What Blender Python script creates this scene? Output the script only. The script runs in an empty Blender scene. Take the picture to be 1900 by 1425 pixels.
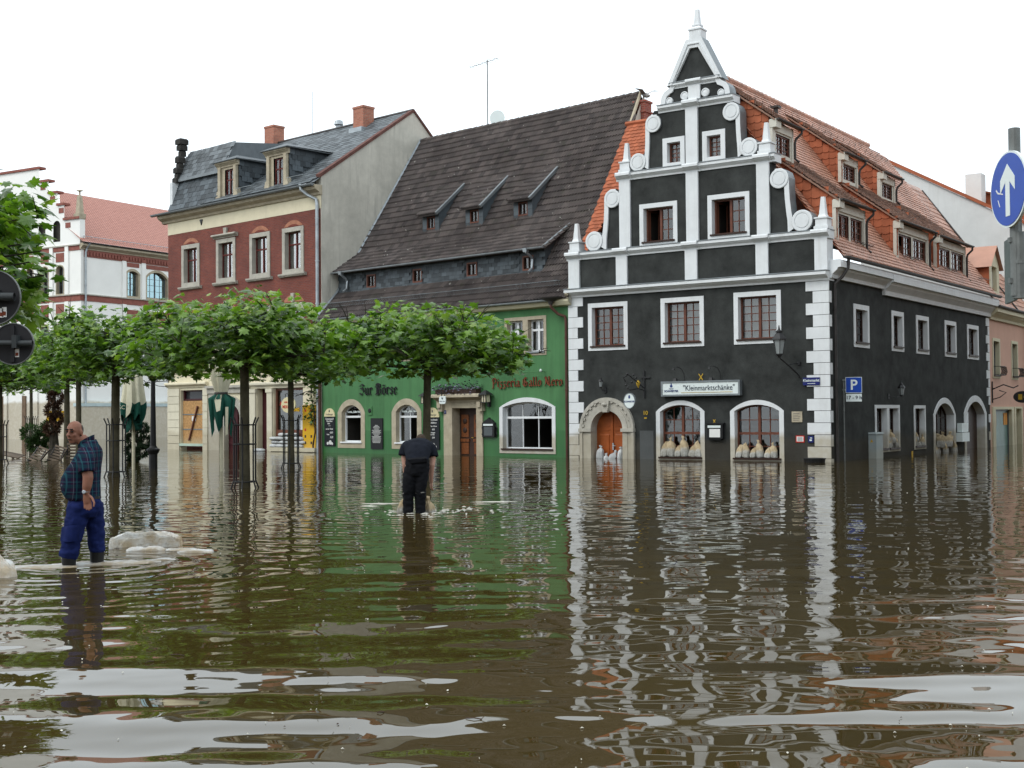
import bpy, bmesh, math, random
from mathutils import Vector, Matrix, noise
from mathutils.geometry import tessellate_polygon
random.seed(11)
SC = bpy.context.scene
COL = SC.collection
R_ = math.radians
# ------------------------------------------------------------------ camera
cam_d = bpy.data.cameras.new('camera')
cam_d.sensor_width = 36.0
cam_d.lens = 36.0 * 2380.0 / 1900.0
cam_d.clip_start = 0.1
cam_d.clip_end = 2000.0
cam = bpy.data.objects.new('camera', cam_d)
COL.objects.link(cam)
cam.matrix_world = (Matrix.Translation((0, 0, 1.6)) @ Matrix.Rotation(math.pi / 2 + math.atan(57 / 2380), 4, 'X')
                    @ Matrix.Rotation(-R_(0.47), 4, 'Z'))
SC.camera = cam
# ------------------------------------------------------------------ sky: bright overcast
world = bpy.data.worlds.new('World')
SC.world = world
world.use_nodes = True
wn = world.node_tree
for n in list(wn.nodes):
    wn.nodes.remove(n)
SUN_EL, SUN_AZ = R_(46), R_(-118)      # azimuth from +Y towards +X: the light comes from behind and left of the camera
wo = wn.nodes.new('ShaderNodeOutputWorld')
bg = wn.nodes.new('ShaderNodeBackground')
bg.inputs['Strength'].default_value = 0.1
sky = wn.nodes.new('ShaderNodeTexSky')
sky.sky_type = 'NISHITA'
sky.sun_disc = False
sky.sun_elevation = SUN_EL
sky.sun_rotation = SUN_AZ
sky.dust_density = 4.0
cl = wn.nodes.new('ShaderNodeTexNoise')
cl.inputs['Scale'].default_value = 2.2
cl.inputs['Detail'].default_value = 5.0
cr = wn.nodes.new('ShaderNodeMapRange')
cr.inputs['To Min'].default_value = 15.5
cr.inputs['To Max'].default_value = 18.5
cc = wn.nodes.new('ShaderNodeVectorMath')
cc.operation = 'SCALE'
cc.inputs[0].default_value = (0.865, 0.947, 1.0)
mx = wn.nodes.new('ShaderNodeMix')
mx.data_type = 'RGBA'
mx.inputs[0].default_value = 0.9
wn.links.new(cl.outputs['Fac'], cr.inputs['Value'])
wn.links.new(cr.outputs[0], cc.inputs['Scale'])
wn.links.new(sky.outputs[0], mx.inputs[6])
wn.links.new(cc.outputs[0], mx.inputs[7])
wn.links.new(mx.outputs[2], bg.inputs[0])
wn.links.new(bg.outputs[0], wo.inputs[0])
sun_d = bpy.data.lights.new('sun', 'SUN')
sun_d.energy = 1.35
sun_d.angle = R_(25)
sun_d.color = (1.0, 0.97, 0.92)
sun = bpy.data.objects.new('sun', sun_d)
COL.objects.link(sun)
sdir = Vector((math.sin(SUN_AZ) * math.cos(SUN_EL), math.cos(SUN_AZ) * math.cos(SUN_EL), math.sin(SUN_EL)))
sun.rotation_euler = sdir.to_track_quat('Z', 'Y').to_euler()
vs = SC.view_settings
vs.view_transform = 'Standard'
vs.look = 'None'
vs.gamma = 1.0
vs.use_curve_mapping = False
vs.exposure = 0.02
SC.cycles.use_denoising = True
SC.cycles.max_bounces = 8
SC.cycles.transparent_max_bounces = 12
SC.cycles.caustics_reflective = False
SC.cycles.caustics_refractive = False
SC.cycles.sample_clamp_indirect = 6.0

# ------------------------------------------------------------------ helpers
I4 = Matrix.Identity(4)
T = lambda x, y, z: Matrix.Translation((x, y, z))
WM = {}                                  # world matrix of each object


def frame(o, d):
    """A facade frame: x along the wall, y into the house, z up."""
    d = Vector((d[0], d[1], 0)).normalized()
    return Matrix(((d.x, -d.y, 0, o[0]), (d.y, d.x, 0, o[1]), (0, 0, 1, 0), (0, 0, 0, 1)))


def axes(o, x, y):
    """A frame from an origin, an x axis and a vector in the xy plane."""
    x = Vector(x).normalized()
    z = x.cross(Vector(y)).normalized()
    y = z.cross(x)
    return Matrix(((x.x, y.x, z.x, o[0]), (x.y, y.y, z.y, o[1]), (x.z, y.z, z.z, o[2]), (0, 0, 0, 1)))


def put(o, parent, M):
    COL.objects.link(o)
    if parent is not None:
        o.parent = parent
        o.matrix_basis = WM[parent.name].inverted() @ M
    else:
        o.matrix_basis = M
    WM[o.name] = M.copy()
    return o


def tag(o, label, cat=None, group=None):
    o['label'] = label
    if cat:
        o['category'] = cat
    if group:
        o['group'] = group
    return o


def thing(name, label, cat, M=I4, group=None):
    o = bpy.data.objects.new(name, None)
    o.empty_display_size = 0.2
    put(o, None, M)
    return tag(o, label, cat, group)


def setmat(me, m):
    for x in (m if isinstance(m, (list, tuple)) else [m]):
        me.materials.append(x)


class MB:
    def __init__(s):
        s.v, s.f, s.mi, s.cur = [], [], [], 0

    def add(s, vs, fs, M=None):
        b = len(s.v)
        if M is not None:
            vs = [M @ Vector(v) for v in vs]
        s.v.extend([tuple(v) for v in vs])
        for f in fs:
            s.f.append([i + b for i in f])
            s.mi.append(s.cur)
        return s

    def box(s, x0, x1, y0, y1, z0, z1, M=None):
        if x1 < x0: x0, x1 = x1, x0
        if y1 < y0: y0, y1 = y1, y0
        if z1 < z0: z0, z1 = z1, z0
        return s.add([(x0, y0, z0), (x1, y0, z0), (x1, y1, z0), (x0, y1, z0), (x0, y0, z1), (x1, y0, z1), (x1, y1, z1), (x0, y1, z1)],
                     [(0, 3, 2, 1), (4, 5, 6, 7), (0, 1, 5, 4), (1, 2, 6, 5), (2, 3, 7, 6), (3, 0, 4, 7)], M)

    def frus(s, x0, x1, y0, y1, z0, z1, k, M=None):
        """A box whose top is scaled by k about its centre."""
        cx, cy, hx, hy = (x0 + x1) / 2, (y0 + y1) / 2, (x1 - x0) / 2 * k, (y1 - y0) / 2 * k
        return s.add([(x0, y0, z0), (x1, y0, z0), (x1, y1, z0), (x0, y1, z0), (cx - hx, cy - hy, z1), (cx + hx, cy - hy, z1), (cx + hx, cy + hy, z1), (cx - hx, cy + hy, z1)],
                     [(0, 3, 2, 1), (4, 5, 6, 7), (0, 1, 5, 4), (1, 2, 6, 5), (2, 3, 7, 6), (3, 0, 4, 7)], M)

    def prism(s, pts, y0, y1, M=None):
        """A polygon (u, z), counter-clockwise seen from -y, extruded from y0 to y1."""
        n = len(pts)
        vs = [(p[0], y0, p[1]) for p in pts] + [(p[0], y1, p[1]) for p in pts]
        fs = [list(range(n)), list(range(2 * n - 1, n - 1, -1))]
        for i in range(n):
            j = (i + 1) % n
            fs.append((j, i, i + n, j + n))
        return s.add(vs, fs, M)

    def profile(s, pts, x0, x1, M=None):
        """A closed (y, z) profile run along x."""
        n = len(pts)
        vs = [(x0, p[0], p[1]) for p in pts] + [(x1, p[0], p[1]) for p in pts]
        fs = [list(range(n - 1, -1, -1)), list(range(n, 2 * n))]
        for i in range(n):
            j = (i + 1) % n
            fs.append((i, j, j + n, i + n))
        return s.add(vs, fs, M)

    def sheet(s, outer, holes, y=0.0, reveal=0.0, M=None):
        """A wall face with holes; each hole gets sides going inwards by reveal."""
        polys = [[Vector((p[0], p[1], 0)) for p in outer]] + [[Vector((p[0], p[1], 0)) for p in h] for h in holes]
        flat = [p for q in polys for p in q]
        tris = tessellate_polygon(polys)
        fs = []
        for t in tris:
            a, b, c = (flat[i] for i in t)
            fs.append(t if (b - a).cross(c - a).z > 0 else (t[0], t[2], t[1]))
        s.add([(p.x, y, p.y) for p in flat], fs, M)
        if reveal:
            for h in holes:
                n = len(h)
                s.add([(p[0], y, p[1]) for p in h] + [(p[0], y + reveal, p[1]) for p in h],
                      [(i, (i + 1) % n, (i + 1) % n + n, i + n) for i in range(n)], M)
        return s

    def ring(s, a, b, y0, y1, M=None, back=None):
        """A band between outline a and inner outline b (same count): front at y0, sides to y1 (inside) and back (outside)."""
        n = len(a)
        yb = y1 if back is None else back
        vs = [(p[0], y0, p[1]) for p in a] + [(p[0], y0, p[1]) for p in b] + [(p[0], yb, p[1]) for p in a] + [(p[0], y1, p[1]) for p in b]
        fs = []
        for i in range(n):
            j = (i + 1) % n
            fs += [(i, j, j + n, i + n), (j, i, i + 2 * n, j + 2 * n), (i + n, j + n, j + 3 * n, i + 3 * n)]
        return s.add(vs, fs, M)

    def tube(s, path, r, n=8, M=None, caps=True):
        path = [Vector(p) for p in path]
        k = len(path)
        rr = r if isinstance(r, (list, tuple)) else [r] * k
        vs, fs = [], []
        prev = None
        for i in range(k):
            t = (path[min(i + 1, k - 1)] - path[max(i - 1, 0)]).normalized()
            if prev is None:
                a = Vector((0, 0, 1)) if abs(t.z) < 0.9 else Vector((1, 0, 0))
                u = t.cross(a).normalized()
            else:
                u = (prev - t * prev.dot(t)).normalized()
            prev = u
            w = t.cross(u)
            for j in range(n):
                an = 2 * math.pi * j / n
                vs.append(path[i] + (u * math.cos(an) + w * math.sin(an)) * rr[i])
        for i in range(k - 1):
            for j in range(n):
                j2 = (j + 1) % n
                fs.append((i * n + j, i * n + j2, (i + 1) * n + j2, (i + 1) * n + j))
        if caps:
            fs.append(list(range(n - 1, -1, -1)))
            fs.append(list(range((k - 1) * n, k * n)))
        return s.add(vs, fs, M)

    def lathe(s, prof, n=16, M=None, sx=1.0, sy=1.0):
        """(r, z) profile turned about z."""
        vs, fs = [], []
        k = len(prof)
        for r, z in prof:
            for j in range(n):
                a = 2 * math.pi * j / n
                vs.append((r * math.cos(a) * sx, r * math.sin(a) * sy, z))
        for i in range(k - 1):
            for j in range(n):
                j2 = (j + 1) % n
                fs.append((i * n + j, i * n + j2, (i + 1) * n + j2, (i + 1) * n + j))
        fs.append(list(range(n - 1, -1, -1)))
        fs.append(list(range((k - 1) * n, k * n)))
        return s.add(vs, fs, M)

    def loft(s, rings, M=None, caps=True):
        n = len(rings[0])
        vs = [p for r in rings for p in r]
        fs = []
        for i in range(len(rings) - 1):
            for j in range(n):
                j2 = (j + 1) % n
                fs.append((i * n + j, i * n + j2, (i + 1) * n + j2, (i + 1) * n + j))
        if caps:
            fs.append(list(range(n - 1, -1, -1)))
            fs.append(list(range((len(rings) - 1) * n, len(rings) * n)))
        return s.add(vs, fs, M)

    def disc(s, cx, cz, r, y0, y1, n=20, M=None):
        return s.prism([(cx + r * math.cos(2 * math.pi * i / n), cz + r * math.sin(2 * math.pi * i / n)) for i in range(n)], y0, y1, M)

    def mesh(s, name, mats, smooth=False, fix=False):
        me = bpy.data.meshes.new(name)
        me.from_pydata(s.v, [], s.f)
        setmat(me, mats)
        if isinstance(mats, (list, tuple)) and len(mats) > 1:
            me.polygons.foreach_set('material_index', s.mi)
        if smooth:
            me.polygons.foreach_set('use_smooth', [True] * len(s.f))
        if fix:
            bm = bmesh.new()
            bm.from_mesh(me)
            bmesh.ops.recalc_face_normals(bm, faces=bm.faces)
            bm.to_mesh(me)
            bm.free()
        me.update()
        return me


def part(name, mb, mats, parent, M, smooth=False, kind=None, label=None, fix=False):
    me = mb.mesh(name, mats, smooth, fix) if isinstance(mb, MB) else mb
    o = bpy.data.objects.new(name, me)
    put(o, parent, M)
    if kind:
        o['kind'] = kind
    if label:
        o['label'] = label
    return o


def single(name, mb, mats, label, cat, M, group=None, smooth=False, fix=False):
    return tag(part(name, mb, mats, None, M, smooth, fix=fix), label, cat, group)


def arch(u0, u1, z0, zs, zt, n=14):
    """Outline of an arched opening, counter-clockwise from the lower left."""
    w, h = (u1 - u0) / 2, zt - zs
    cx = (u0 + u1) / 2
    pts = [(u0, z0), (u1, z0)]
    rad = (w * w + h * h) / (2 * h)
    a0 = math.asin(min(1, w / rad)) if h <= w else math.pi - math.asin(min(1, w / rad))
    for i in range(n + 1):
        a = a0 - 2 * a0 * i / n
        pts.append((cx + rad * math.sin(a), zt - rad + rad * math.cos(a)))
    return pts


def rect(u0, u1, z0, z1):
    return [(u0, z0), (u1, z0), (u1, z1), (u0, z1)]


# ------------------------------------------------------------------ materials
def nodes(m):
    m.use_nodes = True
    nt = m.node_tree
    return nt, nt.nodes['Principled BSDF']


def link(nt, a, b):
    nt.links.new(a, b)


def mixrgb(nt, fac, a, b, mode='MIX'):
    n = nt.nodes.new('ShaderNodeMix')
    n.data_type = 'RGBA'
    n.blend_type = mode
    for sock, val in ((n.inputs[0], fac), (n.inputs[6], a), (n.inputs[7], b)):
        if hasattr(val, 'links'):
            link(nt, val, sock)
        elif isinstance(val, (tuple, list)):
            sock.default_value = (*val[:3], 1)
        else:
            sock.default_value = val
    return n.outputs[2]


def fmath(nt, op, a, b=0.0, c=0.0, clamp=False):
    n = nt.nodes.new('ShaderNodeMath')
    n.operation = op
    n.use_clamp = clamp
    for i, val in enumerate((a, b, c)):
        if hasattr(val, 'links'):
            link(nt, val, n.inputs[i])
        else:
            n.inputs[i].default_value = val
    return n.outputs[0]


def tnoise(nt, vec, scale, detail=4, rough=0.55):
    n = nt.nodes.new('ShaderNodeTexNoise')
    n.inputs['Scale'].default_value = scale
    n.inputs['Detail'].default_value = detail
    n.inputs['Roughness'].default_value = rough
    if vec is not None:
        link(nt, vec, n.inputs['Vector'])
    return n.outputs['Fac']


def rng(nt, v, a, b, c=0.0, d=1.0):
    n = nt.nodes.new('ShaderNodeMapRange')
    n.inputs['From Min'].default_value = a
    n.inputs['From Max'].default_value = b
    n.inputs['To Min'].default_value = c
    n.inputs['To Max'].default_value = d
    link(nt, v, n.inputs['Value'])
    return n.outputs[0]


def coords(nt, kind='Object', scale=None):
    tc = nt.nodes.new('ShaderNodeTexCoord')
    out = tc.outputs[kind]
    if scale:
        mp = nt.nodes.new('ShaderNodeMapping')
        mp.inputs['Scale'].default_value = scale
        link(nt, out, mp.inputs['Vector'])
        out = mp.outputs[0]
    return out


def worldpos(nt):
    return nt.nodes.new('ShaderNodeNewGeometry').outputs['Position']


def pmat(name, col, rough=0.75, var=0.14, scale=1.6, bump=0.0, bscale=30, metal=0.0, silt=0.0, silt_h=1.1, silt_col=(0.36, 0.31, 0.21),
         streak=0.0, streak_col=(0.12, 0.11, 0.09), spec=0.22, rand=0.0, island=0.0, bstretch=None):
    m = bpy.data.materials.new(name)
    nt, b = nodes(m)
    ob = coords(nt)
    n1 = tnoise(nt, ob, scale, 6, 0.65)
    lo = [c * (1 - var) for c in col]
    hi = [min(1, c * (1 + var)) for c in col]
    c = mixrgb(nt, rng(nt, n1, 0.3, 0.7), lo, hi)
    if rand:
        oi = nt.nodes.new('ShaderNodeObjectInfo')
        c = mixrgb(nt, 1.0, c, mixrgb(nt, oi.outputs['Random'], (1 - rand,) * 3, (1 + rand,) * 3), 'MULTIPLY')
    if island:
        g = nt.nodes.new('ShaderNodeNewGeometry')
        c = mixrgb(nt, 1.0, c, mixrgb(nt, g.outputs['Random Per Island'], (1 - island,) * 3, (1 + island,) * 3), 'MULTIPLY')
    if streak:
        sv = coords(nt, 'Object', (3.0, 3.0, 0.25))
        s1 = tnoise(nt, sv, 1.4, 5, 0.7)
        s2 = tnoise(nt, ob, 0.5, 3)
        f = fmath(nt, 'MULTIPLY', rng(nt, s1, 0.5, 0.75), rng(nt, s2, 0.4, 0.7))
        c = mixrgb(nt, fmath(nt, 'MULTIPLY', f, streak), c, streak_col)
    if silt:
        pos = worldpos(nt)
        sep = nt.nodes.new('ShaderNodeSeparateXYZ')
        link(nt, pos, sep.inputs[0])
        wob = tnoise(nt, pos, 1.1, 4, 0.6)
        h = fmath(nt, 'ADD', sep.outputs[2], fmath(nt, 'MULTIPLY', fmath(nt, 'SUBTRACT', wob, 0.5), 0.5))
        f = rng(nt, h, silt_h, silt_h - 0.22)
        f2 = fmath(nt, 'MULTIPLY', f, fmath(nt, 'ADD', 0.6, fmath(nt, 'MULTIPLY', tnoise(nt, pos, 5, 4), 0.6)), clamp=True)
        c = mixrgb(nt, fmath(nt, 'MULTIPLY', f2, silt), c, silt_col)
    link(nt, c, b.inputs['Base Color'])
    b.inputs['Roughness'].default_value = rough
    b.inputs['Metallic'].default_value = metal
    b.inputs['Specular IOR Level'].default_value = spec
    if bump:
        bn = nt.nodes.new('ShaderNodeBump')
        bn.inputs['Strength'].default_value = 1.0
        bn.inputs['Distance'].default_value = bump
        bv = coords(nt, 'Object', bstretch) if bstretch else ob
        link(nt, tnoise(nt, bv, bscale, 5, 0.6), bn.inputs['Height'])
        link(nt, bn.outputs[0], b.inputs['Normal'])
    return m


def tile_mat(name, piece):
    """Old concrete tile: brown grey, patchy, with pale lichen spots."""
    m = bpy.data.materials.new(name)
    nt, b = nodes(m)
    pos = worldpos(nt)
    big = tnoise(nt, pos, 0.5, 5, .65)
    c = mixrgb(nt, rng(nt, big, .32, .68), (.058, .048, .045), (.11, .094, .088))
    if piece:
        rv = nt.nodes.new('ShaderNodeObjectInfo').outputs['Random']
    else:
        rv = nt.nodes.new('ShaderNodeNewGeometry').outputs['Random Per Island']
    c = mixrgb(nt, 1.0, c, mixrgb(nt, rv, (.72, .72, .74), (1.28, 1.26, 1.24)), 'MULTIPLY')
    spots = rng(nt, tnoise(nt, pos, 5.5, 3, .6), .69, .72)
    c = mixrgb(nt, fmath(nt, 'MULTIPLY', spots, .8), c, (.36, .35, .31))
    c = mixrgb(nt, fmath(nt, 'MULTIPLY', rng(nt, tnoise(nt, pos, 1.6, 4, .7), .58, .7), .35), c, (.04, .05, .025))
    link(nt, c, b.inputs['Base Color'])
    b.inputs['Roughness'].default_value = .85
    b.inputs['Specular IOR Level'].default_value = .2
    return m


def bag_mat():
    m = bpy.data.materials.new('woven_sandbag')
    nt, b = nodes(m)
    ob = coords(nt)
    sep = nt.nodes.new('ShaderNodeSeparateXYZ')
    link(nt, ob, sep.inputs[0])
    oi = nt.nodes.new('ShaderNodeObjectInfo').outputs['Random']
    h = fmath(nt, 'ADD', sep.outputs[2], fmath(nt, 'MULTIPLY', fmath(nt, 'ADD', fmath(nt, 'MULTIPLY', oi, .5), tnoise(nt, ob, 6, 3)), .14))
    c = mixrgb(nt, rng(nt, h, .3, .4), (.42, .42, .4), (.47, .38, .25))
    c = mixrgb(nt, 1.0, c, mixrgb(nt, rng(nt, tnoise(nt, ob, 9, 5, .7), .35, .65), (.6, .58, .55), (1.12, 1.12, 1.12)), 'MULTIPLY')
    c = mixrgb(nt, 1.0, c, mixrgb(nt, oi, (.82, .8, .76), (1.1, 1.1, 1.1)), 'MULTIPLY')
    link(nt, c, b.inputs['Base Color'])
    b.inputs['Roughness'].default_value = .9
    b.inputs['Specular IOR Level'].default_value = .15
    bn = nt.nodes.new('ShaderNodeBump')
    bn.inputs['Distance'].default_value = .012
    link(nt, tnoise(nt, coords(nt, 'Object', (9, 9, 3)), 2.2, 5, .65), bn.inputs['Height'])
    link(nt, bn.outputs[0], b.inputs['Normal'])
    return m


M = {}
M['dark'] = pmat('dark_plaster', (0.039, 0.0415, 0.04), 0.9, 0.4, 1.3, 0.008, 20, silt=0.45, silt_h=0.8, silt_col=(0.06, 0.05, 0.036), streak=0.4, streak_col=(0.018, 0.018, 0.018), bstretch=(1, 1, 2.2), spec=0.12)
M['white'] = pmat('white_paint', (0.66, 0.68, 0.69), 0.7, 0.07, 2.0, 0.003, 40, silt=0.8, silt_h=0.95, streak=0.45, streak_col=(0.34, 0.33, 0.29))
M['zinc'] = pmat('zinc_sheet', (0.2, 0.22, 0.23), 0.5, 0.2, 2.5, metal=0.5)
M['zinc_dark'] = pmat('dark_gutter_metal', (0.055, 0.05, 0.048), 0.5, 0.25, 3, metal=0.4)
M['zinc_light'] = pmat('galvanised_gutter', (0.34, 0.37, 0.39), 0.42, 0.2, 3, metal=0.6)
M['copper'] = pmat('brown_copper_pipe', (0.085, 0.04, 0.03), 0.5, 0.3, 2, metal=0.3)
M['stone'] = pmat('grey_sandstone', (0.4, 0.38, 0.33), 0.85, 0.18, 3, 0.006, 30, silt=0.5, silt_h=1.0, streak=0.4, streak_col=(0.14, 0.13, 0.11))
M['tan_stone'] = pmat('tan_sandstone', (0.4, 0.35, 0.26), 0.85, 0.2, 3, 0.006, 30, silt=0.35, silt_h=1.0, streak=0.35, streak_col=(0.16, 0.14, 0.11))
M['cream'] = pmat('cream_plaster', (0.66, 0.6, 0.44), 0.8, 0.07, 1.5, 0.002, 30, silt=0.5, silt_h=1.3, streak=0.25, streak_col=(0.3, 0.27, 0.2))
M['cream_stone'] = pmat('cream_stone_blocks', (0.6, 0.56, 0.44), 0.8, 0.09, 2.5, 0.003, 30, silt=0.5, silt_h=1.0, rand=0.06)
M['wood_frame'] = pmat('brown_window_wood', (0.13, 0.048, 0.03), 0.45, 0.2, 6)
M['red_frame'] = pmat('oxblood_window_wood', (0.11, 0.022, 0.018), 0.45, 0.2, 6)
M['dark_frame'] = pmat('dark_brown_wood', (0.035, 0.018, 0.013), 0.5, 0.2, 6)
M['white_frame'] = pmat('white_window_frame', (0.72, 0.74, 0.75), 0.4, 0.04, 4)
M['grey_frame'] = pmat('grey_window_frame', (0.1, 0.11, 0.12), 0.5, 0.1, 4)
M['door_wood'] = pmat('orange_brown_door', (0.3, 0.075, 0.018), 0.42, 0.22, 2.0, 0.002, 8, bstretch=(14, 14, 0.6))
M['iron'] = pmat('black_iron', (0.014, 0.014, 0.015), 0.5, 0.25, 6, spec=0.4)
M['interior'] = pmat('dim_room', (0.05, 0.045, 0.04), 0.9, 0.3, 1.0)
M['curtain'] = pmat('grey_net_curtain', (0.42, 0.42, 0.4), 0.9, 0.1, 3)
M['grey_wall'] = pmat('stained_grey_plaster', (0.5, 0.48, 0.42), 0.9, 0.26, 0.5, 0.006, 14, streak=1.0, streak_col=(0.2, 0.19, 0.165))
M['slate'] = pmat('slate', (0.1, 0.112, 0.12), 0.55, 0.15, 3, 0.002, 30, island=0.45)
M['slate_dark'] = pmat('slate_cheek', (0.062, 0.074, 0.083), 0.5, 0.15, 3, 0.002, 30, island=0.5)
M['tile_dark'] = tile_mat('weathered_brown_tile', False)
M['tile_dark_piece'] = tile_mat('weathered_brown_roof_tile', True)
M['tile_red'] = pmat('orange_clay_tile', (0.42, 0.215, 0.145), 0.5, 0.18, 0.8, 0.002, 40, island=0.22, spec=0.6)
M['tile_red_piece'] = pmat('orange_clay_roof_tile', (0.42, 0.215, 0.145), 0.5, 0.18, 0.8, 0.002, 40, rand=0.22, spec=0.6)
M['tile_brown'] = pmat('weathered_brown_clay_tile', (0.25, 0.15, 0.11), 0.7, 0.3, 1.2, 0.002, 40, island=0.3)
M['tile_cheek'] = pmat('hung_clay_tile', (0.33, 0.1, 0.048), 0.75, 0.22, 1.1, 0.002, 30, island=0.18)
M['chimney'] = None
M['osb'] = pmat('particle_board', (0.42, 0.24, 0.1), 0.8, 0.35, 9, 0.002, 30, silt=0.5, silt_h=0.7)
M['bag'] = bag_mat()
M['bag_white'] = pmat('white_woven_sandbag', (0.44, 0.45, 0.45), 0.85, 0.16, 5, 0.006, 16, rand=0.12)
M['blue_sign'] = pmat('blue_sign_face', (0.012, 0.06, 0.36), 0.35, 0.1, 3)
M['navy'] = pmat('navy_enamel', (0.012, 0.018, 0.12), 0.3, 0.08, 3)
M['sign_white'] = pmat('sign_white', (0.66, 0.72, 0.71), 0.4, 0.03, 3)
M['ink'] = pmat('dark_ink', (0.02, 0.03, 0.05), 0.5, 0.05, 3)
M['ink_blue'] = pmat('blue_ink', (0.03, 0.05, 0.17), 0.5, 0.05, 3)
M['gold'] = pmat('gold_paint', (0.5, 0.32, 0.04), 0.4, 0.1, 5, metal=0.3)
M['steel_post'] = pmat('weathered_galvanised_post', (0.16, 0.17, 0.165), 0.5, 0.3, 5, metal=0.4)
M['sign_back'] = pmat('dark_sign_back', (0.018, 0.018, 0.02), 0.55, 0.25, 4)
M['cabinet'] = pmat('grey_cabinet', (0.3, 0.34, 0.34), 0.6, 0.08, 4, silt=0.35, silt_h=0.45)
M['chalk'] = pmat('chalkboard', (0.012, 0.014, 0.018), 0.7, 0.3, 3)
M['chalk_white'] = pmat('chalk_writing', (0.6, 0.6, 0.58), 0.9, 0.2, 20)
M['cream_sign'] = pmat('cream_board', (0.62, 0.55, 0.33), 0.6, 0.08, 3)
M['rust'] = pmat('rusty_letters', (0.17, 0.04, 0.018), 0.6, 0.25, 6)
M['yellow'] = pmat('yellow_paint', (0.62, 0.36, 0.015), 0.6, 0.08, 3, silt=0.2, silt_h=0.6)
M['red_paint'] = pmat('red_paint', (0.5, 0.03, 0.015), 0.5, 0.1, 3)
M['white_wall'] = pmat('white_render', (0.84, 0.84, 0.81), 0.85, 0.05, 0.6, 0.003, 10, silt=0.85, silt_h=3.0, silt_col=(0.42, 0.36, 0.25), streak=0.12, streak_col=(0.5, 0.48, 0.42))
M['fire_wall'] = pmat('pale_streaked_render', (0.62, 0.63, 0.62), 0.85, 0.08, 0.7, 0.004, 8, streak=0.5, streak_col=(0.36, 0.35, 0.31))
M['trim_white'] = pmat('weathered_white_trim', (0.56, 0.54, 0.47), 0.7, 0.08, 3, streak=0.4, streak_col=(0.3, 0.28, 0.23))
M['pink'] = pmat('salmon_render', (0.6, 0.37, 0.285), 0.85, 0.08, 1.0, 0.003, 20, silt=0.35, silt_h=1.2)
M['trim_cream'] = pmat('pale_yellow_trim', (0.6, 0.56, 0.4), 0.7, 0.05, 3, silt=0.4, silt_h=1.2)
M['brick_trim'] = pmat('red_brick_trim', (0.17, 0.048, 0.036), 0.85, 0.2, 4)
M['brick_pale'] = pmat('faded_brick_trim', (0.25, 0.095, 0.075), 0.85, 0.2, 4)
M['coping'] = pmat('dark_brick_coping', (0.12, 0.055, 0.045), 0.85, 0.3, 5)
M['black_paint'] = pmat('black_paint', (0.012, 0.012, 0.013), 0.45, 0.2, 5)
M['lantern_glass'] = pmat('lantern_glass', (0.25, 0.27, 0.27), 0.1, 0.1, 5)
M['lamp_cream'] = pmat('cream_lamp_glass', (0.55, 0.5, 0.36), 0.25, 0.1, 5)
M['paper'] = pmat('white_paper', (0.7, 0.7, 0.68), 0.8, 0.04, 5)
M['plank'] = pmat('grey_brown_planks', (0.12, 0.09, 0.065), 0.75, 0.3, 3, 0.004, 6, bstretch=(1, 8, 8), rand=0.2)
M['door_dark'] = pmat('dark_wood_door', (0.045, 0.024, 0.017), 0.5, 0.25, 3)
M['door_panel'] = pmat('carved_door_panel', (0.17, 0.055, 0.018), 0.5, 0.4, 14, 0.012, 12)
M['maroon'] = pmat('maroon_door', (0.05, 0.01, 0.013), 0.5, 0.15, 3)


def green_mat():
    m = bpy.data.materials.new('green_render')
    nt, b = nodes(m)
    ob = coords(nt)
    c = mixrgb(nt, rng(nt, tnoise(nt, ob, 0.7, 5), 0.3, 0.7), (0.046, 0.146, 0.052), (0.066, 0.19, 0.07))
    sep = nt.nodes.new('ShaderNodeSeparateXYZ')
    pos = worldpos(nt)
    link(nt, pos, sep.inputs[0])
    h = fmath(nt, 'ADD', sep.outputs[2], fmath(nt, 'MULTIPLY', fmath(nt, 'SUBTRACT', tnoise(nt, pos, 0.8, 4), 0.5), 0.25))
    c = mixrgb(nt, rng(nt, h, 1.02, 0.98), c, (0.026, 0.12, 0.03))      # the wet band left by the higher water
    c = mixrgb(nt, 1.0, c, mixrgb(nt, rng(nt, tnoise(nt, coords(nt, 'Object', (2.5, 2.5, .22)), 1.3, 5, .7), .42, .7), (1.06, 1.06, 1.06), (.8, .8, .78)), 'MULTIPLY')
    link(nt, c, b.inputs['Base Color'])
    link(nt, rng(nt, h, 1.02, 0.98, 0.85, 0.45), b.inputs['Roughness'])
    bn = nt.nodes.new('ShaderNodeBump')
    bn.inputs['Distance'].default_value = 0.004
    link(nt, tnoise(nt, ob, 25, 5), bn.inputs['Height'])
    link(nt, bn.outputs[0], b.inputs['Normal'])
    return m


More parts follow.
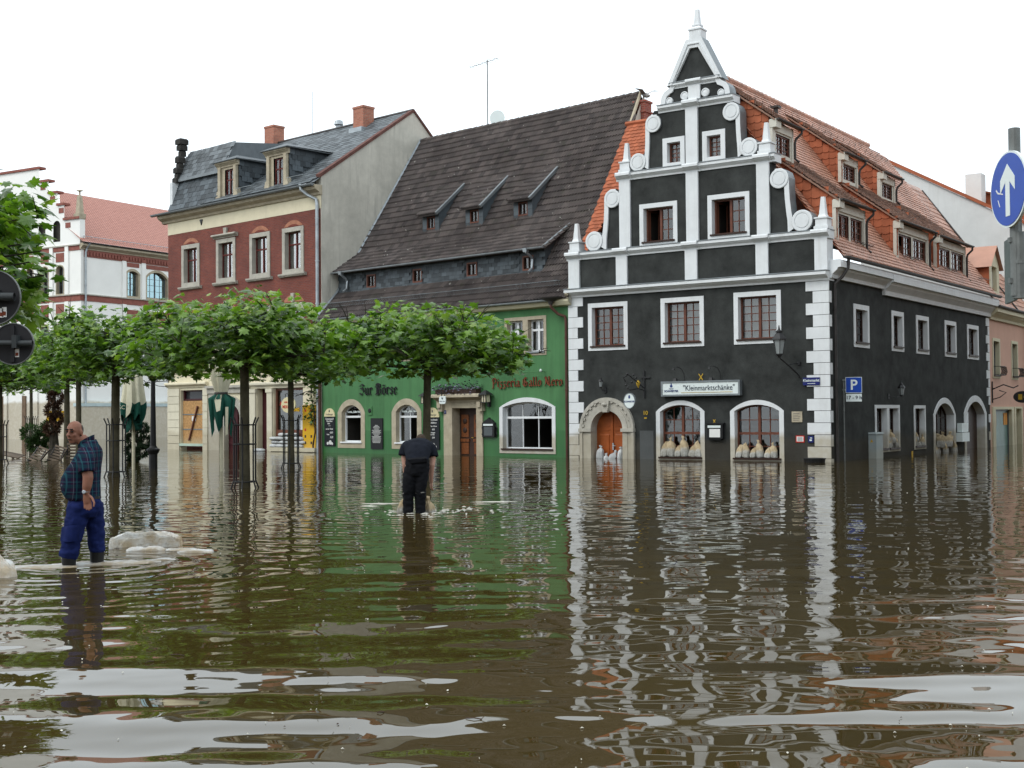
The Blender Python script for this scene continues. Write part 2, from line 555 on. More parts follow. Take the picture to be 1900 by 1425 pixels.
def brick_mat(name, c1, c2, mortar, scale=1.0):
    m = bpy.data.materials.new(name)
    nt, b = nodes(m)
    tc = nt.nodes.new('ShaderNodeTexCoord')
    sep = nt.nodes.new('ShaderNodeSeparateXYZ')
    link(nt, tc.outputs['Object'], sep.inputs[0])
    cmb = nt.nodes.new('ShaderNodeCombineXYZ')
    link(nt, fmath(nt, 'ADD', sep.outputs[0], sep.outputs[1]), cmb.inputs[0])
    link(nt, sep.outputs[2], cmb.inputs[1])
    br = nt.nodes.new('ShaderNodeTexBrick')
    br.inputs['Scale'].default_value = scale
    br.inputs['Brick Width'].default_value = 0.25
    br.inputs['Row Height'].default_value = 0.077
    br.inputs['Mortar Size'].default_value = 0.006
    br.inputs['Color1'].default_value = (*c1, 1)
    br.inputs['Color2'].default_value = (*c2, 1)
    br.inputs['Mortar'].default_value = (*mortar, 1)
    link(nt, cmb.outputs[0], br.inputs['Vector'])
    c = mixrgb(nt, 1.0, br.outputs[0], mixrgb(nt, rng(nt, tnoise(nt, tc.outputs['Object'], 0.8, 5, 0.7), 0.3, 0.7), (0.72, 0.72, 0.72), (1.2, 1.2, 1.2)), 'MULTIPLY')
    link(nt, c, b.inputs['Base Color'])
    b.inputs['Roughness'].default_value = 0.85
    bn = nt.nodes.new('ShaderNodeBump')
    bn.inputs['Distance'].default_value = 0.01
    bn.invert = True
    link(nt, br.outputs['Fac'], bn.inputs['Height'])
    link(nt, bn.outputs[0], b.inputs['Normal'])
    return m


def glass_mat(name, tint=(0.75, 0.8, 0.8), refl=0.12, gcol=(1, 1, 1)):
    m = bpy.data.materials.new(name)
    nt, b = nodes(m)
    nt.nodes.remove(b)
    out = nt.nodes['Material Output']
    tr = nt.nodes.new('ShaderNodeBsdfTransparent')
    tr.inputs[0].default_value = (*tint, 1)
    gl = nt.nodes.new('ShaderNodeBsdfGlossy')
    gl.inputs['Roughness'].default_value = 0.03
    gl.inputs[0].default_value = (*gcol, 1)
    lw = nt.nodes.new('ShaderNodeFresnel')
    lw.inputs[0].default_value = 1.5
    bn = nt.nodes.new('ShaderNodeBump')
    bn.inputs['Distance'].default_value = 0.004
    link(nt, tnoise(nt, coords(nt), 2.5, 2), bn.inputs['Height'])
    link(nt, bn.outputs[0], gl.inputs['Normal'])
    ms = nt.nodes.new('ShaderNodeMixShader')
    link(nt, fmath(nt, 'ADD', lw.outputs[0], refl - 0.05), ms.inputs[0])
    link(nt, tr.outputs[0], ms.inputs[1])
    link(nt, gl.outputs[0], ms.inputs[2])
    link(nt, ms.outputs[0], out.inputs[0])
    return m


M['green'] = green_mat()
M['brick'] = brick_mat('red_brickwork', (0.2, 0.048, 0.03), (0.15, 0.036, 0.026), (0.16, 0.1, 0.08))
M['chimney'] = brick_mat('chimney_brickwork', (0.42, 0.16, 0.1), (0.34, 0.12, 0.075), (0.3, 0.25, 0.2))
M['chimney_red'] = brick_mat('red_chimney_brickwork', (0.3, 0.07, 0.045), (0.24, 0.05, 0.035), (0.3, 0.25, 0.2))
M['glass'] = glass_mat('window_glass')
M['glass_pale'] = glass_mat('pale_window_glass', (0.85, 0.88, 0.88), 0.38)
M['glass_sky'] = glass_mat('sky_tinted_window_glass', (0.5, 0.68, 0.72), 0.5, (.62, .88, .95))  # blue of the mirrored sky is put into the glass tints


def far_tile_mat():
    m = bpy.data.materials.new('far_red_tile_courses')
    nt, b = nodes(m)
    ob = coords(nt)
    br = nt.nodes.new('ShaderNodeTexBrick')
    br.inputs['Scale'].default_value = 1.0
    br.inputs['Brick Width'].default_value = 0.24
    br.inputs['Row Height'].default_value = 0.34
    br.inputs['Mortar Size'].default_value = 0.03
    br.inputs['Color1'].default_value = (0.42, 0.185, 0.14, 1)
    br.inputs['Color2'].default_value = (0.48, 0.22, 0.17, 1)
    br.inputs['Mortar'].default_value = (0.2, 0.08, 0.06, 1)
    link(nt, ob, br.inputs['Vector'])
    link(nt, br.outputs[0], b.inputs['Base Color'])
    b.inputs['Roughness'].default_value = 0.75
    bn = nt.nodes.new('ShaderNodeBump')
    bn.inputs['Distance'].default_value = 0.02
    bn.invert = True
    link(nt, br.outputs['Fac'], bn.inputs['Height'])
    link(nt, bn.outputs[0], b.inputs['Normal'])
    return m


M['far_tile'] = far_tile_mat()

# facade frames, metres; the camera stands at the origin, 1.6 m above the flood
FA = frame((2.445, 46.811), (0.81586, -0.57825))
FB = frame((10.22, 41.30), (0.57897, 0.81535))
FG = frame((-8.441, 56.780), (0.73763, -0.67521))
FD = frame((-17.410, 64.990), (0.73763, -0.67521))
FE = frame((-32.92, 97.90), (0.52807, 0.84920))
FE2 = frame((-32.92 - 0.8616 * 26, 97.90 + 0.50758 * 26), (0.8616, -0.50758))
FP = frame((21.064, 56.572), (0.55791, 0.82990))


# ------------------------------------------------------------------ shared builders
def arch_top(pts):
    """Height of an arched outline at u."""
    top = sorted(pts[2:])

    def f(u):
        for a, b in zip(top, top[1:]):
            if a[0] <= u <= b[0]:
                k = (u - a[0]) / max(1e-6, b[0] - a[0])
                return a[1] + (b[1] - a[1]) * k
        return min(top[0][1], top[-1][1])
    return f


def window(parent, F, u0, u1, z0, z1, sw=0.16, zs=None, rv=0.25, frame_m='wood_frame', cols=4, rows=4, thick=(2,), proud=0.03, sur='white',
           curtain=0.0, sill='dark_frame', opened=(), fw=0.06, bw=0.028, rowf=None, zthick=(), glass='glass', sw_b=None, room=1.2, cur_m='curtain', seed=0, gone=()):
    """A window as a part (frame and bars) with surround, sill, panes, curtain and the dim room behind; returns the hole for its wall."""
    sb = sw if sw_b is None else sw_b
    if zs is None:
        o = rect(u0, u1, z0, z1)
        i = rect(u0 + sw, u1 - sw, z0 + sb, z1 - sw)
        top = lambda u: z1 - sw
        hole = rect(u0 + sw * .5, u1 - sw * .5, z0 + sb * .5, z1 - sw * .5)
    else:
        o = arch(u0, u1, z0, zs, z1)
        i = arch(u0 + sw, u1 - sw, z0 + sb, zs, z1 - sw)
        top = arch_top(i)
        hole = arch(u0 + sw * .5, u1 - sw * .5, z0 + sb * .5, zs, z1 - sw * .5)
    a, b, c, d = u0 + sw, u1 - sw, z0 + sb, z1 - sw
    w = MB()
    n = len(i)
    cx, cz = (a + b) / 2, (c + d) / 2
    if zs is None:
        inn = rect(a + fw, b - fw, c + fw, d - fw)
    else:
        inn = arch(a + fw, b - fw, c + fw, zs, d - fw)
    w.ring(i, inn, rv - .035, rv + .04)
    tp = (lambda u: d - fw) if zs is None else arch_top(inn)
    us = [a + fw + (b - a - 2 * fw) * k / cols for k in range(cols + 1)]
    rf = rowf or [k / rows for k in range(rows + 1)]
    zz = [c + fw + (d - c - 2 * fw) * k for k in rf]
    for k in range(1, cols):
        if k in opened and k - 1 in opened:
            continue
        t = fw * .75 if k in thick else bw / 2
        y = .045 if k in thick else .02
        w.box(us[k] - t, us[k] + t, rv - y, rv + .02, c + fw, tp(us[k]))
    for k in range(1, len(zz) - 1):
        t = fw * .7 if k in zthick else bw / 2
        z = zz[k]
        lo_ = max([us[q + 1] for q in opened], default=-99)
        uu = [u for u in [a + fw + (b - a - 2 * fw) * q / 40 for q in range(41)] if tp(u) > z and u >= lo_ - .001]
        if uu:
            w.box(uu[0], uu[-1], rv - (.04 if k in zthick else .018), rv + .018, z - t, z + t)
    win = part('window', w, M[frame_m], parent, F)
    if sur:
        part('surround', MB().ring(o, i, -proud, rv - .03, back=.02), M[sur], win, F)
    if sill:
        part('sill', MB().box(a - .06, b + .06, -proud - .05, rv - .04, c - .045, c + .012), M[sill], win, F)
    rnd = random.Random(seed * 7 + int(u0 * 100))
    for ci in range(cols):
        if ci in opened:
            continue
        for ri in range(len(zz) - 1):
            if (ci, ri) in gone:
                continue
            x0, x1, y0, y1 = us[ci], us[ci + 1], zz[ri], zz[ri + 1]
            if zs is None or min(tp(x0), tp(x1)) >= y1:
                pts = rect(x0, x1, y0, y1)
            else:
                ups = [(x0 + (x1 - x0) * k / 6, min(y1, tp(x0 + (x1 - x0) * k / 6))) for k in range(7)]
                if max(p[1] for p in ups) < y0 + .05:
                    continue
                pts = [(x0, y0), (x1, y0)] + [(p[0], max(p[1], y0 + .01)) for p in reversed(ups)]
            mcx, mcz = (x0 + x1) / 2, (y0 + y1) / 2
            pm = MB().add([(p[0] - mcx, 0, p[1] - mcz) for p in pts], [list(range(len(pts)))])
            part('pane', pm, M[glass], win, F @ T(mcx, rv, mcz) @ Matrix.Rotation(rnd.uniform(-.012, .012), 4, 'X') @ Matrix.Rotation(rnd.uniform(-.012, .012), 4, 'Z'))
    if curtain:
        for side in (0, 1):
            cu = MB()
            cw = (b - a) * curtain / 2
            s0, s1 = (a, a + cw) if side == 0 else (b - cw, b)
            k = 14
            vs, fs = [], []
            for q in range(k + 1):
                x = s0 + (s1 - s0) * q / k
                yy = rv + .16 + .025 * math.sin(q * 2.2 + u0)
                vs += [(x, yy, c), (x, yy, min(d, top(x)))]
                if q:
                    fs.append((2 * q - 2, 2 * q, 2 * q + 1, 2 * q - 1))
            cu.add(vs, fs)
            part('curtain', cu, M[cur_m], win, F, smooth=True)
    y0, y1 = rv + .05, rv + room
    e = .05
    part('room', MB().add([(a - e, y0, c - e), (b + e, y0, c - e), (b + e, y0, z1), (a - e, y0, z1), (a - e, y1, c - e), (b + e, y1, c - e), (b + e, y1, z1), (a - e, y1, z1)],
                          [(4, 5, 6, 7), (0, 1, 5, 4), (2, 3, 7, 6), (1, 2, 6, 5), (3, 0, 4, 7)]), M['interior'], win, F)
    return hole


def tile_shape(style, tw, ln):
    """One roof tile lying in its own plane: x across, y up the slope, z out; 12 to 40 triangles."""
    m = MB()
    if style == 'pan':
        xs = [0, .1, .18, .26, .34, .5, .6, .68, .76, .84, 1.0]
        hs = [.0, .04, .056, .04, .002, .0, .04, .056, .04, .002, .0]
        lo = [(tw * x, 0, .06 + h) for x, h in zip(xs, hs)]
        up = [(tw * x, ln, .004 + h) for x, h in zip(xs, hs)]
        dn = [(tw * x, .0, .012 + h * .8) for x, h in zip(xs, hs)]
        k = len(xs)
        m.add(lo + up + dn, [(i, i + 1, i + 1 + k, i + k) for i in range(k - 1)] + [(i + 1, i, i + 2 * k, i + 1 + 2 * k) for i in range(k - 1)])
    elif style == 'beaver':
        xs = [0.01, .18, .5, .82, .99]
        ys = [.17, .045, 0, .045, .17]
        lo = [(tw * x, tw * y, .034) for x, y in zip(xs, ys)]
        up = [(tw * x, ln, .004) for x in xs]
        dn = [(p[0], p[1], .012) for p in lo]
        k = 5
        m.add(lo + up + dn, [(i, i + 1, i + 1 + k, i + k) for i in range(k - 1)] + [(i + 1, i, i + 2 * k, i + 1 + 2 * k) for i in range(k - 1)])
    else:
        z = .018
        m.add([(.004, 0, z), (tw - .004, 0, z), (tw - .004, ln, .003), (.004, ln, .003), (.004, 0, 0), (tw - .004, 0, 0), (tw - .004, ln, 0), (.004, ln, 0)],
              [(0, 1, 2, 3), (4, 5, 1, 0), (5, 6, 2, 1), (7, 4, 0, 3)])
    return m


def tiles(roof, Mr, W, H, tw, th, style, mpiece, mstuff, n_ind=0, inside=None, name='roof_tile', stag=True, jit=.006, zoff=0.0, overlap=1.25, seed=3):
    """Lay tiles on a roof plane: the n_ind nearest the camera as pieces of their own, the rest joined."""
    rnd = random.Random(seed)
    base = tile_shape(style, tw, th * overlap)
    spots = []
    for r in range(int(H / th) + 1):
        off = (tw / 2 if (stag and r % 2) else 0)
        for c in range(-1, int(W / tw) + 1):
            x, y = c * tw + off, r * th
            if x < -tw * .3 or x + tw > W + tw * .6 or y + th * .6 > H + .02:
                continue
            if inside and not inside(x + tw / 2, y + th / 2):
                continue
            spots.append((x, y))
    cpos = Vector((0, 0, 1.6))
    spots.sort(key=lambda p: (Mr @ Vector((p[0], p[1], 0)) - cpos).length)
    shared = base.mesh(name, mpiece) if n_ind else None
    rest = MB()
    for k, (x, y) in enumerate(spots):
        z = zoff + rnd.uniform(0, jit) + .03 * (noise.noise(Vector((x * .45, y * .45, seed))) + .5)
        X = T(x + rnd.uniform(-jit, jit), y + rnd.uniform(-jit, jit), z) @ Matrix.Rotation(rnd.uniform(-.012, .012), 4, 'Z') @ Matrix.Rotation(rnd.uniform(-.01, .01), 4, 'X')
        if k < n_ind:
            part(name, shared, None, roof, Mr @ X)
        else:
            rest.add(base.v, base.f, X)
    if rest.v:
        part(name + '_field', rest, mstuff, roof, Mr, kind='stuff')


def text_mesh(s, size, mats, extrude=0.004, bold=0.0, align='CENTER', shear=0.0, xs=1.0):
    """Lettering standing upright in the xz plane, read from -y, centred on its origin."""
    cu = bpy.data.curves.new('lettering', 'FONT')
    cu.body = s
    cu.size = size
    cu.extrude = extrude
    cu.offset = bold
    cu.shear = shear
    cu.align_x = align
    cu.align_y = 'CENTER'
    cu.resolution_u = 3
    o = bpy.data.objects.new('lettering', cu)
    me = bpy.data.meshes.new_from_object(o)
    bpy.data.objects.remove(o)
    bpy.data.curves.remove(cu)
    me.transform(Matrix.Rotation(math.pi / 2, 4, 'X') @ Matrix.Diagonal((xs, 1, 1, 1)))
    me.materials.clear()
    setmat(me, mats)
    me.name = 'lettering'
    return me


# broad-nib blackletter: each glyph is strokes on a 0..1 grid, swept with a slanted nib
GLYPH = {
    'Z': (.62, [[(.05, .82), (.3, .98), (.55, .85)], [(.55, .85), (.25, .55), (.45, .5), (.55, .3), (.3, .02), (.05, .15)], [(.1, .6), (.42, .62)]]),
    'u': (.5, [[(.02, .55), (.1, .62), (.1, .12), (.22, .02)], [(.22, .02), (.38, .14)], [(.3, .55), (.38, .62), (.38, .1), (.48, .03)]]),
    'r': (.4, [[(.02, .55), (.1, .62), (.1, .1), (.18, .02)], [(.12, .5), (.26, .64), (.36, .54)]]),
    'B': (.78, [[(.08, .9), (.2, 1.0), (.2, .1), (.05, .02)], [(.0, .7), (.3, 1.02), (.6, .92), (.62, .68), (.35, .55)], [(.35, .55), (.68, .45), (.66, .14), (.38, .0), (.12, .1)], [(.38, .9), (.38, .12)]]),
    'o': (.46, [[(.1, .56), (.06, .12), (.22, .0)], [(.22, .0), (.4, .12), (.38, .5), (.22, .64), (.1, .54)]]),
    'O': (.46, [[(.1, .56), (.06, .12), (.22, .0)], [(.22, .0), (.4, .12), (.38, .5), (.22, .64), (.1, .54)], [(.12, .8), (.16, .84)], [(.3, .8), (.34, .84)]]),
    's': (.4, [[(.34, .54), (.2, .64), (.06, .5), (.3, .24), (.18, .02), (.04, .12)]]),
    'e': (.42, [[(.1, .52), (.06, .12), (.2, .0), (.36, .12)], [(.1, .54), (.24, .64), (.36, .48), (.12, .3)]]),
    'P': (.66, [[(.08, .92), (.18, 1.0), (.18, -.1), (.06, -.16)], [(.02, .72), (.3, 1.02), (.56, .86), (.54, .52), (.24, .42)]]),
    'i': (.26, [[(.02, .55), (.1, .62), (.1, .1), (.2, .03)], [(.08, .82), (.13, .87)]]),
    'z': (.42, [[(.04, .56), (.34, .58), (.1, .32), (.32, .2), (.22, -.18), (.04, -.1)]]),
    'a': (.46, [[(.08, .52), (.2, .64), (.34, .54), (.34, .1), (.44, .03)], [(.34, .34), (.1, .3), (.06, .1), (.18, .0), (.34, .12)]]),
    'G': (.74, [[(.5, .86), (.34, 1.0), (.1, .8), (.06, .24), (.26, .0), (.56, .12), (.6, .44), (.36, .5)], [(.3, .9), (.3, .14)]]),
    'l': (.26, [[(.02, .9), (.1, 1.0), (.1, .1), (.2, .02)]]),
    'N': (.8, [[(.02, .86), (.16, 1.0), (.2, .2), (.06, .0)], [(.2, .94), (.5, .1)], [(.44, .92), (.6, 1.0), (.6, .12), (.72, .0)]]),
    ' ': (.26, []),
}


def blackletter(s, size, width, mat_, parent, F):
    """Lay blackletter glyphs along x, each letter a part of its own."""
    nib = (0.055 * size, 0.05 * size)
    total = sum(GLYPH[ch][0] + .06 for ch in s) * size
    k = width / total
    x0 = 0.0
    for ch in s:
        w, strokes = GLYPH[ch]
        m = MB()
        for st in strokes:
            for p, q in zip(st, st[1:]):
                a, b, c, d = p[0] * size * k, p[1] * size, q[0] * size * k, q[1] * size
                pts = [(a - nib[0], b - nib[1]), (a + nib[0], b + nib[1]), (c + nib[0], d + nib[1]), (c - nib[0], d - nib[1])]
                ar = sum(pts[i][0] * pts[(i + 1) % 4][1] - pts[(i + 1) % 4][0] * pts[i][1] for i in range(4))
                if ar < 0:
                    pts.reverse()
                m.prism(pts, -.03, 0)
                for (px, pz) in ((a, b), (c, d)):
                    m.box(px - nib[0] * .7, px + nib[0] * .7, -.031, 0, pz - nib[1] * .75, pz + nib[1] * .75)
        if m.v:
            part('letter', m, mat_, parent, F @ T(x0 * size * k, 0, 0))
        x0 += w + .06


def bag_mesh(kind, seed, mat_):
    """A filled woven sack: 'stand' with a gathered neck, 'lie' flat, 'fold' with a folded top."""
    rnd = random.Random(seed)
    m = MB()
    n = 26
    rings = []
    if kind == 'lie':
        prof = [(-.32, .02), (-.3, .09), (-.2, .15), (0, .165), (.2, .15), (.3, .09), (.32, .02)]
        for x, r in prof:
            ring = []
            for j in range(n):
                a = 2 * math.pi * j / n
                z = math.sin(a) * r * .62
                ring.append((x, math.cos(a) * r, max(z, -.07) + .07))
            rings.append(ring)
    else:
        h = .56 if kind == 'stand' else .5
        prof = [(0, .8), (.04, 1.0), (.25, 1.06), (.5, 1.0), (.68, .84), (.8, .5), (.86, .24), (.92, .3), (1.0, .42)] if kind == 'stand' else \
            [(0, .85), (.05, 1.0), (.3, 1.05), (.55, .98), (.75, .82), (.9, .62), (1.0, .5)]
        lx, ly = rnd.uniform(-.05, .05), rnd.uniform(-.02, .02)
        for t, k in prof:
            ring = []
            for j in range(n):
                a = 2 * math.pi * j / n
                ex = (abs(math.cos(a)) ** .7) * (1 if math.cos(a) > 0 else -1)
                ey = (abs(math.sin(a)) ** .7) * (1 if math.sin(a) > 0 else -1)
                fy = .1 * k if kind == 'stand' else max(.1 * k * (1.1 - t), .012)
                fold = 1 + (.14 if t > .6 else .05) * math.sin(a * 7 + seed + t * 2) + .05 * math.sin(a * 11 + t * 9)
                ring.append((ex * .15 * k * fold + lx * t * t * 3, ey * fy * fold + ly * t * t * 2, t * h + (.03 * math.sin(a + seed) if t > .95 else 0)))
            rings.append(ring)
    m.loft(rings)
    out = []
    for v in m.v:
        d = noise.noise_vector(Vector(v) * 8 + Vector((seed * 3.1, 0, 0))) * .03 + noise.noise_vector(Vector(v) * 22 + Vector((seed * 3.1, 0, 0))) * .009
        out.append((v[0] + d.x, v[1] + d.y, v[2] + d.z * .6))
    m.v = out
    me = m.mesh('sandbag', mat_, True)
    return me


BAGS = {k: [bag_mesh(k, s, M['bag']) for s in range(4)] for k in ('stand', 'fold', 'lie')}
BAGSW = [bag_mesh('lie', s + 9, M['bag_white']) for s in range(3)]
BAGSS = [bag_mesh('stand', s + 5, M['bag_white']) for s in range(3)]


def sandbag(me, F, u, y, z, rz=0.0, s=1.0, label='', group=None, tilt=0.0, sz=1.0, sx=1.0):
    o = bpy.data.objects.new('sandbag', me)
    put(o, None, F @ T(u, y, z) @ Matrix.Rotation(rz, 4, 'Z') @ Matrix.Rotation(tilt, 4, 'Y') @ Matrix.Diagonal((s * sx, s, s * sz, 1)))
    return tag(o, label, 'sandbag', group)


def lantern(parent, F, u, y, z, s=1.0, body='iron', glass='lantern_glass'):
    """Six-sided tapered lantern hanging at (u, y, z) = middle of its base."""
    g = MB().lathe([(.09 * s, 0), (.15 * s, .34 * s)], 6)
    gl = part('lantern_glass', g, M[glass], parent, F @ T(u, y, z))
    c = MB()
    c.lathe([(.02 * s, -.1 * s), (.05 * s, -.06 * s), (.1 * s, -.02 * s), (.1 * s, .0)], 6)
    c.lathe([(.19 * s, .33 * s), (.18 * s, .37 * s), (.1 * s, .47 * s), (.07 * s, .5 * s), (.09 * s, .53 * s), (.03 * s, .58 * s), (.012 * s, .68 * s)], 6)
    for k in range(6):
        a = math.pi / 3 * k
        c.tube([(.092 * s * math.cos(a), .092 * s * math.sin(a), 0), (.153 * s * math.cos(a), .153 * s * math.sin(a), .34 * s)], .008 * s, 5)
    part('lantern_frame', c, M[body], parent, F @ T(u, y, z))
    return gl


def down_pipe(name, parent, F, pts, r, mat_):
    m = MB()
    m.tube(pts, r, 8)
    for k in range(int(max(1, (pts[-2][2] - pts[-1][2]) / 1.9))):
        z = pts[-2][2] - .6 - k * 1.9
        x, y = pts[-1][0], pts[-1][1]
        m.lathe([(r * 1.25, z - .03), (r * 1.25, z + .03)], 8, T(x, y, 0))
    return part(name, m, mat_, parent, F, smooth=False)


def cornice_profile(z0, z1, p, back=.02):
    """Moulded section: fillet, cyma, corona."""
    h = z1 - z0
    return [(back, z0), (-p * .25, z0), (-p * .3, z0 + h * .2), (-p * .45, z0 + h * .3), (-p * .7, z0 + h * .45), (-p * .75, z0 + h * .55),
            (-p, z0 + h * .58), (-p, z0 + h * .85), (-p * .9, z0 + h), (back, z1)][::-1]


# ------------------------------------------------------------------ water
def water_mat():
    m = bpy.data.materials.new('muddy_flood_water')
    nt, b = nodes(m)
    pos = worldpos(nt)
    b.inputs['Roughness'].default_value = 0.015
    b.inputs['IOR'].default_value = 1.41
    b.inputs['Specular IOR Level'].default_value = 0.5
    murk = tnoise(nt, pos, 0.12, 3)
    link(nt, mixrgb(nt, rng(nt, murk, .35, .65), (0.04, 0.0275, 0.0078), (0.05, 0.035, 0.0105)), b.inputs['Base Color'])
    sep = nt.nodes.new('ShaderNodeSeparateXYZ')
    link(nt, pos, sep.inputs[0])

    def layer(sx, sy, rot, scale, detail, amp, rough=.5, off=0.0):
        mp = nt.nodes.new('ShaderNodeMapping')
        mp.inputs['Rotation'].default_value = (0, 0, rot)
        mp.inputs['Scale'].default_value = (sx, sy, 1)
        mp.inputs['Location'].default_value = (off, off * .7, off * .3)
        link(nt, pos, mp.inputs['Vector'])
        n = tnoise(nt, mp.outputs[0], scale, detail, rough)
        return fmath(nt, 'MULTIPLY', fmath(nt, 'SUBTRACT', n, .5), amp)

    # broad patches where the surface is calmer or busier; the left half of the square is the busier one
    patch = rng(nt, tnoise(nt, pos, .2, 2), .36, .62, .25, 1.1)
    side = rng(nt, sep.outputs[0], -9.0, 3.0, 1.0, .14)
    near = rng(nt, sep.outputs[1], 5.0, 15.0, 1.0, 0.1)
    far = rng(nt, sep.outputs[1], 9.0, 26.0, .15, 1.0)
    # long crested waves rolling across the foreground, dying out towards the houses
    big = fmath(nt, 'ADD', layer(.12, 1.0, R_(7), 1.2, 0, .072), layer(.2, 1.0, R_(-8), 2.6, 0, .018, off=4))
    big = fmath(nt, 'MULTIPLY', big, near)
    # slow swirls that bend the mirrored quoins into loops
    swirl = fmath(nt, 'ADD', layer(.85, 1.0, R_(20), 1.9, 0, .0125, off=11), layer(1.0, 1.0, R_(-30), 4.0, 0, .0042, off=17))
    # fine cross ripples
    fine = fmath(nt, 'ADD', layer(.4, 1.0, R_(3), 5.5, 1, .0042, off=23), layer(.5, 1.0, R_(-4), 13.0, 1, .0009, off=31))
    fine = fmath(nt, 'MULTIPLY', fmath(nt, 'MULTIPLY', fine, side), fmath(nt, 'MULTIPLY', far, patch))
    farf = fmath(nt, 'MULTIPLY', layer(.5, 1.0, R_(2), 7.0, 1, .0010, off=41), far)
    h = fmath(nt, 'ADD', fmath(nt, 'ADD', big, swirl), fmath(nt, 'ADD', fine, farf))

    def rings(cx, cy, k, amp, reach):
        dx = fmath(nt, 'SUBTRACT', sep.outputs[0], cx)
        dy = fmath(nt, 'SUBTRACT', sep.outputs[1], cy)
        r = fmath(nt, 'SQRT', fmath(nt, 'ADD', fmath(nt, 'MULTIPLY', dx, dx), fmath(nt, 'MULTIPLY', dy, dy)))
        wob = fmath(nt, 'ADD', r, fmath(nt, 'MULTIPLY', tnoise(nt, pos, 1.3, 2), .35))
        fall = fmath(nt, 'POWER', 2.718, fmath(nt, 'MULTIPLY', r, -1.0 / reach))
        return fmath(nt, 'MULTIPLY', fmath(nt, 'MULTIPLY', fmath(nt, 'SINE', fmath(nt, 'MULTIPLY', wob, k)), amp), fall)

    h = fmath(nt, 'ADD', h, rings(-1.6, 21.1, 17.0, .0035, 3.2))
    h = fmath(nt, 'ADD', h, rings(-4.72, 14.05, 19.0, .0035, 2.2))
    bn = nt.nodes.new('ShaderNodeBump')
    bn.inputs['Strength'].default_value = 1.0
    bn.inputs['Distance'].default_value = 1.0
    link(nt, h, bn.inputs['Height'])
    link(nt, bn.outputs[0], b.inputs['Normal'])
    return m


wt = part('flood_water', MB().add([(-320, -60, 0), (320, -60, 0), (320, 420, 0), (-320, 420, 0)], [(0, 1, 2, 3)]), water_mat(), None, I4)
wt['kind'] = 'structure'
wt['label'] = 'brown rippled flood water covering the whole square'


# ------------------------------------------------------------------ dark corner house with the white scrolled gable
bh = thing('gabled_house', 'dark grey plastered corner house with a white scrolled Renaissance gable', 'house', FA)
CN = 4.73


def mir(pts, c=CN):
    """Points given by their distance from the gable axis, mirrored to the left and right side."""
    return [(c - p[0], p[1]) for p in pts], [(c + p[0], p[1]) for p in pts]


def ccw(p):
    a = sum(p[i][0] * p[(i + 1) % len(p)][1] - p[(i + 1) % len(p)][0] * p[i][1] for i in range(len(p)))
    return p if a > 0 else p[::-1]


holes = []
kw = dict(cols=4, rows=5, rowf=[0, .18, .42, .62, .81, 1], thick=(2,), rv=.24, seed=1)
holes.append(window(bh, FA, .43, 2.08, 3.89, 5.61, **kw))
holes.append(window(bh, FA, 3.42, 5.09, 3.9, 5.62, curtain=1.0, **kw))
holes.append(window(bh, FA, 6.21, 7.91, 3.9, 5.65, curtain=1.0, **kw))
kl = dict(cols=4, rows=4, rowf=[0, .2, .46, .73, 1], thick=(2,), rv=.24, zthick=(2,), sw_b=.1, room=2.0)
holes.append(window(bh, FA, 3.19, 5.07, -.02, 2.05, zs=1.66, **kl))
holes.append(window(bh, FA, 6.03, 7.96, -.02, 2.03, zs=1.66, **kl))
door_hole = arch(.2, 2.2, -.6, 1.06, 2.06)
holes.append(door_hole)
wl = MB().sheet(rect(-.42, 9.53, -.7, 5.95), holes)
part('front_wall', wl, M['dark'], bh, FA)
# gable field, storey by storey
g2 = []
g2.append(window(bh, FA, 2.61, 4.11, 7.49, 9.0, cols=4, rows=3, thick=(2,), opened=(0, 1), rv=.24, seed=2))
g2.append(window(bh, FA, 5.28, 6.83, 7.52, 9.04, cols=4, rows=3, thick=(2,), opened=(0, 1), rv=.24, seed=3))
g3 = [window(bh, FA, 3.57, 4.43, 10.17, 11.22, sw=.17, cols=2, rows=4, thick=(), rv=.22, sill=None, seed=4),
      window(bh, FA, 5.11, 5.97, 10.19, 11.26, sw=.17, cols=2, rows=4, thick=(), rv=.22, sill=None, seed=5, curtain=.7)]
gf = MB()
st1 = rect(-.36, 9.53, 5.95, 7.36)
st2 = rect(CN - 2.88, CN + 2.88, 7.36, 10.02)
st3 = [(CN - 1.72, 10.02), (CN + 1.72, 10.02), (CN + 1.7, 11.9), (CN + 1.5, 12.25), (CN - 1.5, 12.25), (CN - 1.7, 11.9)]
c4 = 4.86
st4 = [(c4 - 1.12, 12.25), (c4 + 1.12, 12.25), (c4 + .9, 13.0), (c4 - .9, 13.0)]
ped = [(c4 - .92, 13.0), (c4 + .92, 13.0), (c4 + .24, 14.42), (c4 - .24, 14.42)]
for pts, hs in ((st1, []), (st2, g2), (st3, g3), (st4, []), (ped, [])):
    gf.sheet(pts, hs)
    n = len(pts)
    gf.add([(p[0], 0, p[1]) for p in pts] + [(p[0], .42, p[1]) for p in pts], [(i, i + n, (i + 1) % n + n, (i + 1) % n) for i in range(n)])
wing2 = [(2.85, 7.4), (3.52, 7.4), (3.47, 8.2), (3.43, 8.8), (3.43, 9.32), (3.2, 9.5), (2.85, 9.5)]
for w in mir(wing2):
    gf.prism(ccw(w), 0.004, .42)
part('gable_wall', gf, M['dark'], bh, FA)
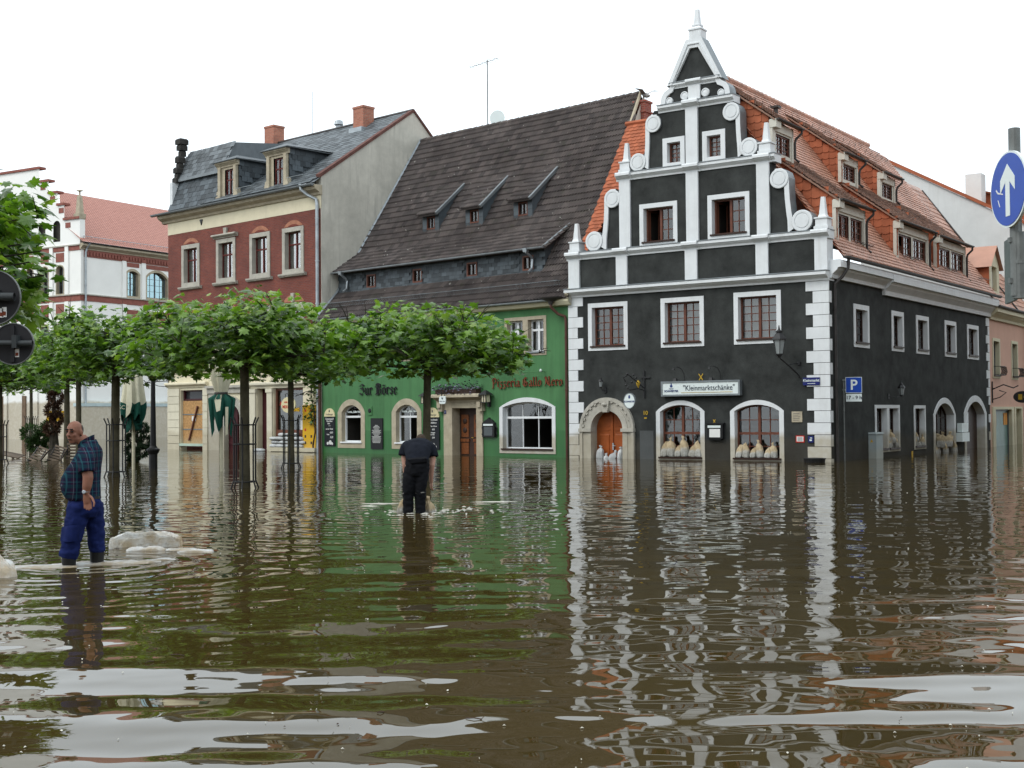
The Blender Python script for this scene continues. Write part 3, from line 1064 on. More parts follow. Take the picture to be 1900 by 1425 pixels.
# back of the gable, above the roof
part('gable_back', MB().prism(ped, .425, .45), M['grey_wall'], bh, FA)
for (u_, z_, w_) in ((2.83, 7.68, .55), (5.5, 7.71, .57)):
    part('open_sash', MB().ring(rect(0, w_, 0, 1.12), rect(.06, w_ - .06, .06, 1.06), -.02, .02), M['wood_frame'], bh, FA @ T(u_, .3, z_) @ Matrix.Rotation(R_(78), 4, 'Z'))


def band(outer, inner, y0=-.07, y1=.44):
    """A coping that follows a scroll: white front, zinc-covered edge."""
    m = MB()
    n = len(outer)
    vs = [(p[0], y0, p[1]) for p in outer] + [(p[0], y0, p[1]) for p in inner] + [(p[0], y1, p[1]) for p in outer] + [(p[0], .03, p[1]) for p in inner]
    for i in range(n - 1):
        m.cur = 0
        m.add([vs[i], vs[i + 1], vs[i + 1 + n], vs[i + n]], [(0, 1, 2, 3)])
        m.add([vs[i + n], vs[i + 1 + n], vs[i + 1 + 3 * n], vs[i + 3 * n]], [(0, 1, 2, 3)])
        m.cur = 1
        m.add([vs[i], vs[i + 1], vs[i + 1 + 2 * n], vs[i + 2 * n]], [(0, 1, 2, 3)])
    return m


def volute(cx, cz, r):
    m = MB()
    R = Matrix.Translation((cx, 0, cz)) @ Matrix.Rotation(math.pi / 2, 4, 'X')
    m.cur = 0
    m.lathe([(r, -.03), (r, .085), (r * .95, .1), (r * .74, .1), (r * .72, .08), (r * .66, .08), (r * .64, .1), (r * .62, .102), (.01, .104)], 32, R)
    m.cur = 1
    n = 28
    vs = []
    for k in range(n):
        a = 2 * math.pi * k / n
        vs.append((cx + r * 1.004 * math.cos(a), -.085, cz + r * 1.004 * math.sin(a)))
    vs += [(v[0], .42, v[2]) for v in vs]
    m.add(vs, [(k, k + n, (k + 1) % n + n, (k + 1) % n) for k in range(n)])
    return m


s2o = [(3.05, 9.66), (3.28, 9.66), (3.46, 9.55), (3.54, 9.33), (3.54, 9.0), (3.56, 8.6), (3.61, 8.2), (3.66, 7.9), (3.68, 7.62)]
s2i = [(3.05, 9.5), (3.2, 9.5), (3.31, 9.42), (3.37, 9.3), (3.37, 9.0), (3.39, 8.6), (3.43, 8.2), (3.47, 7.9), (3.48, 7.5)]
s3o = [(1.36, 12.1), (1.57, 12.1), (1.74, 12.0), (1.82, 11.8), (1.82, 11.45), (1.83, 11.1), (1.85, 10.8), (1.88, 10.55), (1.9, 10.32)]
s3i = [(1.36, 11.95), (1.5, 11.95), (1.6, 11.88), (1.66, 11.77), (1.66, 11.45), (1.67, 11.1), (1.69, 10.8), (1.71, 10.55), (1.72, 10.2)]
s4o = [(.92, 13.02), (.98, 12.95), (1.06, 12.9), (1.2, 12.82), (1.29, 12.68), (1.33, 12.5), (1.33, 12.36)]
s4i = [(.78, 12.98), (.86, 12.8), (.98, 12.74), (1.08, 12.68), (1.13, 12.58), (1.14, 12.48), (1.14, 12.36)]
for o, i, c in ((s2o, s2i, CN), (s3o, s3i, CN), (s4o, s4i, c4)):
    for a, b in zip(mir(o, c), mir(i, c)):
        part('scroll_band', band(a, b), [M['white'], M['zinc']], bh, FA)
for dx, z, r, c in ((3.2, 9.32, .33, CN), (3.98, 7.85, .36, CN), (1.5, 11.79, .31, CN), (2.13, 10.5, .32, CN)):
    for sgn in (-1, 1):
        part('volute', volute(c + sgn * dx, z, r), [M['white'], M['zinc']], bh, FA, smooth=False)
for dx, z, r in ((.99, 12.5, .13), (.4, 12.6, .15)):
    for sgn in (-1, 1):
        part('boss', MB().lathe([(r, -.02), (r, .06), (r * .8, .075), (r * .72, .05), (r * .5, .06), (.01, .07)], 20,
                                T(c4 + sgn * dx, 0, z) @ Matrix.Rotation(math.pi / 2, 4, 'X')), M['white'], bh, FA)
# pediment coping
po = [(c4 - 1.06, 13.0), (c4 - .3, 14.52), (c4 + .3, 14.52), (c4 + 1.06, 13.0)]
pi_ = [(c4 - .8, 13.08), (c4 - .16, 14.2), (c4 + .16, 14.2), (c4 + .8, 13.08)]
part('pediment_coping', band(po, pi_, -.1), [M['white'], M['zinc']], bh, FA)
pm = [(c4 - .93, 13.04), (c4 - .23, 14.36), (c4 + .23, 14.36), (c4 + .93, 13.04)]
part('pediment_moulding', band(pm, [(c4 + (p[0] - c4) * .93, p[1] - .04) for p in pm], -.14, .0), [M['white'], M['white']], bh, FA)
# cornices
for (a, b, z0, z1, p) in ((-.44, 9.57, 5.86, 6.16, .3), (-.46, 9.6, 7.23, 7.5, .17), (CN - 3.04, CN + 3.06, 9.92, 10.19, .16), (c4 - 1.43, c4 + 1.46, 12.13, 12.38, .16), (c4 - .95, c4 + .95, 12.9, 13.1, .12)):
    part('cornice', MB().profile(cornice_profile(z0, z1, p, .44), a, b), M['white'], bh, FA)
    part('cornice_cover', MB().profile([(-p - .02, z1 - .01), (.44, z1 + .004), (.44, z1 + .03), (-p - .02, z1 + .016)], a - .02, b + .02), M['zinc'], bh, FA)
# pilasters
PIL = [(-.36, .1, 6.18, 7.24), (1.66, 2.11, 6.18, 7.24), (4.42, 4.88, 6.18, 7.24), (7.06, 7.5, 6.18, 7.24), (9.12, 9.55, 6.18, 7.24),
       (1.82, 2.26, 7.52, 9.93), (4.49, 4.95, 7.52, 9.93), (7.12, 7.57, 7.52, 9.93), (4.5, 4.96, 10.21, 12.14), (4.62, 5.07, 12.41, 12.92)]
for k, (a, b, z0, z1) in enumerate(PIL):
    end = .42 if k in (0, 4, 5, 7) else .02
    part('pilaster', MB().box(a, b, -.09, end, z0, z1), M['white'], bh, FA)
    # capital breaking forward with the cornice above
    hh = .27 if z1 < 12.9 else .2
    part('capital', MB().profile(cornice_profile(z1 - .02, z1 + hh, .26 if z1 < 12.9 else .2, .02), a - .07, b + .07), M['white'], bh, FA)
# obelisks
for (c, z0, s) in ((-.1, 7.53, 1.0), (9.36, 7.53, 1.0), (2.05, 10.22, .98), (7.42, 10.22, 1.0)):
    m = MB()
    y = .12
    m.box(c - .24 * s, c + .24 * s, y - .24 * s, y + .24 * s, z0, z0 + .1)
    m.box(c - .2 * s, c + .2 * s, y - .2 * s, y + .2 * s, z0 + .1, z0 + .34)
    m.box(c - .235 * s, c + .235 * s, y - .235 * s, y + .235 * s, z0 + .34, z0 + .385)
    m.frus(c - .14 * s, c + .14 * s, y - .14 * s, y + .14 * s, z0 + .385, z0 + .48, .8)
    m.frus(c - .105 * s, c + .105 * s, y - .105 * s, y + .105 * s, z0 + .48, z0 + 1.06, .55)
    part('obelisk', m, M['white'], bh, FA)
m = MB()
cf = 4.9
m.box(cf - .22, cf + .22, -.08, .36, 14.5, 14.82)
m.box(cf - .25, cf + .25, -.11, .39, 14.82, 14.87)
m.frus(cf - .22, cf + .22, -.08, .36, 14.87, 14.98, .55)
m.box(cf - .15, cf + .15, -.01, .29, 14.98, 15.03)
m.frus(cf - .1, cf + .1, .04, .24, 15.03, 15.56, .6)
part('top_finial', m, M['white'], bh, FA)
# quoins
z = 5.86
for k in range(17):
    h = .335 if k == 0 else .388
    wide = k % 2 == 0
    part('quoin', MB().box(-.42, .21 if wide else -.02, -.035, .03, z - h + .012, z - .004), M['white'], bh, FA)
    part('quoin', MB().box(8.78 if wide else 9.02, 9.565, -.035, .02 if wide else .22, z - h + .012, z - .004), M['white'], bh, FA)
    z -= h
# portal
cx, zi, r1 = 1.2, 1.06, 1.13
pr = MB()
ao = arch(cx - r1, cx + r1, -.6, zi, zi + r1, 24)
a1 = arch(cx - r1 + .12, cx + r1 - .12, -.6, zi, zi + r1 - .12, 24)
a2 = arch(cx - .86, cx + .86, -.6, zi, zi + .86, 24)
a3 = arch(cx - .66, cx + .66, -.6, zi, zi + .66, 24)
pr.ring(ao, a1, -.12, -.06, back=.02)
pr.ring(a1, a2, -.07, -.03, back=.0)
pr.ring(a2, a3, -.09, .34, back=-.02)
pr.box(cx - r1 - .02, cx - .62, -.16, .02, zi - .1, zi + .02)
pr.box(cx + .62, cx + r1 + .02, -.16, .02, zi - .1, zi + .02)
portal = part('portal', pr, M['stone'], bh, FA)
for k in range(13):
    a = math.pi * (k + .5) / 13
    rr = 1.0
    x, zz_ = cx + rr * math.cos(a), zi + rr * math.sin(a)
    part('dentil', MB().box(-.045, .045, -.035, .03, -.05, .05), M['stone'], portal, FA @ T(x, -.085, zz_) @ Matrix.Rotation(-(a - math.pi / 2), 4, 'Y'))
part('keystone', MB().prism([(cx - .1, zi + .6), (cx + .1, zi + .6), (cx + .17, zi + 1.02), (cx - .17, zi + 1.02)], -.2, .0).lathe([(.06, 0), (.1, .06), (.06, .12)], 10, T(cx, -.2, zi + .82)),
     M['stone'], portal, FA)
for sx in (-1, 1):
    c0 = cx + sx * .9
    nm = MB()
    for k in range(9):
        a0, a1_ = math.pi * k / 9, math.pi * (k + 1) / 9
        am = (a0 + a1_) / 2
        nm.prism(ccw([(c0, .66), (c0 + .19 * math.cos(a0), .66 + .2 * math.sin(a0)), (c0 + .23 * math.cos(am), .66 + .24 * math.sin(am)), (c0 + .19 * math.cos(a1_), .66 + .2 * math.sin(a1_))]), -.06, .0)
    part('shell_niche', nm, M['stone'], portal, FA)
    part('jamb_panel', MB().box(c0 - .19, c0 + .19, -.05, 0, -.6, .62), M['stone'], portal, FA)
# door: two leaves with raised panels
dr = MB()
dz = arch(cx - .7, cx + .7, -.6, zi, zi + .7, 20)
door = part('door', MB().prism(dz, .34, .4), M['door_wood'], bh, FA)
for s0, s1 in ((cx - .6, cx - .06), (cx + .06, cx + .6)):
    part('door_panel', MB().frus(s0 + .06, s1 - .06, -.8, .8, 0, .03, .92, T(0, .34, .28) @ Matrix.Rotation(math.pi / 2, 4, 'X') @ Matrix.Diagonal((1, .75, 1, 1))), M['door_wood'], door, FA)
    part('door_panel', MB().box(s0 + .04, s1 - .04, .315, .34, 1.0, 1.04).box(s0 + .04, s1 - .04, .315, .34, 1.16, 1.2), M['door_wood'], door, FA)
part('meeting_stile', MB().box(cx - .045, cx + .045, .3, .34, -.6, 1.74), M['door_wood'], door, FA)
part('handle', MB().box(cx + .03, cx + .08, .27, .3, .3, .55).tube([(cx + .055, .25, .45), (cx + .17, .25, .45)], .012, 6), M['zinc_light'], door, FA)
part('metal_panel', MB().box(2.53, 3.08, -.02, .02, -.4, 1.0), pmat('grey_painted_panel', (0.075, 0.08, 0.08), .7), bh, FA)
# sill course of the lower windows is in the surround; side street front
sh = []
ks = dict(cols=2, rows=4, thick=(1,), rv=.19, frame_m='dark_frame', room=1.0, sw=.17)
for (a, b) in ((2.22, 3.68), (6.0, 7.3), (8.74, 10.24), (12.29, 13.83), (15.39, 17.06)):
    sh.append(window(bh, FB, a, b, 3.79, 5.25, **ks))
k2 = dict(cols=2, rows=3, thick=(1,), rv=.22, frame_m='dark_frame', room=1.0, sw=.12)
sh.append(window(bh, FB, 4.15, 5.46, .17, 1.84, **k2))
sh.append(window(bh, FB, 5.462, 6.7, .17, 1.84, **k2))
sh.append(window(bh, FB, 8.33, 9.68, .17, 1.83, **k2))
sh.append(window(bh, FB, 10.68, 13.55, -.5, 2.14, zs=1.45, cols=4, rows=4, thick=(2,), rv=.32, frame_m='dark_frame', sw=.22, sill=None))
d2 = arch(14.75, 18.1, -.6, 1.5, 2.26)
d2i = arch(15.05, 17.8, -.6, 1.45, 2.0)
sh.append(arch(14.9, 17.95, -.6, 1.48, 2.13))
part('side_portal', MB().ring(d2, d2i, -.03, .32, back=.02), M['white'], bh, FB)
sd = part('side_door', MB().prism(d2i, .32, .37), M['door_dark'], bh, FB)
part('door_glass', MB().box(15.9, 16.5, .305, .32, .85, 1.55), M['lantern_glass'], sd, FB)
part('handle', MB().box(15.35, 15.5, .28, .32, .42, .5), M['zinc_light'], sd, FB)
part('side_wall', MB().sheet(rect(0, 18.73, -.7, 6.0), sh), M['dark'], bh, FB)
part('side_cornice', MB().profile(cornice_profile(5.94, 6.52, .42, .05), .06, 5.08), M['white'], bh, FB)
part('side_cornice', MB().profile(cornice_profile(5.74, 6.52, .44, .05), 5.08, 18.9), M['white'], bh, FB)
z = 5.7
for k in range(16):
    a = 18.24 if k % 2 == 0 else 18.5
    if z > 2.3 or k % 2:
        part('quoin', MB().box(a, 18.74, -.03, .02, z - .37, z - .01), M['white'], bh, FB)
    z -= .385
# roofs
SL = Vector((0, 5.1, 7.04))
SLn = SL.length
RB = FB @ axes((.45, -.37, 6.6), (1, 0, 0), SL)
roof = part('roof', MB().add([(0, 0, 0), (16.6, 0, 0), (16.6, SLn, 0), (0, SLn, 0)], [(0, 1, 2, 3)]).add([(16.6, 0, 0), (18.5, 0, 0), (18.5, SLn * .97, 0), (16.6, SLn * .97, 0)], [(0, 1, 2, 3)]),
            M['tile_cheek'], bh, RB)
tiles(roof, RB, 18.45, SLn, .2, .165, 'beaver', M['tile_red_piece'], M['tile_red'], 0, lambda x, y: x < 16.6 or y < SLn * .96)
RL = FA @ axes((-.62, 19.0, 6.6), (0, -1, 0), (5.34, 0, 7.04))
SLl = Vector((5.34, 7.04)).length
roof2 = part('roof', MB().add([(0, 0, 0), (18.55, 0, 0), (18.55, SLl, 0), (0, SLl, 0)], [(0, 1, 2, 3)]), M['tile_cheek'], bh, RL)
tiles(roof2, RL, 18.55, SLl, .2, .165, 'beaver', M['tile_red_piece'], M['tile_red'], 0, lambda x, y: x > 8)
# cross wing behind the gable, its front slope filling the gap to the green inn
RC = FA @ axes((-.72, .86, 7.2), (1, 0, 0), (0, 1, 1.46))
Lc = math.hypot(4.1, 4.1 * 1.46)
rc = part('roof', MB().add([(0, 0, 0), (2.9, 0, 0), (2.9, Lc, 0), (0, Lc, 0)], [(0, 1, 2, 3)]), M['tile_cheek'], bh, RC)
tiles(rc, RC, 2.9, Lc, .2, .19, 'beaver', M['tile_cheek'], M['tile_cheek'], 0)
part('ridge_cap', MB().tube([(-.8, 4.97, 13.24), (2.3, 4.97, 13.24)], .1, 6), M['tile_cheek'], rc, FA)
rg = MB()
for k in range(46):
    x = .5 + k * .36
    rg.tube([(x, 4.74, 13.68), (x + .4, 4.74, 13.7)], [.1, .115], 8)
part('ridge_tiles', rg, M['tile_red'], bh, FB, kind='stuff')
# snow hooks along the roofs
sn = MB()
for zz_, a, b in ((.9, .8, 18), ):
    for k in range(int((b - a) / .33)):
        x = a + k * .33
        if (k // 5) % 3 == 1:
            sn.tube([(x, zz_, .05), (x, zz_ - .05, .2)], .009, 4)
    for k in range(5, int((b - a) / .33), 15):
        x = a + k * .33
        sn.tube([(x - .1, zz_, .16), (x + 1.5, zz_, .16)], .009, 4)
        sn.tube([(x - .1, zz_ + .03, .1), (x + 1.5, zz_ + .03, .1)], .009, 4)
for k in range(26):
    sn.tube([(.6 + k * .68, SLn - .75, .04), (.6 + k * .68, SLn - .78, .13), (.6 + k * .68, SLn - .7, .17)], .012, 4)
part('snow_hooks', sn, M['zinc_dark'], roof, RB, kind='stuff')
# gutter and corner downpipe
gt = MB()
n = 8
ga = [(-.47 + .085 * math.cos(math.pi + math.pi * k / n), 6.64 + .085 * math.sin(math.pi + math.pi * k / n)) for k in range(n + 1)]
gt.profile(ga + [(ga[-1][0] + .012, 6.65), (ga[0][0] - .012, 6.65)], .3, 18.95)
part('gutter', gt, M['zinc_dark'], bh, FB)
down_pipe('downpipe', bh, FB, [(.62, -.47, 6.58), (.62, -.45, 6.3), (.5, -.3, 6.0), (.36, -.09, 5.75), (.36, -.09, 5.5), (.36, -.09, -.3)], .055, M['zinc_dark'])


def slope_z(y):
    return 6.6 + (y + .37) * 7.04 / 5.1


def dormer(u0, u1, zs, zt, f, win, k=.75, cheek=.3):
    """Shed dormer on the side street roof; its windows are parts of the house."""
    yb = (zt + .1 - 6.6 - .37 * 7.04 / 5.1 - k * f + .12 * k) / (7.04 / 5.1 - k)
    zb = slope_z(yb)
    fr = MB()
    h = [rect(a + .02, b - .02, c + .02, d - .02) for a, b, c, d in win]
    fr.sheet(rect(u0, u1, zs, zt), h, y=f)
    fr.add([(u1, f, zs), (u1, yb, zb), (u1, f, zt)], [(0, 1, 2)])
    fr.box(u0 - .1, u0 + .14, f - .07, f + .05, zs - .05, zt + .04)
    fr.box(u1 - .14, u1, f - .05, f + .05, zs - .05, zt + .02)
    fr.box(u0 - .12, u0 + .3, f - .22, f + .02, zt - .22, zt + .06)
    fr.box(u0 + .14, u1, f - .05, f + .02, zt - .28, zt)
    d = part('dormer', fr, M['trim_white'], bh, FB)
    Lr = math.hypot(yb - f + .2, k * (yb - f + .2))
    DR = FB @ axes((u0 - .15, f - .2, zt + .1 - .06), (1, 0, 0), (0, 1, k))
    W = u1 - u0 + .45
    part('dormer_roof', MB().box(0, W, 0, Lr, -.05, 0), M['tile_brown'], d, DR)
    tiles(d, DR, W, Lr, .2, .165, 'beaver', M['tile_brown'], M['tile_brown'], 0, seed=int(u0 * 9))
    # tile-hung cheek facing the square
    C0 = FB @ axes((u0, yb, zs - .1), (0, -1, 0), (0, 0, 1))
    wd = yb - f

    def ins(x, y):
        yy = yb - x
        zz = zs - .1 + y
        return slope_z(yy) - .12 < zz < zt + .08 + k * (yy - f)
    part('cheek', MB().add([(u0 + .01, f, zs - .1), (u0 + .01, yb + .1, zb), (u0 + .01, f, zt + .05)], [(0, 1, 2)]), M['tile_cheek'], d, FB)
    tiles(d, C0, wd, zb - zs + .2, cheek, cheek * .95, 'beaver', M['tile_cheek'], M['tile_cheek'], 0, ins, name='hung_tile', stag=False, seed=int(u0 * 5))
    g = MB()
    ga = [(f - .27 + .06 * math.cos(math.pi + math.pi * q / 6), zt + .07 + .06 * math.sin(math.pi + math.pi * q / 6)) for q in range(7)]
    g.profile(ga, u0 - .1, u1 + .36)
    part('dormer_gutter', g, M['zinc_dark'], d, FB)
    part('dormer_pipe', MB().tube([(u1 + .24, f - .26, zt + .03), (u1 + .24, f - .26, zt - .1), (u1 + .1, f - .1, zt - .3), (u1 + .05, f - .08, zt - .45), (u1 + .05, f - .08, zs + .12), (u1 + .14, f - .2, zs)], .045, 7),
         M['zinc_dark'], d, FB)
    for a, b, c, e in win:
        window(bh, FB @ T(0, f, 0), a, b, c, e, sw=.03, rv=.08, proud=.0, sur=None, sill=None, frame_m='wood_frame', cols=4, rows=4, thick=(2,), fw=.045, bw=.025, room=.7, opened=((0, 1) if abs(u0 - 7) < .1 and a < 8 else ()))


dormer(1.05, 3.75, 7.12, 8.56, .14, [(1.2, 2.3, 7.25, 8.22), (2.45, 3.6, 7.25, 8.22)])
dormer(7.0, 10.75, 7.12, 8.56, .14, [(7.2, 8.8, 7.25, 8.22), (9.0, 10.55, 7.25, 8.22)])
dormer(11.75, 15.75, 7.1, 8.52, .14, [(11.95, 13.65, 7.22, 8.2), (13.85, 15.55, 7.22, 8.2)])
dormer(.62, 2.35, 10.3, 11.42, 2.15, [(.95, 2.15, 10.4, 11.1)], cheek=.26)
dormer(6.85, 8.6, 10.3, 11.3, 2.15, [(7.15, 8.4, 10.4, 11.02)], cheek=.26)
dormer(11.1, 12.9, 10.2, 11.2, 2.15, [(11.4, 12.65, 10.3, 10.92)], cheek=.26)
part('vent_pipe', MB().tube([(4.2, 3.6, 12.0), (4.2, 3.55, 12.75)], .09, 8).box(4.05, 4.35, 3.4, 3.7, 12.75, 12.83), M['zinc_dark'], bh, FB)
part('chimney', MB().box(-1.05, -.5, 6.0, 6.55, 8.0, 14.32).box(-1.1, -.45, 5.95, 6.6, 13.9, 13.97).box(-1.09, -.46, 5.96, 6.59, 14.32, 14.4), M['chimney_red'], bh, FA)


# ------------------------------------------------------------------ things fixed to the dark corner house
sg = thing('inn_sign', 'long pale blue signboard with inn name above the arched windows', 'sign', FA @ T(5.0, 0, 2.45))
part('board', MB().box(3.52, 6.47, -.2, -.04, 2.21, 2.69), M['sign_white'], sg, FA)
part('frame', MB().ring(rect(3.5, 6.49, 2.19, 2.71), rect(3.56, 6.43, 2.25, 2.65), -.22, -.18, back=-.03), M['zinc'], sg, FA)
part('lettering', text_mesh('"Kleinmarktschänke"', .27, M['ink'], .004, -.002, xs=.86), None, sg, FA @ T(5.33, -.21, 2.46))
part('underline', MB().box(4.28, 6.22, -.212, -.2, 2.305, 2.317), M['gold'], sg, FA)
part('lettering', text_mesh('SCHWERTER', .095, M['ink_blue'], .004, .001), None, sg, FA @ T(3.9, -.21, 2.37))
part('lettering', text_mesh('MEISSNER', .04, M['ink_blue'], .004), None, sg, FA @ T(3.9, -.21, 2.45))
part('emblem', MB().prism([(3.87, 2.5), (3.93, 2.5), (3.95, 2.55), (3.92, 2.6), (3.88, 2.6), (3.85, 2.55)], -.212, -.2).disc(3.9, 2.62, .022, -.212, -.2, 10), M['ink_blue'], sg, FA)
for x in (4.35, 5.72):
    part('lamp_arm', MB().tube([(x, -.06, 2.7), (x, -.1, 2.95), (x - .05, -.2, 3.13), (x - .15, -.33, 3.2), (x - .24, -.42, 3.16)], .012, 6).lathe([(.02, .05), (.06, -.03)], 8, T(x - .24, -.42, 3.12)), M['iron'], sg, FA)
    part('flood_lamp', MB().frus(x - .42, x - .27, -.16, -.04, 2.71, 2.81, .6), M['iron'], sg, FA)
part('crossed_swords', MB().box(-.015, .015, -.02, 0, -.13, .13, T(4.98, -.05, 2.84) @ Matrix.Rotation(.6, 4, 'Y')).box(-.015, .015, -.045, -.022, -.13, .13, T(4.98, -.05, 2.84) @ Matrix.Rotation(-.6, 4, 'Y')), M['gold'], sg, FA)

osn = thing('hanging_sign', 'round white brewery sign hanging from a wrought iron bracket beside the arched door', 'sign', FA @ T(2.74, 0, 2.6))
br = MB()
br.tube([(2.74, -.04, 2.15), (2.74, -.04, 3.12)], .028, 6)
br.box(2.6, 2.98, -.06, -.03, 2.85, 2.9)
br.tube([(2.74, -.05, 2.5), (2.66, -.5, 2.75), (2.6, -.9, 2.95), (2.55, -1.15, 2.85), (2.57, -1.05, 2.72)], .018, 6)
br.tube([(2.74, -.05, 2.42), (2.68, -.4, 2.48), (2.62, -.85, 2.42), (2.6, -1.0, 2.5), (2.62, -.92, 2.58)], .016, 6)
br.tube([(2.62, -.85, 2.42), (2.62, -.85, 2.3)], .01, 5)
for (y, z) in ((-.45, 2.86), (-.75, 2.7), (-1.05, 2.98), (-.3, 2.62), (-.62, 2.96), (-1.16, 2.6)):
    br.lathe([(.005, -.05), (.045, 0), (.005, .05)], 6, FA.inverted() @ FA @ T(2.65, y, z))
part('bracket', br, M['iron'], osn, FA)
part('bunch_of_grapes', MB().lathe([(.01, -.14), (.06, -.03), (.075, .05), (.03, .13)], 8, T(2.66, -.32, 2.64)), M['gold'], osn, FA)
OS = FA @ T(2.62, -.85, 2.05) @ Matrix.Rotation(R_(-14), 4, 'Z')
part('disc', MB().lathe([(.26, -.025), (.26, .025)], 28, Matrix.Rotation(math.pi / 2, 4, 'X')), M['sign_white'], osn, OS)
part('rim', MB().ring([(.275 * math.cos(k * math.pi / 14), .275 * math.sin(k * math.pi / 14)) for k in range(28)], [(.25 * math.cos(k * math.pi / 14), .25 * math.sin(k * math.pi / 14)) for k in range(28)], -.032, .03), M['zinc'], osn, OS)
part('lettering', text_mesh('SCHWERTER', .085, M['ink_blue'], .003, .001), None, osn, OS @ T(0, -.03, -.03))
part('emblem', MB().prism([(-.03, .08), (.03, .08), (.05, .13), (.02, .2), (-.02, .2), (-.05, .13)], -.03, -.026), M['ink_blue'], osn, OS)

wl1 = thing('wall_lantern', 'large black six sided street lantern on a bracket near the white corner quoins', 'lantern', FA @ T(8.5, 0, 3.2))
part('bracket', MB().tube([(8.55, -.04, 2.72), (8.5, -.12, 2.85), (8.36, -.45, 3.1), (8.2, -.8, 3.35)], .025, 6).tube([(8.5, -.04, 3.2), (8.4, -.3, 3.18), (8.33, -.5, 3.12)], .018, 6)
     .lathe([(.06, -.05), (.06, .05)], 8, T(8.52, -.04, 3.2)), M['iron'], wl1, FA)
lantern(wl1, FA, 8.18, -.82, 3.5, 1.35)
part('bulb', MB().lathe([(.02, 0), (.05, .06), (.045, .12), (.02, .16)], 8), M['paper'], wl1, FA @ T(8.18, -.82, 3.56))
wl2 = thing('wall_lantern', 'small black lantern above the arched orange door', 'lantern', FA @ T(1.1, 0, 2.5))
part('bracket', MB().tube([(1.12, -.02, 2.45), (1.1, -.15, 2.42), (1.06, -.2, 2.55)], .015, 6).box(1.06, 1.18, -.03, 0, 2.36, 2.56), M['iron'], wl2, FA)
lantern(wl2, FA, 1.05, -.2, 2.58, .55)
wl3 = thing('wall_lantern', 'black lantern on a bracket above the twin window of the side street', 'lantern', FB @ T(5.9, 0, 2.2))
part('bracket', MB().tube([(5.55, -.02, 2.14), (5.75, -.25, 2.12), (6.1, -.3, 2.14)], .015, 6).box(5.5, 5.62, -.03, 0, 2.06, 2.24), M['iron'], wl3, FB)
lantern(wl3, FB, 6.1, -.3, 2.2, .75)

mb = thing('menu_case', 'black wall case with a lit white menu between two arched windows', 'display case', FA @ T(5.5, 0, 1))
part('case', MB().box(5.22, 5.8, -.14, 0, .73, 1.23).box(5.18, 5.84, -.17, 0, 1.22, 1.27).box(5.3, 5.72, -.1, 0, .68, .73), M['black_paint'], mb, FA)
part('menu_sheet', MB().box(5.31, 5.71, -.15, -.13, .78, 1.06), M['paper'], mb, FA)
part('header', MB().box(5.25, 5.73, -.152, -.13, 1.1, 1.18), M['sign_white'], mb, FA)
part('crest', MB().box(-.012, .012, -.02, 0, -.06, .06, T(5.5, -.12, 1.33) @ Matrix.Rotation(.6, 4, 'Y')).box(-.012, .012, -.045, -.022, -.06, .06, T(5.5, -.12, 1.33) @ Matrix.Rotation(-.6, 4, 'Y')), M['gold'], mb, FA)
pq = thing('plaque', 'small beige inscribed plaque near the corner quoins', 'plaque', FA @ T(8.4, 0, 1.45))
part('plate', MB().box(8.24, 8.6, -.03, 0, 1.28, 1.63), M['tan_stone'], pq, FA)
for k in range(5):
    part('text_line', MB().box(8.29, 8.29 + .26 * (.7 + .3 * ((k * 7) % 3) / 2), -.033, -.03, 1.34 + k * .055, 1.352 + k * .055), M['ink'], pq, FA)
nt_ = thing('notice', 'white notice with a red border low on the dark wall', 'sign', FA @ T(8.5, 0, .7))
part('plate', MB().box(8.37, 8.66, -.02, 0, .62, .84), M['red_paint'], nt_, FA)
part('sheet', MB().box(8.4, 8.63, -.024, -.02, .65, .81), M['paper'], nt_, FA)
for k in range(4):
    part('text_line', MB().box(8.43, 8.6, -.027, -.024, .67 + k * .033, .682 + k * .033), M['ink'], nt_, FA)
np_ = thing('number_plate', 'tiny blue plate beside the notice at the house corner', 'sign', FA @ T(8.9, 0, .7))
part('plate', MB().box(8.8, 8.98, -.045, 0, .62, .83), M['navy'], np_, FA)
part('mark', MB().box(8.85, 8.93, -.05, -.045, .67, .72).box(8.87, 8.94, -.05, -.045, .75, .78), M['sign_white'], np_, FA)
ss = thing('street_sign', 'blue enamel street name sign on the white corner quoins', 'sign', FA @ T(8.95, 0, 2.6))
part('plate', MB().box(8.66, 9.23, -.075, -.04, 2.48, 2.73), M['navy'], ss, FA)
part('lettering', text_mesh('Kleinmarkt', .125, M['sign_white'], .003, .002), None, ss, FA @ T(8.945, -.078, 2.63))
part('underscore', MB().box(8.82, 9.08, -.08, -.075, 2.525, 2.54), M['sign_white'], ss, FA)
hn = thing('house_number', 'gilded house number on the dark wall right of the arched door', 'number', FA @ T(2.76, 0, 1.6))
part('numeral', text_mesh('10', .2, M['gold'], .008, .004), None, hn, FA @ T(2.76, -.012, 1.62))
part('small_plate', MB().box(2.71, 2.81, -.015, 0, 1.42, 1.47), M['gold'], hn, FA)

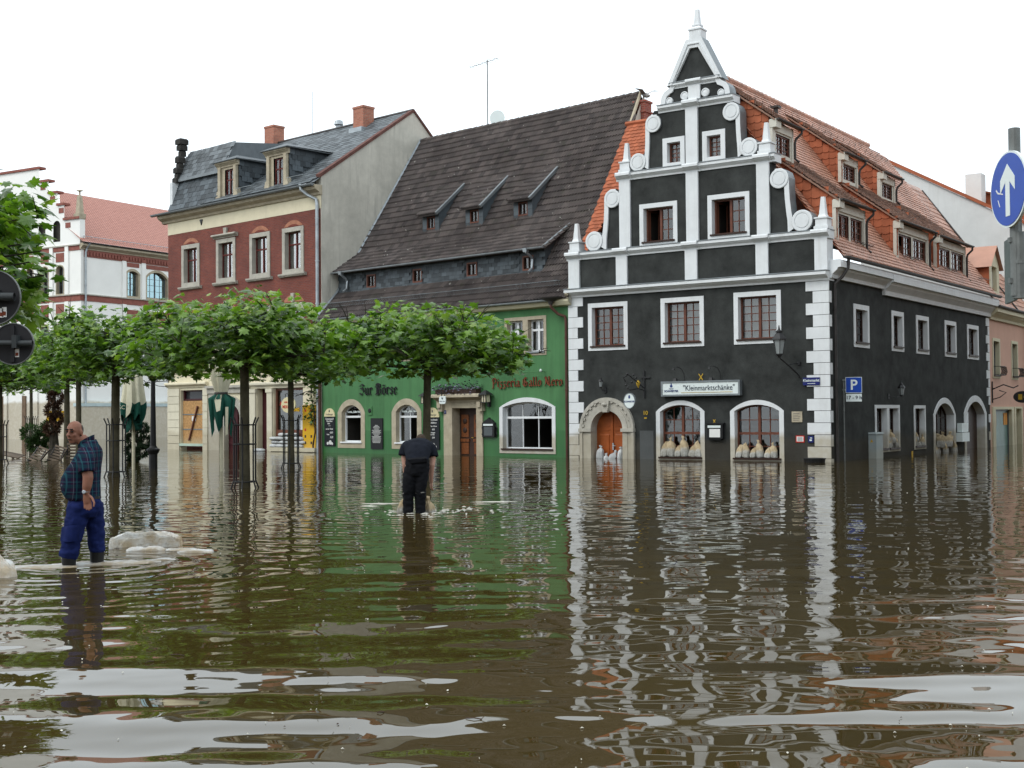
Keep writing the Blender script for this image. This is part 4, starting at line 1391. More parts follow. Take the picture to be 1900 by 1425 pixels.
# sandbags
def row(F, kinds, u0, u1, y, z, where, group, s=1.0, meshset=None):
    n = len(kinds)
    names = ['leftmost', 'second', 'third', 'fourth', 'fifth', 'sixth', 'seventh', 'eighth']
    for k, kd in enumerate(kinds):
        u = u0 + (u1 - u0) * (k + .5) / n
        me = (meshset or BAGS[kd])[k % (len(meshset) if meshset else 4)]
        if k == n - 1:
            lab = 'rightmost standing beige sandbag ' + where
        elif k == 0:
            lab = 'leftmost standing beige sandbag ' + where
        else:
            lab = names[k] + ' beige sandbag from the left ' + where
        sandbag(me, F, u, y + .02 * math.sin(k * 5), z, .25 * math.sin(k * 3.7), s * (1 + .08 * math.sin(k * 2.3)), lab, group, tilt=.1 * math.sin(k * 1.9), sx=.82, sz=.9 + .16 * math.sin(k * 2.7))


row(FA, ['fold', 'stand', 'fold', 'stand', 'fold', 'fold'], 3.36, 4.96, .02, .1, 'in the arched window nearer the orange door', 'sandbags in the left arched window', 1.12)
row(FA, ['fold', 'fold', 'fold', 'stand', 'fold', 'stand'], 6.2, 7.72, .02, .1, 'in the arched window nearer the corner', 'sandbags in the right arched window', .92)
for k, (u, y, z, me, s, lab) in enumerate(((.8, .1, -.06, BAGSS[0], .9, 'tied white sandbag leaning at the left jamb of the orange door'),
                                           (1.25, .05, -.22, BAGSS[1], .95, 'slumped white sandbag in the middle before the orange door'),
                                           (1.05, .16, -.28, BAGSS[2], .8, 'low white sandbag half under water before the orange door'),
                                           (1.7, .1, -.1, BAGSS[2], .9, 'tied white sandbag at the right jamb of the orange door'))):
    sandbag(me, FA, u, y, z, .4 * k, s, lab, 'sandbags before the orange door', tilt=(.3 if k == 1 else 0))
# side street sandbags
for k in range(5):
    sandbag(BAGS['fold' if k % 2 else 'stand'][k % 4], FB, 5.6 + (k % 3) * .36, .02 + .05 * (k % 2), .28 + .18 * (k // 3), .5 * k, .85,
            ('leftmost', 'middle', 'rightmost', 'upper left', 'upper right')[k] + ' sandbag in the twin window behind the grey cabinet', 'sandbags in the twin window')
for k in range(4):
    sandbag(BAGS['fold' if k % 2 else 'stand'][(k + 1) % 4], FB, 8.65 + (k % 3) * .34, .03, .26 + .2 * (k // 3), .4 * k, .8,
            ('leftmost', 'middle', 'rightmost', 'topmost')[k] + ' sandbag in the narrow side street window', 'sandbags in the narrow window')
for k in range(8):
    sandbag(BAGS['stand' if k % 3 else 'fold'][k % 4], FB, 11.0 + (k % 5) * .52, -.05 - .12 * (k % 2), -.12 + .3 * (k // 5), .3 * k, 1.05,
            ('leftmost', 'second', 'third', 'fourth', 'rightmost', 'upper left', 'upper middle', 'upper right')[k] + ' sandbag in the tall arched side street opening', 'sandbags in the arched opening')
# letter boxes
lb = thing('letter_boxes', 'two white letter boxes between the arched side street openings', 'letter box', FB @ T(14.2, 0, .7))
part('upper_box', MB().box(13.8, 14.68, -.2, 0, .74, 1.1).box(14.0, 14.5, -.21, -.2, 1.02, 1.05), M['sign_white'], lb, FB)
part('lower_box', MB().box(13.66, 14.66, -.25, 0, .35, .715), M['sign_white'], lb, FB)
# bin at the corner, cabinet, parking sign
cb = thing('junction_cabinet', 'grey electrical cabinet standing in the water by the side street', 'cabinet', frame((12.5, 44.4), (.816, -.578)))
CM = WM[cb.name]
part('body', MB().box(-.2, .2, -.35, .35, -.5, .83), M['cabinet'], cb, CM)
part('cap', MB().frus(-.23, .23, -.38, .38, .83, .89, .92), M['cabinet'], cb, CM)
part('door_edge', MB().box(-.17, .17, -.355, -.35, -.4, .8).box(.2, .204, -.32, .32, -.4, .79), pmat('cabinet_door', (.32, .36, .36), .55, .06, 4, silt=.35, silt_h=.45), cb, CM)
part('warning_sign', MB().prism([(.0, .55), (.1, .55), (.05, .66)], -.36, -.356), M['yellow'], cb, CM)
wt_ = thing('low_marker', 'yellow marker sticking out of the water by the side street wall', 'marker', FB @ T(7.8, -.1, 0))
part('stake', MB().box(7.76, 7.84, -.12, -.08, -.3, .13), M['yellow'], wt_, FB)
ps = thing('parking_sign', 'blue parking sign with an hours plate on a grey post by the corner', 'traffic sign', T(10.86, 42.0, 0))
PM = WM[ps.name] @ Matrix.Rotation(R_(-14), 4, 'Z')
part('post', MB().tube([(0, 0.05, -.5), (0, .05, 2.6)], .03, 10), M['steel_post'], ps, PM)
part('panel', MB().box(.06, .58, -.01, .01, 2.22, 2.74), M['sign_white'], ps, PM)
part('blue_face', MB().box(.075, .565, -.014, -.01, 2.235, 2.725), M['blue_sign'], ps, PM)
part('letter_p', text_mesh('P', .46, M['sign_white'], .003, .008), None, ps, PM @ T(.32, -.017, 2.47))
part('hours_plate', MB().box(.07, .57, -.01, .01, 1.94, 2.19), M['sign_white'], ps, PM)
part('lettering', text_mesh('17 - 9 h', .16, M['ink'], .003, .003), None, ps, PM @ T(.32, -.014, 2.065))
part('clamp', MB().box(-.04, .1, .0, .06, 2.3, 2.35).box(-.04, .1, .0, .06, 2.62, 2.67), M['steel_post'], ps, PM)
bn = thing('planter_tub', 'black tub floating at the foot of the white corner quoins', 'tub', FA @ T(9.2, -.5, 0))
part('tub', MB().lathe([(.3, -.15), (.34, .1), (.36, .1), (.36, .13), (.3, .13), (.29, .02)], 18), M['black_paint'], bn, FA @ T(9.2, -.5, 0))
part('lid', MB().lathe([(.3, .1), (.28, .14), (.05, .15)], 18), M['black_paint'], bn, FA @ T(9.2, -.5, 0))
# bird on the chimney
bd = thing('bird', 'grey bird with raised wings perched on the red brick chimney', 'bird', FA @ T(-.62, 6.28, 14.4) @ Matrix.Rotation(R_(150), 4, 'Z') @ Matrix.Diagonal((.72, .72, .72, 1)))
BM = FA @ T(-.62, 6.28, 14.4) @ Matrix.Rotation(R_(150), 4, 'Z') @ Matrix.Diagonal((.72, .72, .72, 1))
bb = MB()
prof = [(-.5, .02, .1), (-.32, .09, .12), (-.1, .15, .2), (.12, .14, .26), (.28, .07, .34), (.36, .075, .42), (.44, .05, .42), (.56, .008, .4)]
bb.loft([[(x, math.cos(2 * math.pi * j / 10) * r, z + .12 + math.sin(2 * math.pi * j / 10) * r) for j in range(10)] for x, r, z in prof])
for s in (-1, 1):
    bb.loft([[(.15, s * .1, .42), (.0, s * .12, .42), (-.2, s * .1, .4), (.0, s * .1, .38)], [(.1, s * .4, .62), (-.1, s * .42, .62), (-.32, s * .38, .58), (-.1, s * .4, .6)], [(-.1, s * .75, .62), (-.2, s * .76, .62), (-.36, s * .74, .58), (-.2, s * .75, .6)]])
    bb.tube([(.02, s * .06, .2), (.04, s * .06, 0)], .015, 5)
part('body', bb, pmat('grey_feathers', (.24, .23, .22), .8, .4, 8), bd, BM, smooth=True)


# ------------------------------------------------------------------ green inn with the big brown tiled roof
gh = thing('green_inn', 'green rendered two storey inn under a huge dark brown tiled roof', 'house', FG)
hs = []
ka = dict(rv=.22, frame_m='white_frame', sur='tan_stone', proud=.02)
hs.append(window(gh, FG, 11.09, 12.16, 3.83, 5.31, cols=2, rows=2, rowf=[0, .7, 1], thick=(1,), zthick=(1,), sw=.13, curtain=.5, sill='zinc', **ka))
hs.append(window(gh, FG, 12.162, 13.21, 3.83, 5.31, cols=2, rows=2, rowf=[0, .7, 1], thick=(1,), zthick=(1,), sw=.13, curtain=.6, sill='zinc', **ka))
for a in (1.6, 5.0, 8.2):
    hs.append(window(gh, FG, a, a + 1.12, 3.85, 5.33, cols=2, rows=2, rowf=[0, .7, 1], thick=(1,), zthick=(1,), sw=.13, sill='zinc', **ka))
hs.append(window(gh, FG, 1.13, 2.92, .22, 2.33, zs=1.75, cols=1, rows=2, rowf=[0, .7, 1], zthick=(1,), sw=.26, sill='white_frame', room=2.5, thick=(), gone=((0, 0),), **ka))
hs.append(window(gh, FG, 4.62, 6.42, .22, 2.31, zs=1.75, cols=2, rows=2, rowf=[0, .7, 1], zthick=(1,), sw=.26, sill='white_frame', room=2.5, gone=((1, 0),), thick=(), **ka))
hs.append(window(gh, FG, 10.79, 13.63, .13, 2.25, zs=1.88, cols=3, rows=2, rowf=[0, .68, 1], thick=(), zthick=(1,), sw=.17, rv=.22, frame_m='white_frame', sur='white', room=3.0, gone=((1, 0), (2, 0))))
hs.append(rect(8.1, 9.7, -.6, 1.95))
part('front_wall', MB().sheet(rect(-.06, 14.42, -.7, 5.75), hs), M['green'], gh, FG)
part('eaves_board', MB().profile([(.02, 5.58), (-.22, 5.62), (-.3, 5.75), (-.3, 5.86), (.02, 5.86)][::-1], -.06, 14.5), M['trim_cream'], gh, FG)
for u in (2.03, 5.53):
    part('window_lettering', text_mesh('Pizzeria „Gallo Nero“', .12, M['sign_white'], .002, .005, xs=.95), None, gh, FG @ T(u, .17, 1.78))
# doorway
dp = part('doorway', MB().ring([(7.76, -.6), (9.92, -.6), (9.92, 2.12), (7.76, 2.12)], [(8.24, -.6), (9.58, -.6), (9.58, 1.88), (8.24, 1.88)], -.06, .4, back=.02), M['tan_stone'], gh, FG)
part('lintel', MB().profile(cornice_profile(2.12, 2.44, .42, .02), 7.4, 10.05), M['tan_stone'], dp, FG)
for u in (7.68, 9.9):
    part('console', MB().box(u - .12, u + .12, -.2, .0, 1.75, 2.12).box(u - .09, u + .09, -.28, -.2, 1.9, 2.12), M['tan_stone'], dp, FG)
dd = part('door', MB().box(8.2, 9.62, .38, .44, -.6, 1.9), M['door_dark'], gh, FG)
for u in (8.56, 9.26):
    part('carved_panel', MB().box(u - .2, u + .2, .35, .38, .72, 1.62), M['door_panel'], dd, FG)
    part('carved_panel', MB().box(u - .2, u + .2, .35, .38, .05, .5), M['door_panel'], dd, FG)
    part('door_rail', MB().box(u - .24, u + .24, .33, .38, .54, .66), M['door_panel'], dd, FG)
    for zc in (1.0, 1.36):
        part('rosette', MB().lathe([(.11, 0), (.11, .02), (.07, .04), (.02, .05)], 14, T(u, .35, zc) @ Matrix.Rotation(math.pi / 2, 4, 'X')), M['door_dark'], dd, FG)
part('handle', MB().tube([(8.95, .33, .7), (9.06, .31, .7)], .015, 6), M['gold'], dd, FG)
# roof: a flatter foot, the steep main slope, one long shed dormer and three small ones
k1, k2 = 1.0, 1.46
yk, zk = .84, 7.0
RF = FG @ axes((0, -.32, 5.83), (1, 0, 0), (0, 1, k1))
Lf = math.hypot(yk + .32, (yk + .32) * k1)
RM = FG @ axes((0, yk, zk), (1, 0, 0), (0, 1, k2))
Lm = math.hypot(6.12 - yk, (6.12 - yk) * k2)
e = lambda y: 14.5 - .22 * max(0, y)
groof = part('roof', MB().add([(0, -.32, 5.83), (14.5, -.32, 5.83), (e(yk), yk, zk), (0, yk, zk), (0, 6.12, 14.71), (e(6.12), 6.12, 14.71), (e(6.12), 8.0, 12.0), (0, 8.0, 12.0)],
                             [(0, 1, 2, 3), (3, 2, 5, 4), (4, 5, 6, 7)]), M['tile_dark'], gh, FG)
tiles(groof, RF, 14.5, Lf, .3, .335, 'pan', M['tile_dark_piece'], M['tile_dark'], 110, stag=False, seed=1)
tiles(groof, RM, 14.4, Lm, .3, .335, 'pan', M['tile_dark_piece'], M['tile_dark'], 90, lambda x, y: x < e(yk + y * .565) + .05 and not (.1 < x < 12.4 and y < 2.3), stag=False, seed=2)
part('verge', MB().tube([(e(-.3) - .05, -.32, 5.95), (e(.84) - .03, .84, 7.1), (e(6.12) + .02, 6.12, 14.85)], .07, 6), M['tan_stone'], groof, FG)
part('party_wall', MB().add([(14.5, 0, 5.5), (e(6.12) + .1, 6.2, 5.5), (e(6.12) + .1, 6.2, 14.75), (e(.84) + .1, .84, 7.02), (14.55, -.3, 5.83)], [(0, 1, 2, 3, 4)]), M['grey_wall'], gh, FG)
part('flashing', MB().tube([(.05, -.32, 5.95), (.05, .84, 7.12), (.05, 6.12, 14.85)], .06, 6), M['zinc_light'], groof, FG)
rgm = MB()
for k in range(35):
    x = .05 + k * .37
    rgm.tube([(x, 6.12, 14.74), (x + .42, 6.12, 14.76)], [.11, .125], 8)
part('ridge_tiles', rgm, M['tile_dark'], groof, FG, kind='stuff')
# long shed dormer
ys, zt2, ks_ = .95, 7.98, .64
SD = FG @ axes((.1, .62, 7.96), (1, 0, 0), (0, 1, ks_))
Ls = math.hypot(1.66, 1.66 * ks_)
sw_ = [rect(u, u + .58, 7.2, 7.78) for u in (2.0, 4.95, 8.15, 11.2)]
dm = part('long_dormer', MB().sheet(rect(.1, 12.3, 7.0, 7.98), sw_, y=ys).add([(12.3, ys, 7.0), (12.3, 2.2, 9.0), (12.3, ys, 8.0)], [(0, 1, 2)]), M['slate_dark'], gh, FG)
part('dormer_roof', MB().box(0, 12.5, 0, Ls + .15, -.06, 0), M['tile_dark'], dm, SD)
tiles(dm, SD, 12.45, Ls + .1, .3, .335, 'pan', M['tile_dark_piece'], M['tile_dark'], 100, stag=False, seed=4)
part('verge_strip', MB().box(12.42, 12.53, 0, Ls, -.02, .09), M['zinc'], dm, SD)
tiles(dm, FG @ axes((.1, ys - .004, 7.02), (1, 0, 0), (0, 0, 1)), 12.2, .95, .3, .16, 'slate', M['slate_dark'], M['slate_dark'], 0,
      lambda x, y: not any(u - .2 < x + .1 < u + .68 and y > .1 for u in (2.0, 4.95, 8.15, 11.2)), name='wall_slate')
for u in (2.0, 4.95, 8.15, 11.2):
    window(gh, FG @ T(0, ys, 0), u, u + .58, 7.2, 7.78, sw=.06, rv=.06, cols=2, rows=1, thick=(1,), frame_m='dark_frame', sur='wood_frame', sill=None, fw=.03, room=.8, curtain=.6)


def half_gutter(y, z, x0, x1, r=.075):
    p = [(y + r * math.cos(math.pi + math.pi * q / 6), z + r * math.sin(math.pi + math.pi * q / 6)) for q in range(7)]
    return MB().profile(p, x0, x1)


part('gutter', half_gutter(.52, 8.0, .1, 12.6), M['zinc_light'], dm, FG)
for u in (.75, 11.75):
    part('downpipe', MB().tube([(u, .52, 7.96), (u, .52, 7.85), (u + .05, .75, 7.7), (u + .05, .85, 7.6), (u + .05, .8, 7.25), (u + .05, .6, 7.1)], .05, 8).frus(u - .08, u + .08, .44, .6, 7.85, 8.0, 1.3), M['zinc_light'], dm, FG)
part('gutter', half_gutter(-.4, 5.84, -.05, 13.6), M['zinc_light'], gh, FG)
part('gutter_hopper', MB().lathe([(.06, -.2), (.12, -.08), (.42, .04), (.45, .08)], 16, T(13.75, -.38, 5.84), 1.2, .55), M['zinc_dark'], gh, FG)
down_pipe('downpipe', gh, FG, [(13.75, -.36, 5.8), (13.75, -.36, 5.55), (13.95, -.2, 5.3), (14.2, -.09, 5.2), (14.24, -.09, 5.0), (14.24, -.09, -.3)], .055, M['copper'])
down_pipe('downpipe', gh, FG, [(.02, -.3, 5.75), (.02, -.12, 5.4), (.02, -.12, 5.2), (.02, -.12, -.3)], .06, M['copper'])
# snow guard ladder
sg_ = MB()
yy = .75
for a in range(7):
    x0, x1 = .4 + a * 1.92, .4 + a * 1.92 + 1.86
    for h in (.1, .3):
        sg_.tube([(x0, yy, h), (x1, yy, h)], .012, 4)
    for k in range(18):
        x = x0 + (x1 - x0) * k / 17
        sg_.tube([(x, yy, .1), (x, yy, .3)], .008, 4)
    for k in (0.1, .9):
        x = x0 + (x1 - x0) * k
        sg_.tube([(x, yy + .3, .04), (x, yy, .32), (x, yy - .02, .02)], .012, 4)
part('snow_guard', sg_, M['zinc'], groof, RF, kind='stuff')
# three small dormers
for u in (3.88, 6.52, 9.28):
    f, zs_, zt_ = 2.58, 9.55, 10.42
    yb = 4.08
    w = 1.0
    d = part('small_dormer', MB().sheet(rect(u, u + w, zs_, zt_), [rect(u + .26, u + .74, 9.72, 10.24)], y=f)
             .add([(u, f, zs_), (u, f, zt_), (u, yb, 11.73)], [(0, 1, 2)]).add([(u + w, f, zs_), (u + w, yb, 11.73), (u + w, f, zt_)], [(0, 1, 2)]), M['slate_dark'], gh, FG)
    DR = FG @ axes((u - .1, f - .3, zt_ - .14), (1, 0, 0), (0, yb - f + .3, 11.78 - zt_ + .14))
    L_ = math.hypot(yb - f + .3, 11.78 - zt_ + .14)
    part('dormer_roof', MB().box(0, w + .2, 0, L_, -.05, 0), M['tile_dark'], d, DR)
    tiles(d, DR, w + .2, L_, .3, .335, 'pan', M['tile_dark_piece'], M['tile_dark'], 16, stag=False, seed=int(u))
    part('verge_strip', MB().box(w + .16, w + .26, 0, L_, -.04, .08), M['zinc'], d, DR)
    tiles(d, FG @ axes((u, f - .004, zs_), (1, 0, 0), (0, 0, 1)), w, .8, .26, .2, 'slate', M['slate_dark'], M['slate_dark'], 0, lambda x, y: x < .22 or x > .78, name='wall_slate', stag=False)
    window(gh, FG @ T(0, f, 0), u + .24, u + .76, 9.7, 10.26, sw=.05, rv=.06, cols=2, rows=1, thick=(1,), frame_m='dark_frame', sur='wood_frame', sill=None, fw=.03, room=.7, curtain=.0 if u < 4 else .8)
part('chimney_stub', MB().box(2.3, 2.9, 6.5, 7.0, 13.5, 15.0), M['grey_wall'], gh, FG)
# mast and dish
an = thing('roof_antenna', 'thin television antenna mast above the brown tiled ridge', 'antenna', FG @ T(4.3, 6.2, 14.7))
part('mast', MB().tube([(4.3, 6.3, 14.3), (4.3, 6.3, 17.9)], .028, 6), M['steel_post'], an, FG)
am = MB().tube([(3.2, 6.3, 17.75), (5.0, 6.3, 17.85)], .014, 5)
for k in range(7):
    am.tube([(3.3 + k * .26, 6.0, 17.76 + k * .012), (3.3 + k * .26, 6.6, 17.76 + k * .012)], .009, 4)
part('aerial', am, M['steel_post'], an, FG)
ds = thing('satellite_dish', 'small pale satellite dish behind the brown tiled ridge', 'satellite dish', FG @ T(4.8, 6.5, 14.9))
part('dish', MB().lathe([(.36, .1), (.3, .05), (.15, .01), (.01, 0)], 20, FG.inverted() @ FG @ T(4.75, 6.5, 15.15) @ Matrix.Rotation(math.pi / 2, 4, 'X') @ Matrix.Rotation(.5, 4, 'Y')), M['sign_white'], ds, FG)
part('arm', MB().tube([(4.75, 6.5, 14.6), (4.75, 6.5, 15.1)], .02, 5), M['steel_post'], ds, FG)

# ---- things on the green front
zb = thing('inn_lettering', 'black blackletter inn name on the green wall', 'lettering', FG @ T(2.62, 0, 2.5))
blackletter('Zur BOrse', .46, 2.4, M['black_paint'], zb, FG @ T(2.62, -.03, 2.5))
gn = thing('pizzeria_lettering', 'rusty red blackletter restaurant name high on the green wall', 'lettering', FG @ T(10.4, 0, 2.7))
blackletter('Pizzeria Gallo Nero', .34, 3.6, M['rust'], gn, FG @ T(10.43, -.03, 2.67))
part('light_rail', MB().tube([(9.3, -.22, 3.2), (13.1, -.22, 3.2)], .018, 6).tube([(13.1, -.22, 3.2), (13.1, 0, 3.2)], .015, 6), M['green'], gn, FG)
part('rail_end_lamp', MB().lathe([(.04, 0), (.05, .05), (.02, .1)], 8, T(13.1, -.22, 3.2)), M['sign_white'], gn, FG)


def menu_board(u0, u1, z0, zt, lines, label):
    t = thing('menu_board', label, 'menu board', FG @ T((u0 + u1) / 2, 0, z0))
    part('slate_panel', MB().box(u0, u1, -.05, -.01, z0, zt), M['chalk'], t, FG)
    c = (u0 + u1) / 2
    w = (u1 - u0) / 2
    pts = [(c + w * math.cos(math.pi * k / 14), zt + .004 + w * 1.02 * math.sin(math.pi * k / 14)) for k in range(15)]
    part('cream_top', MB().prism(pts, -.055, -.01), M['cream_sign'], t, FG)
    part('brewery_name', text_mesh('Freiberger', .115, M['ink'], .002), None, t, FG @ T(c, -.058, zt + .1))
    part('emblem', MB().prism([(c - .04, zt + .2), (c + .04, zt + .2), (c + .02, zt + .3), (c - .02, zt + .3)], -.06, -.055), M['ink'], t, FG)
    for s, z, x, sz in lines:
        part('chalk_line', text_mesh(s, sz, M['chalk_white'], .002, .002, shear=.15), None, t, FG @ T(c + x, -.054, z))
    part('chalk_drawing', MB().disc(c + .05, z0 + .16, .1, -.053, -.05, 9).disc(c - .12, z0 + .12, .07, -.053, -.05, 9).disc(c + .18, z0 + .11, .06, -.053, -.05, 9), M['chalk_white'], t, FG)
    return t


menu_board(.25, .96, .29, 1.58, [('Tagesmenü!', 1.48, 0, .12), ('Pizza Mista', 1.38, 0, .09), ('Salat', 1.28, -.05, .09), ('* * *', 1.16, 0, .08), ('an der Theke', 1.04, 0, .09), ('4,60', .88, .12, .12), ('Pasta', .8, -.1, .08), ('5,20', .68, .14, .12)],
           'arched chalk menu board at the left end of the green front')
menu_board(6.72, 7.49, .22, 1.52, [('Unsere aktuelle', 1.42, 0, .09), ('Empfehlung:', 1.3, 0, .1), ('1x Pizza Vulkano', 1.16, .02, .07), ('4,50', 1.03, .05, .09), ('1x Lasagne', .9, 0, .07), ('1x Pasta', .82, 0, .07), ('5,50', .7, .05, .09)],
           'arched chalk menu board left of the inn door')
bm_ = thing('notice_board', 'plain black text board between two arched windows of the green front', 'notice board', FG @ T(3.7, 0, .2))
part('panel', MB().box(3.33, 4.08, -.05, -.01, .2, 1.5), M['black_paint'], bm_, FG)
rnd = random.Random(5)
for k in range(15):
    w = rnd.uniform(.13, .3) if k < 14 else .1
    part('text_line', MB().box(3.7 - w, 3.7 + w, -.053, -.05, .46 + k * .052, .478 + k * .052), M['chalk_white'], bm_, FG)
fb = thing('house_crest', 'small green relief plate right of the first arched green window', 'plaque', FG @ T(3.27, 0, 1.8))
part('plate', MB().box(3.14, 3.39, -.04, 0, 1.63, 2.0), M['green'], fb, FG)
part('relief', MB().lathe([(.1, 0), (.08, .03), (.02, .035)], 12, T(3.265, -.04, 1.82) @ Matrix.Rotation(math.pi / 2, 4, 'X')), M['black_paint'], fb, FG)
for u, lab in ((6.9, 'black coach lantern left of the inn door'), (10.28, 'black coach lantern right of the inn door')):
    t = thing('coach_lantern', lab, 'lantern', FG @ T(u, 0, 2.2))
    part('glass', MB().box(u - .12, u + .12, -.36, -.12, 2.1, 2.38), M['lamp_cream'], t, FG)
    part('roof', MB().frus(u - .22, u + .22, -.46, -.02, 2.38, 2.56, .12), M['iron'], t, FG)
    cg = MB().box(u - .14, u + .14, -.38, -.1, 2.07, 2.1).box(u - .05, u + .05, -.12, 0, 1.92, 2.3)
    for a in (-.12, .12):
        for b in (-.36, -.12):
            cg.box(u + a - .014, u + a + .014, b - .014, b + .014, 2.1, 2.38)
    cg.box(u - .014, u + .014, -.375, -.36, 2.1, 2.38)
    part('cage', cg, M['iron'], t, FG)
mc = thing('menu_case', 'black scrolled menu case between the inn door and the big window', 'display case', FG @ T(10.28, 0, 1))
part('case', MB().box(9.95, 10.6, -.12, 0, .74, 1.3).prism([(9.98, 1.3), (10.57, 1.3), (10.45, 1.4), (10.35, 1.43), (10.28, 1.5), (10.2, 1.43), (10.1, 1.4)], -.1, 0)
     .tube([(9.95, -.05, 1.2), (9.88, -.05, 1.1), (9.93, -.05, .95), (9.88, -.05, .85), (9.95, -.05, .76)], .02, 5).tube([(10.6, -.05, 1.2), (10.68, -.05, 1.1), (10.63, -.05, .95), (10.69, -.05, .85), (10.6, -.05, .76)], .02, 5), M['black_paint'], mc, FG)
part('header', MB().box(10.02, 10.53, -.125, -.12, 1.18, 1.25), M['sign_white'], mc, FG)
part('glass_front', MB().box(10.06, 10.5, -.126, -.12, .8, 1.13), pmat('dull_glass', (.07, .08, .085), .15), mc, FG)
hg = thing('hanging_sign', 'small white rooster sign hanging over the inn door', 'sign', FG @ T(8.26, -.6, 2.2))
part('board', MB().prism([(8.1, 2.08), (8.15, 2.05), (8.38, 2.05), (8.43, 2.08), (8.45, 2.2), (8.43, 2.33), (8.38, 2.36), (8.15, 2.36), (8.1, 2.33), (8.08, 2.2)], -.62, -.58), M['sign_white'], hg, FG)
part('rooster_mark', MB().prism([(8.22, 2.26), (8.27, 2.22), (8.31, 2.26), (8.31, 2.31), (8.27, 2.28), (8.24, 2.33)], -.626, -.62), M['ink'], hg, FG)
part('lettering', text_mesh('Gallo Nero', .065, M['ink'], .002), None, hg, FG @ T(8.265, -.624, 2.15))
part('bracket', MB().tube([(8.2, -.6, 2.36), (8.18, -.6, 2.6), (8.1, -.6, 2.7), (8.05, -.35, 2.68), (8.1, -.02, 2.7)], .016, 6).tube([(8.36, -.6, 2.36), (8.36, -.6, 2.6), (8.44, -.6, 2.7), (8.46, -.3, 2.68), (8.4, -.02, 2.7)], .016, 6), M['iron'], hg, FG)
nb = thing('number_plate', 'small blue house number plate beside the inn door', 'sign', FG @ T(7.85, 0, 1.7))
part('plate', MB().box(7.79, 7.92, -.075, -.055, 1.66, 1.8), M['navy'], nb, FG)
part('numeral', text_mesh('3', .11, M['sign_white'], .002), None, nb, FG @ T(7.855, -.078, 1.73))
# flower box over the door
fx = thing('flower_box', 'flower box with grey violet blooms above the inn door', 'flower box', FG @ T(8.7, -.2, 2.45))
part('trough', MB().box(7.6, 9.85, -.36, -.06, 2.445, 2.62), M['door_dark'], fx, FG)
fl, fv = MB(), MB()
rnd = random.Random(8)
for k in range(420):
    x, y, z = rnd.uniform(7.5, 9.95), rnd.uniform(-.46, 0), 2.6 + abs(rnd.gauss(0, .13))
    if rnd.random() < .25:
        z = rnd.uniform(2.4, 2.65)
        y = -.42
    q = Matrix.Translation((x, y, z)) @ Matrix.Rotation(rnd.uniform(0, 6.3), 4, 'Z') @ Matrix.Rotation(rnd.uniform(-1.2, 1.2), 4, 'X')
    s = rnd.uniform(.03, .06)
    (fl if k % 2 else fv).add([(-s, 0, 0), (0, -s * .7, .01), (s, 0, 0), (0, s * .7, .01)], [(0, 1, 2, 3)], q)
part('blooms', fl, pmat('violet_grey_petals', (.2, .19, .27), .8, .3, 8, island=.5), fx, FG, kind='stuff')
part('leaves', fv, pmat('dark_box_leaves', (.03, .035, .03), .7, .3, 8, island=.5), fx, FG, kind='stuff')


# ------------------------------------------------------------------ red brick house
rh = thing('brick_house', 'red brick town house with cream ground floor and grey slate mansard roof', 'house', FD)
hs = []
kb = dict(rv=.22, frame_m='red_frame', sur='stone', cols=2, rows=2, rowf=[0, .68, 1], thick=(1,), zthick=(1,), sw=.2, proud=.05, sill=None, curtain=.8, fw=.05, glass='glass_pale')
UP = (1.25, 4.23, 6.94, 9.43)
for a in UP:
    hs.append(window(rh, FD, a, a + 1.56, 8.1, 10.2, **kb))
    part('sill', MB().profile([(.02, 7.94), (-.1, 7.96), (-.16, 8.04), (-.16, 8.1), (.02, 8.1)][::-1], a - .18, a + 1.74), M['stone'], rh, FD)
    # relieving arch of pale bricks
    pts = arch(a + .12, a + 1.44, 10.24, 10.26, 10.52)
    part('relieving_arch', MB().prism(pts, -.015, .02), pmat('pale_brick_arch', (.36, .16, .1), .85, .25, 6), rh, FD)
    part('arch_infill', MB().prism(arch(a + .36, a + 1.2, 10.235, 10.24, 10.34), -.018, .02), M['brick_trim'], rh, FD)
a = UP[1]
part('window_hood', MB().profile(cornice_profile(10.24, 10.42, .22), a - .2, a + 1.76), M['stone'], rh, FD)
part('keystone', MB().prism([(a + .7, 10.42), (a + .9, 10.42), (a + .94, 10.72), (a + .66, 10.72)], -.1, .0), M['stone'], rh, FD)
for a in UP:
    hs.append(window(rh, FD, a, a + 1.56, 4.75, 6.75, **kb))
    part('sill', MB().profile([(.02, 4.6), (-.1, 4.62), (-.16, 4.7), (-.16, 4.76), (.02, 4.76)][::-1], a - .18, a + 1.74), M['stone'], rh, FD)
    part('relieving_arch', MB().prism(arch(a + .02, a + 1.54, 6.8, 6.82, 7.15), -.015, .02), pmat('pale_brick_arch', (.36, .16, .1), .85, .25, 6), rh, FD)
    part('keystone', MB().prism([(a + .7, 6.8), (a + .86, 6.8), (a + .9, 7.2), (a + .66, 7.2)], -.09, .0), M['stone'], rh, FD)
part('brick_wall', MB().sheet(rect(0, 12.2, 4.05, 10.84), hs), M['brick'], rh, FD)
part('brick_side', MB().add([(0, 0, -.7), (0, 0, 11.5), (0, 12, 11.5), (0, 12, -.7)], [(0, 1, 2, 3)]), M['brick'], rh, FD)
part('frieze', MB().box(-.01, 12.2, -.015, .03, 10.84, 11.5), M['cream'], rh, FD)
part('cornice', MB().profile([(.03, 11.42), (-.1, 11.45), (-.14, 11.55), (-.34, 11.66), (-.4, 11.78), (-.42, 11.86), (.03, 11.86)][::-1], -.4, 12.25), M['tan_stone'], rh, FD)
part('gutter', half_gutter(-.48, 11.9, -.75, 12.2, .11), M['zinc'], rh, FD)
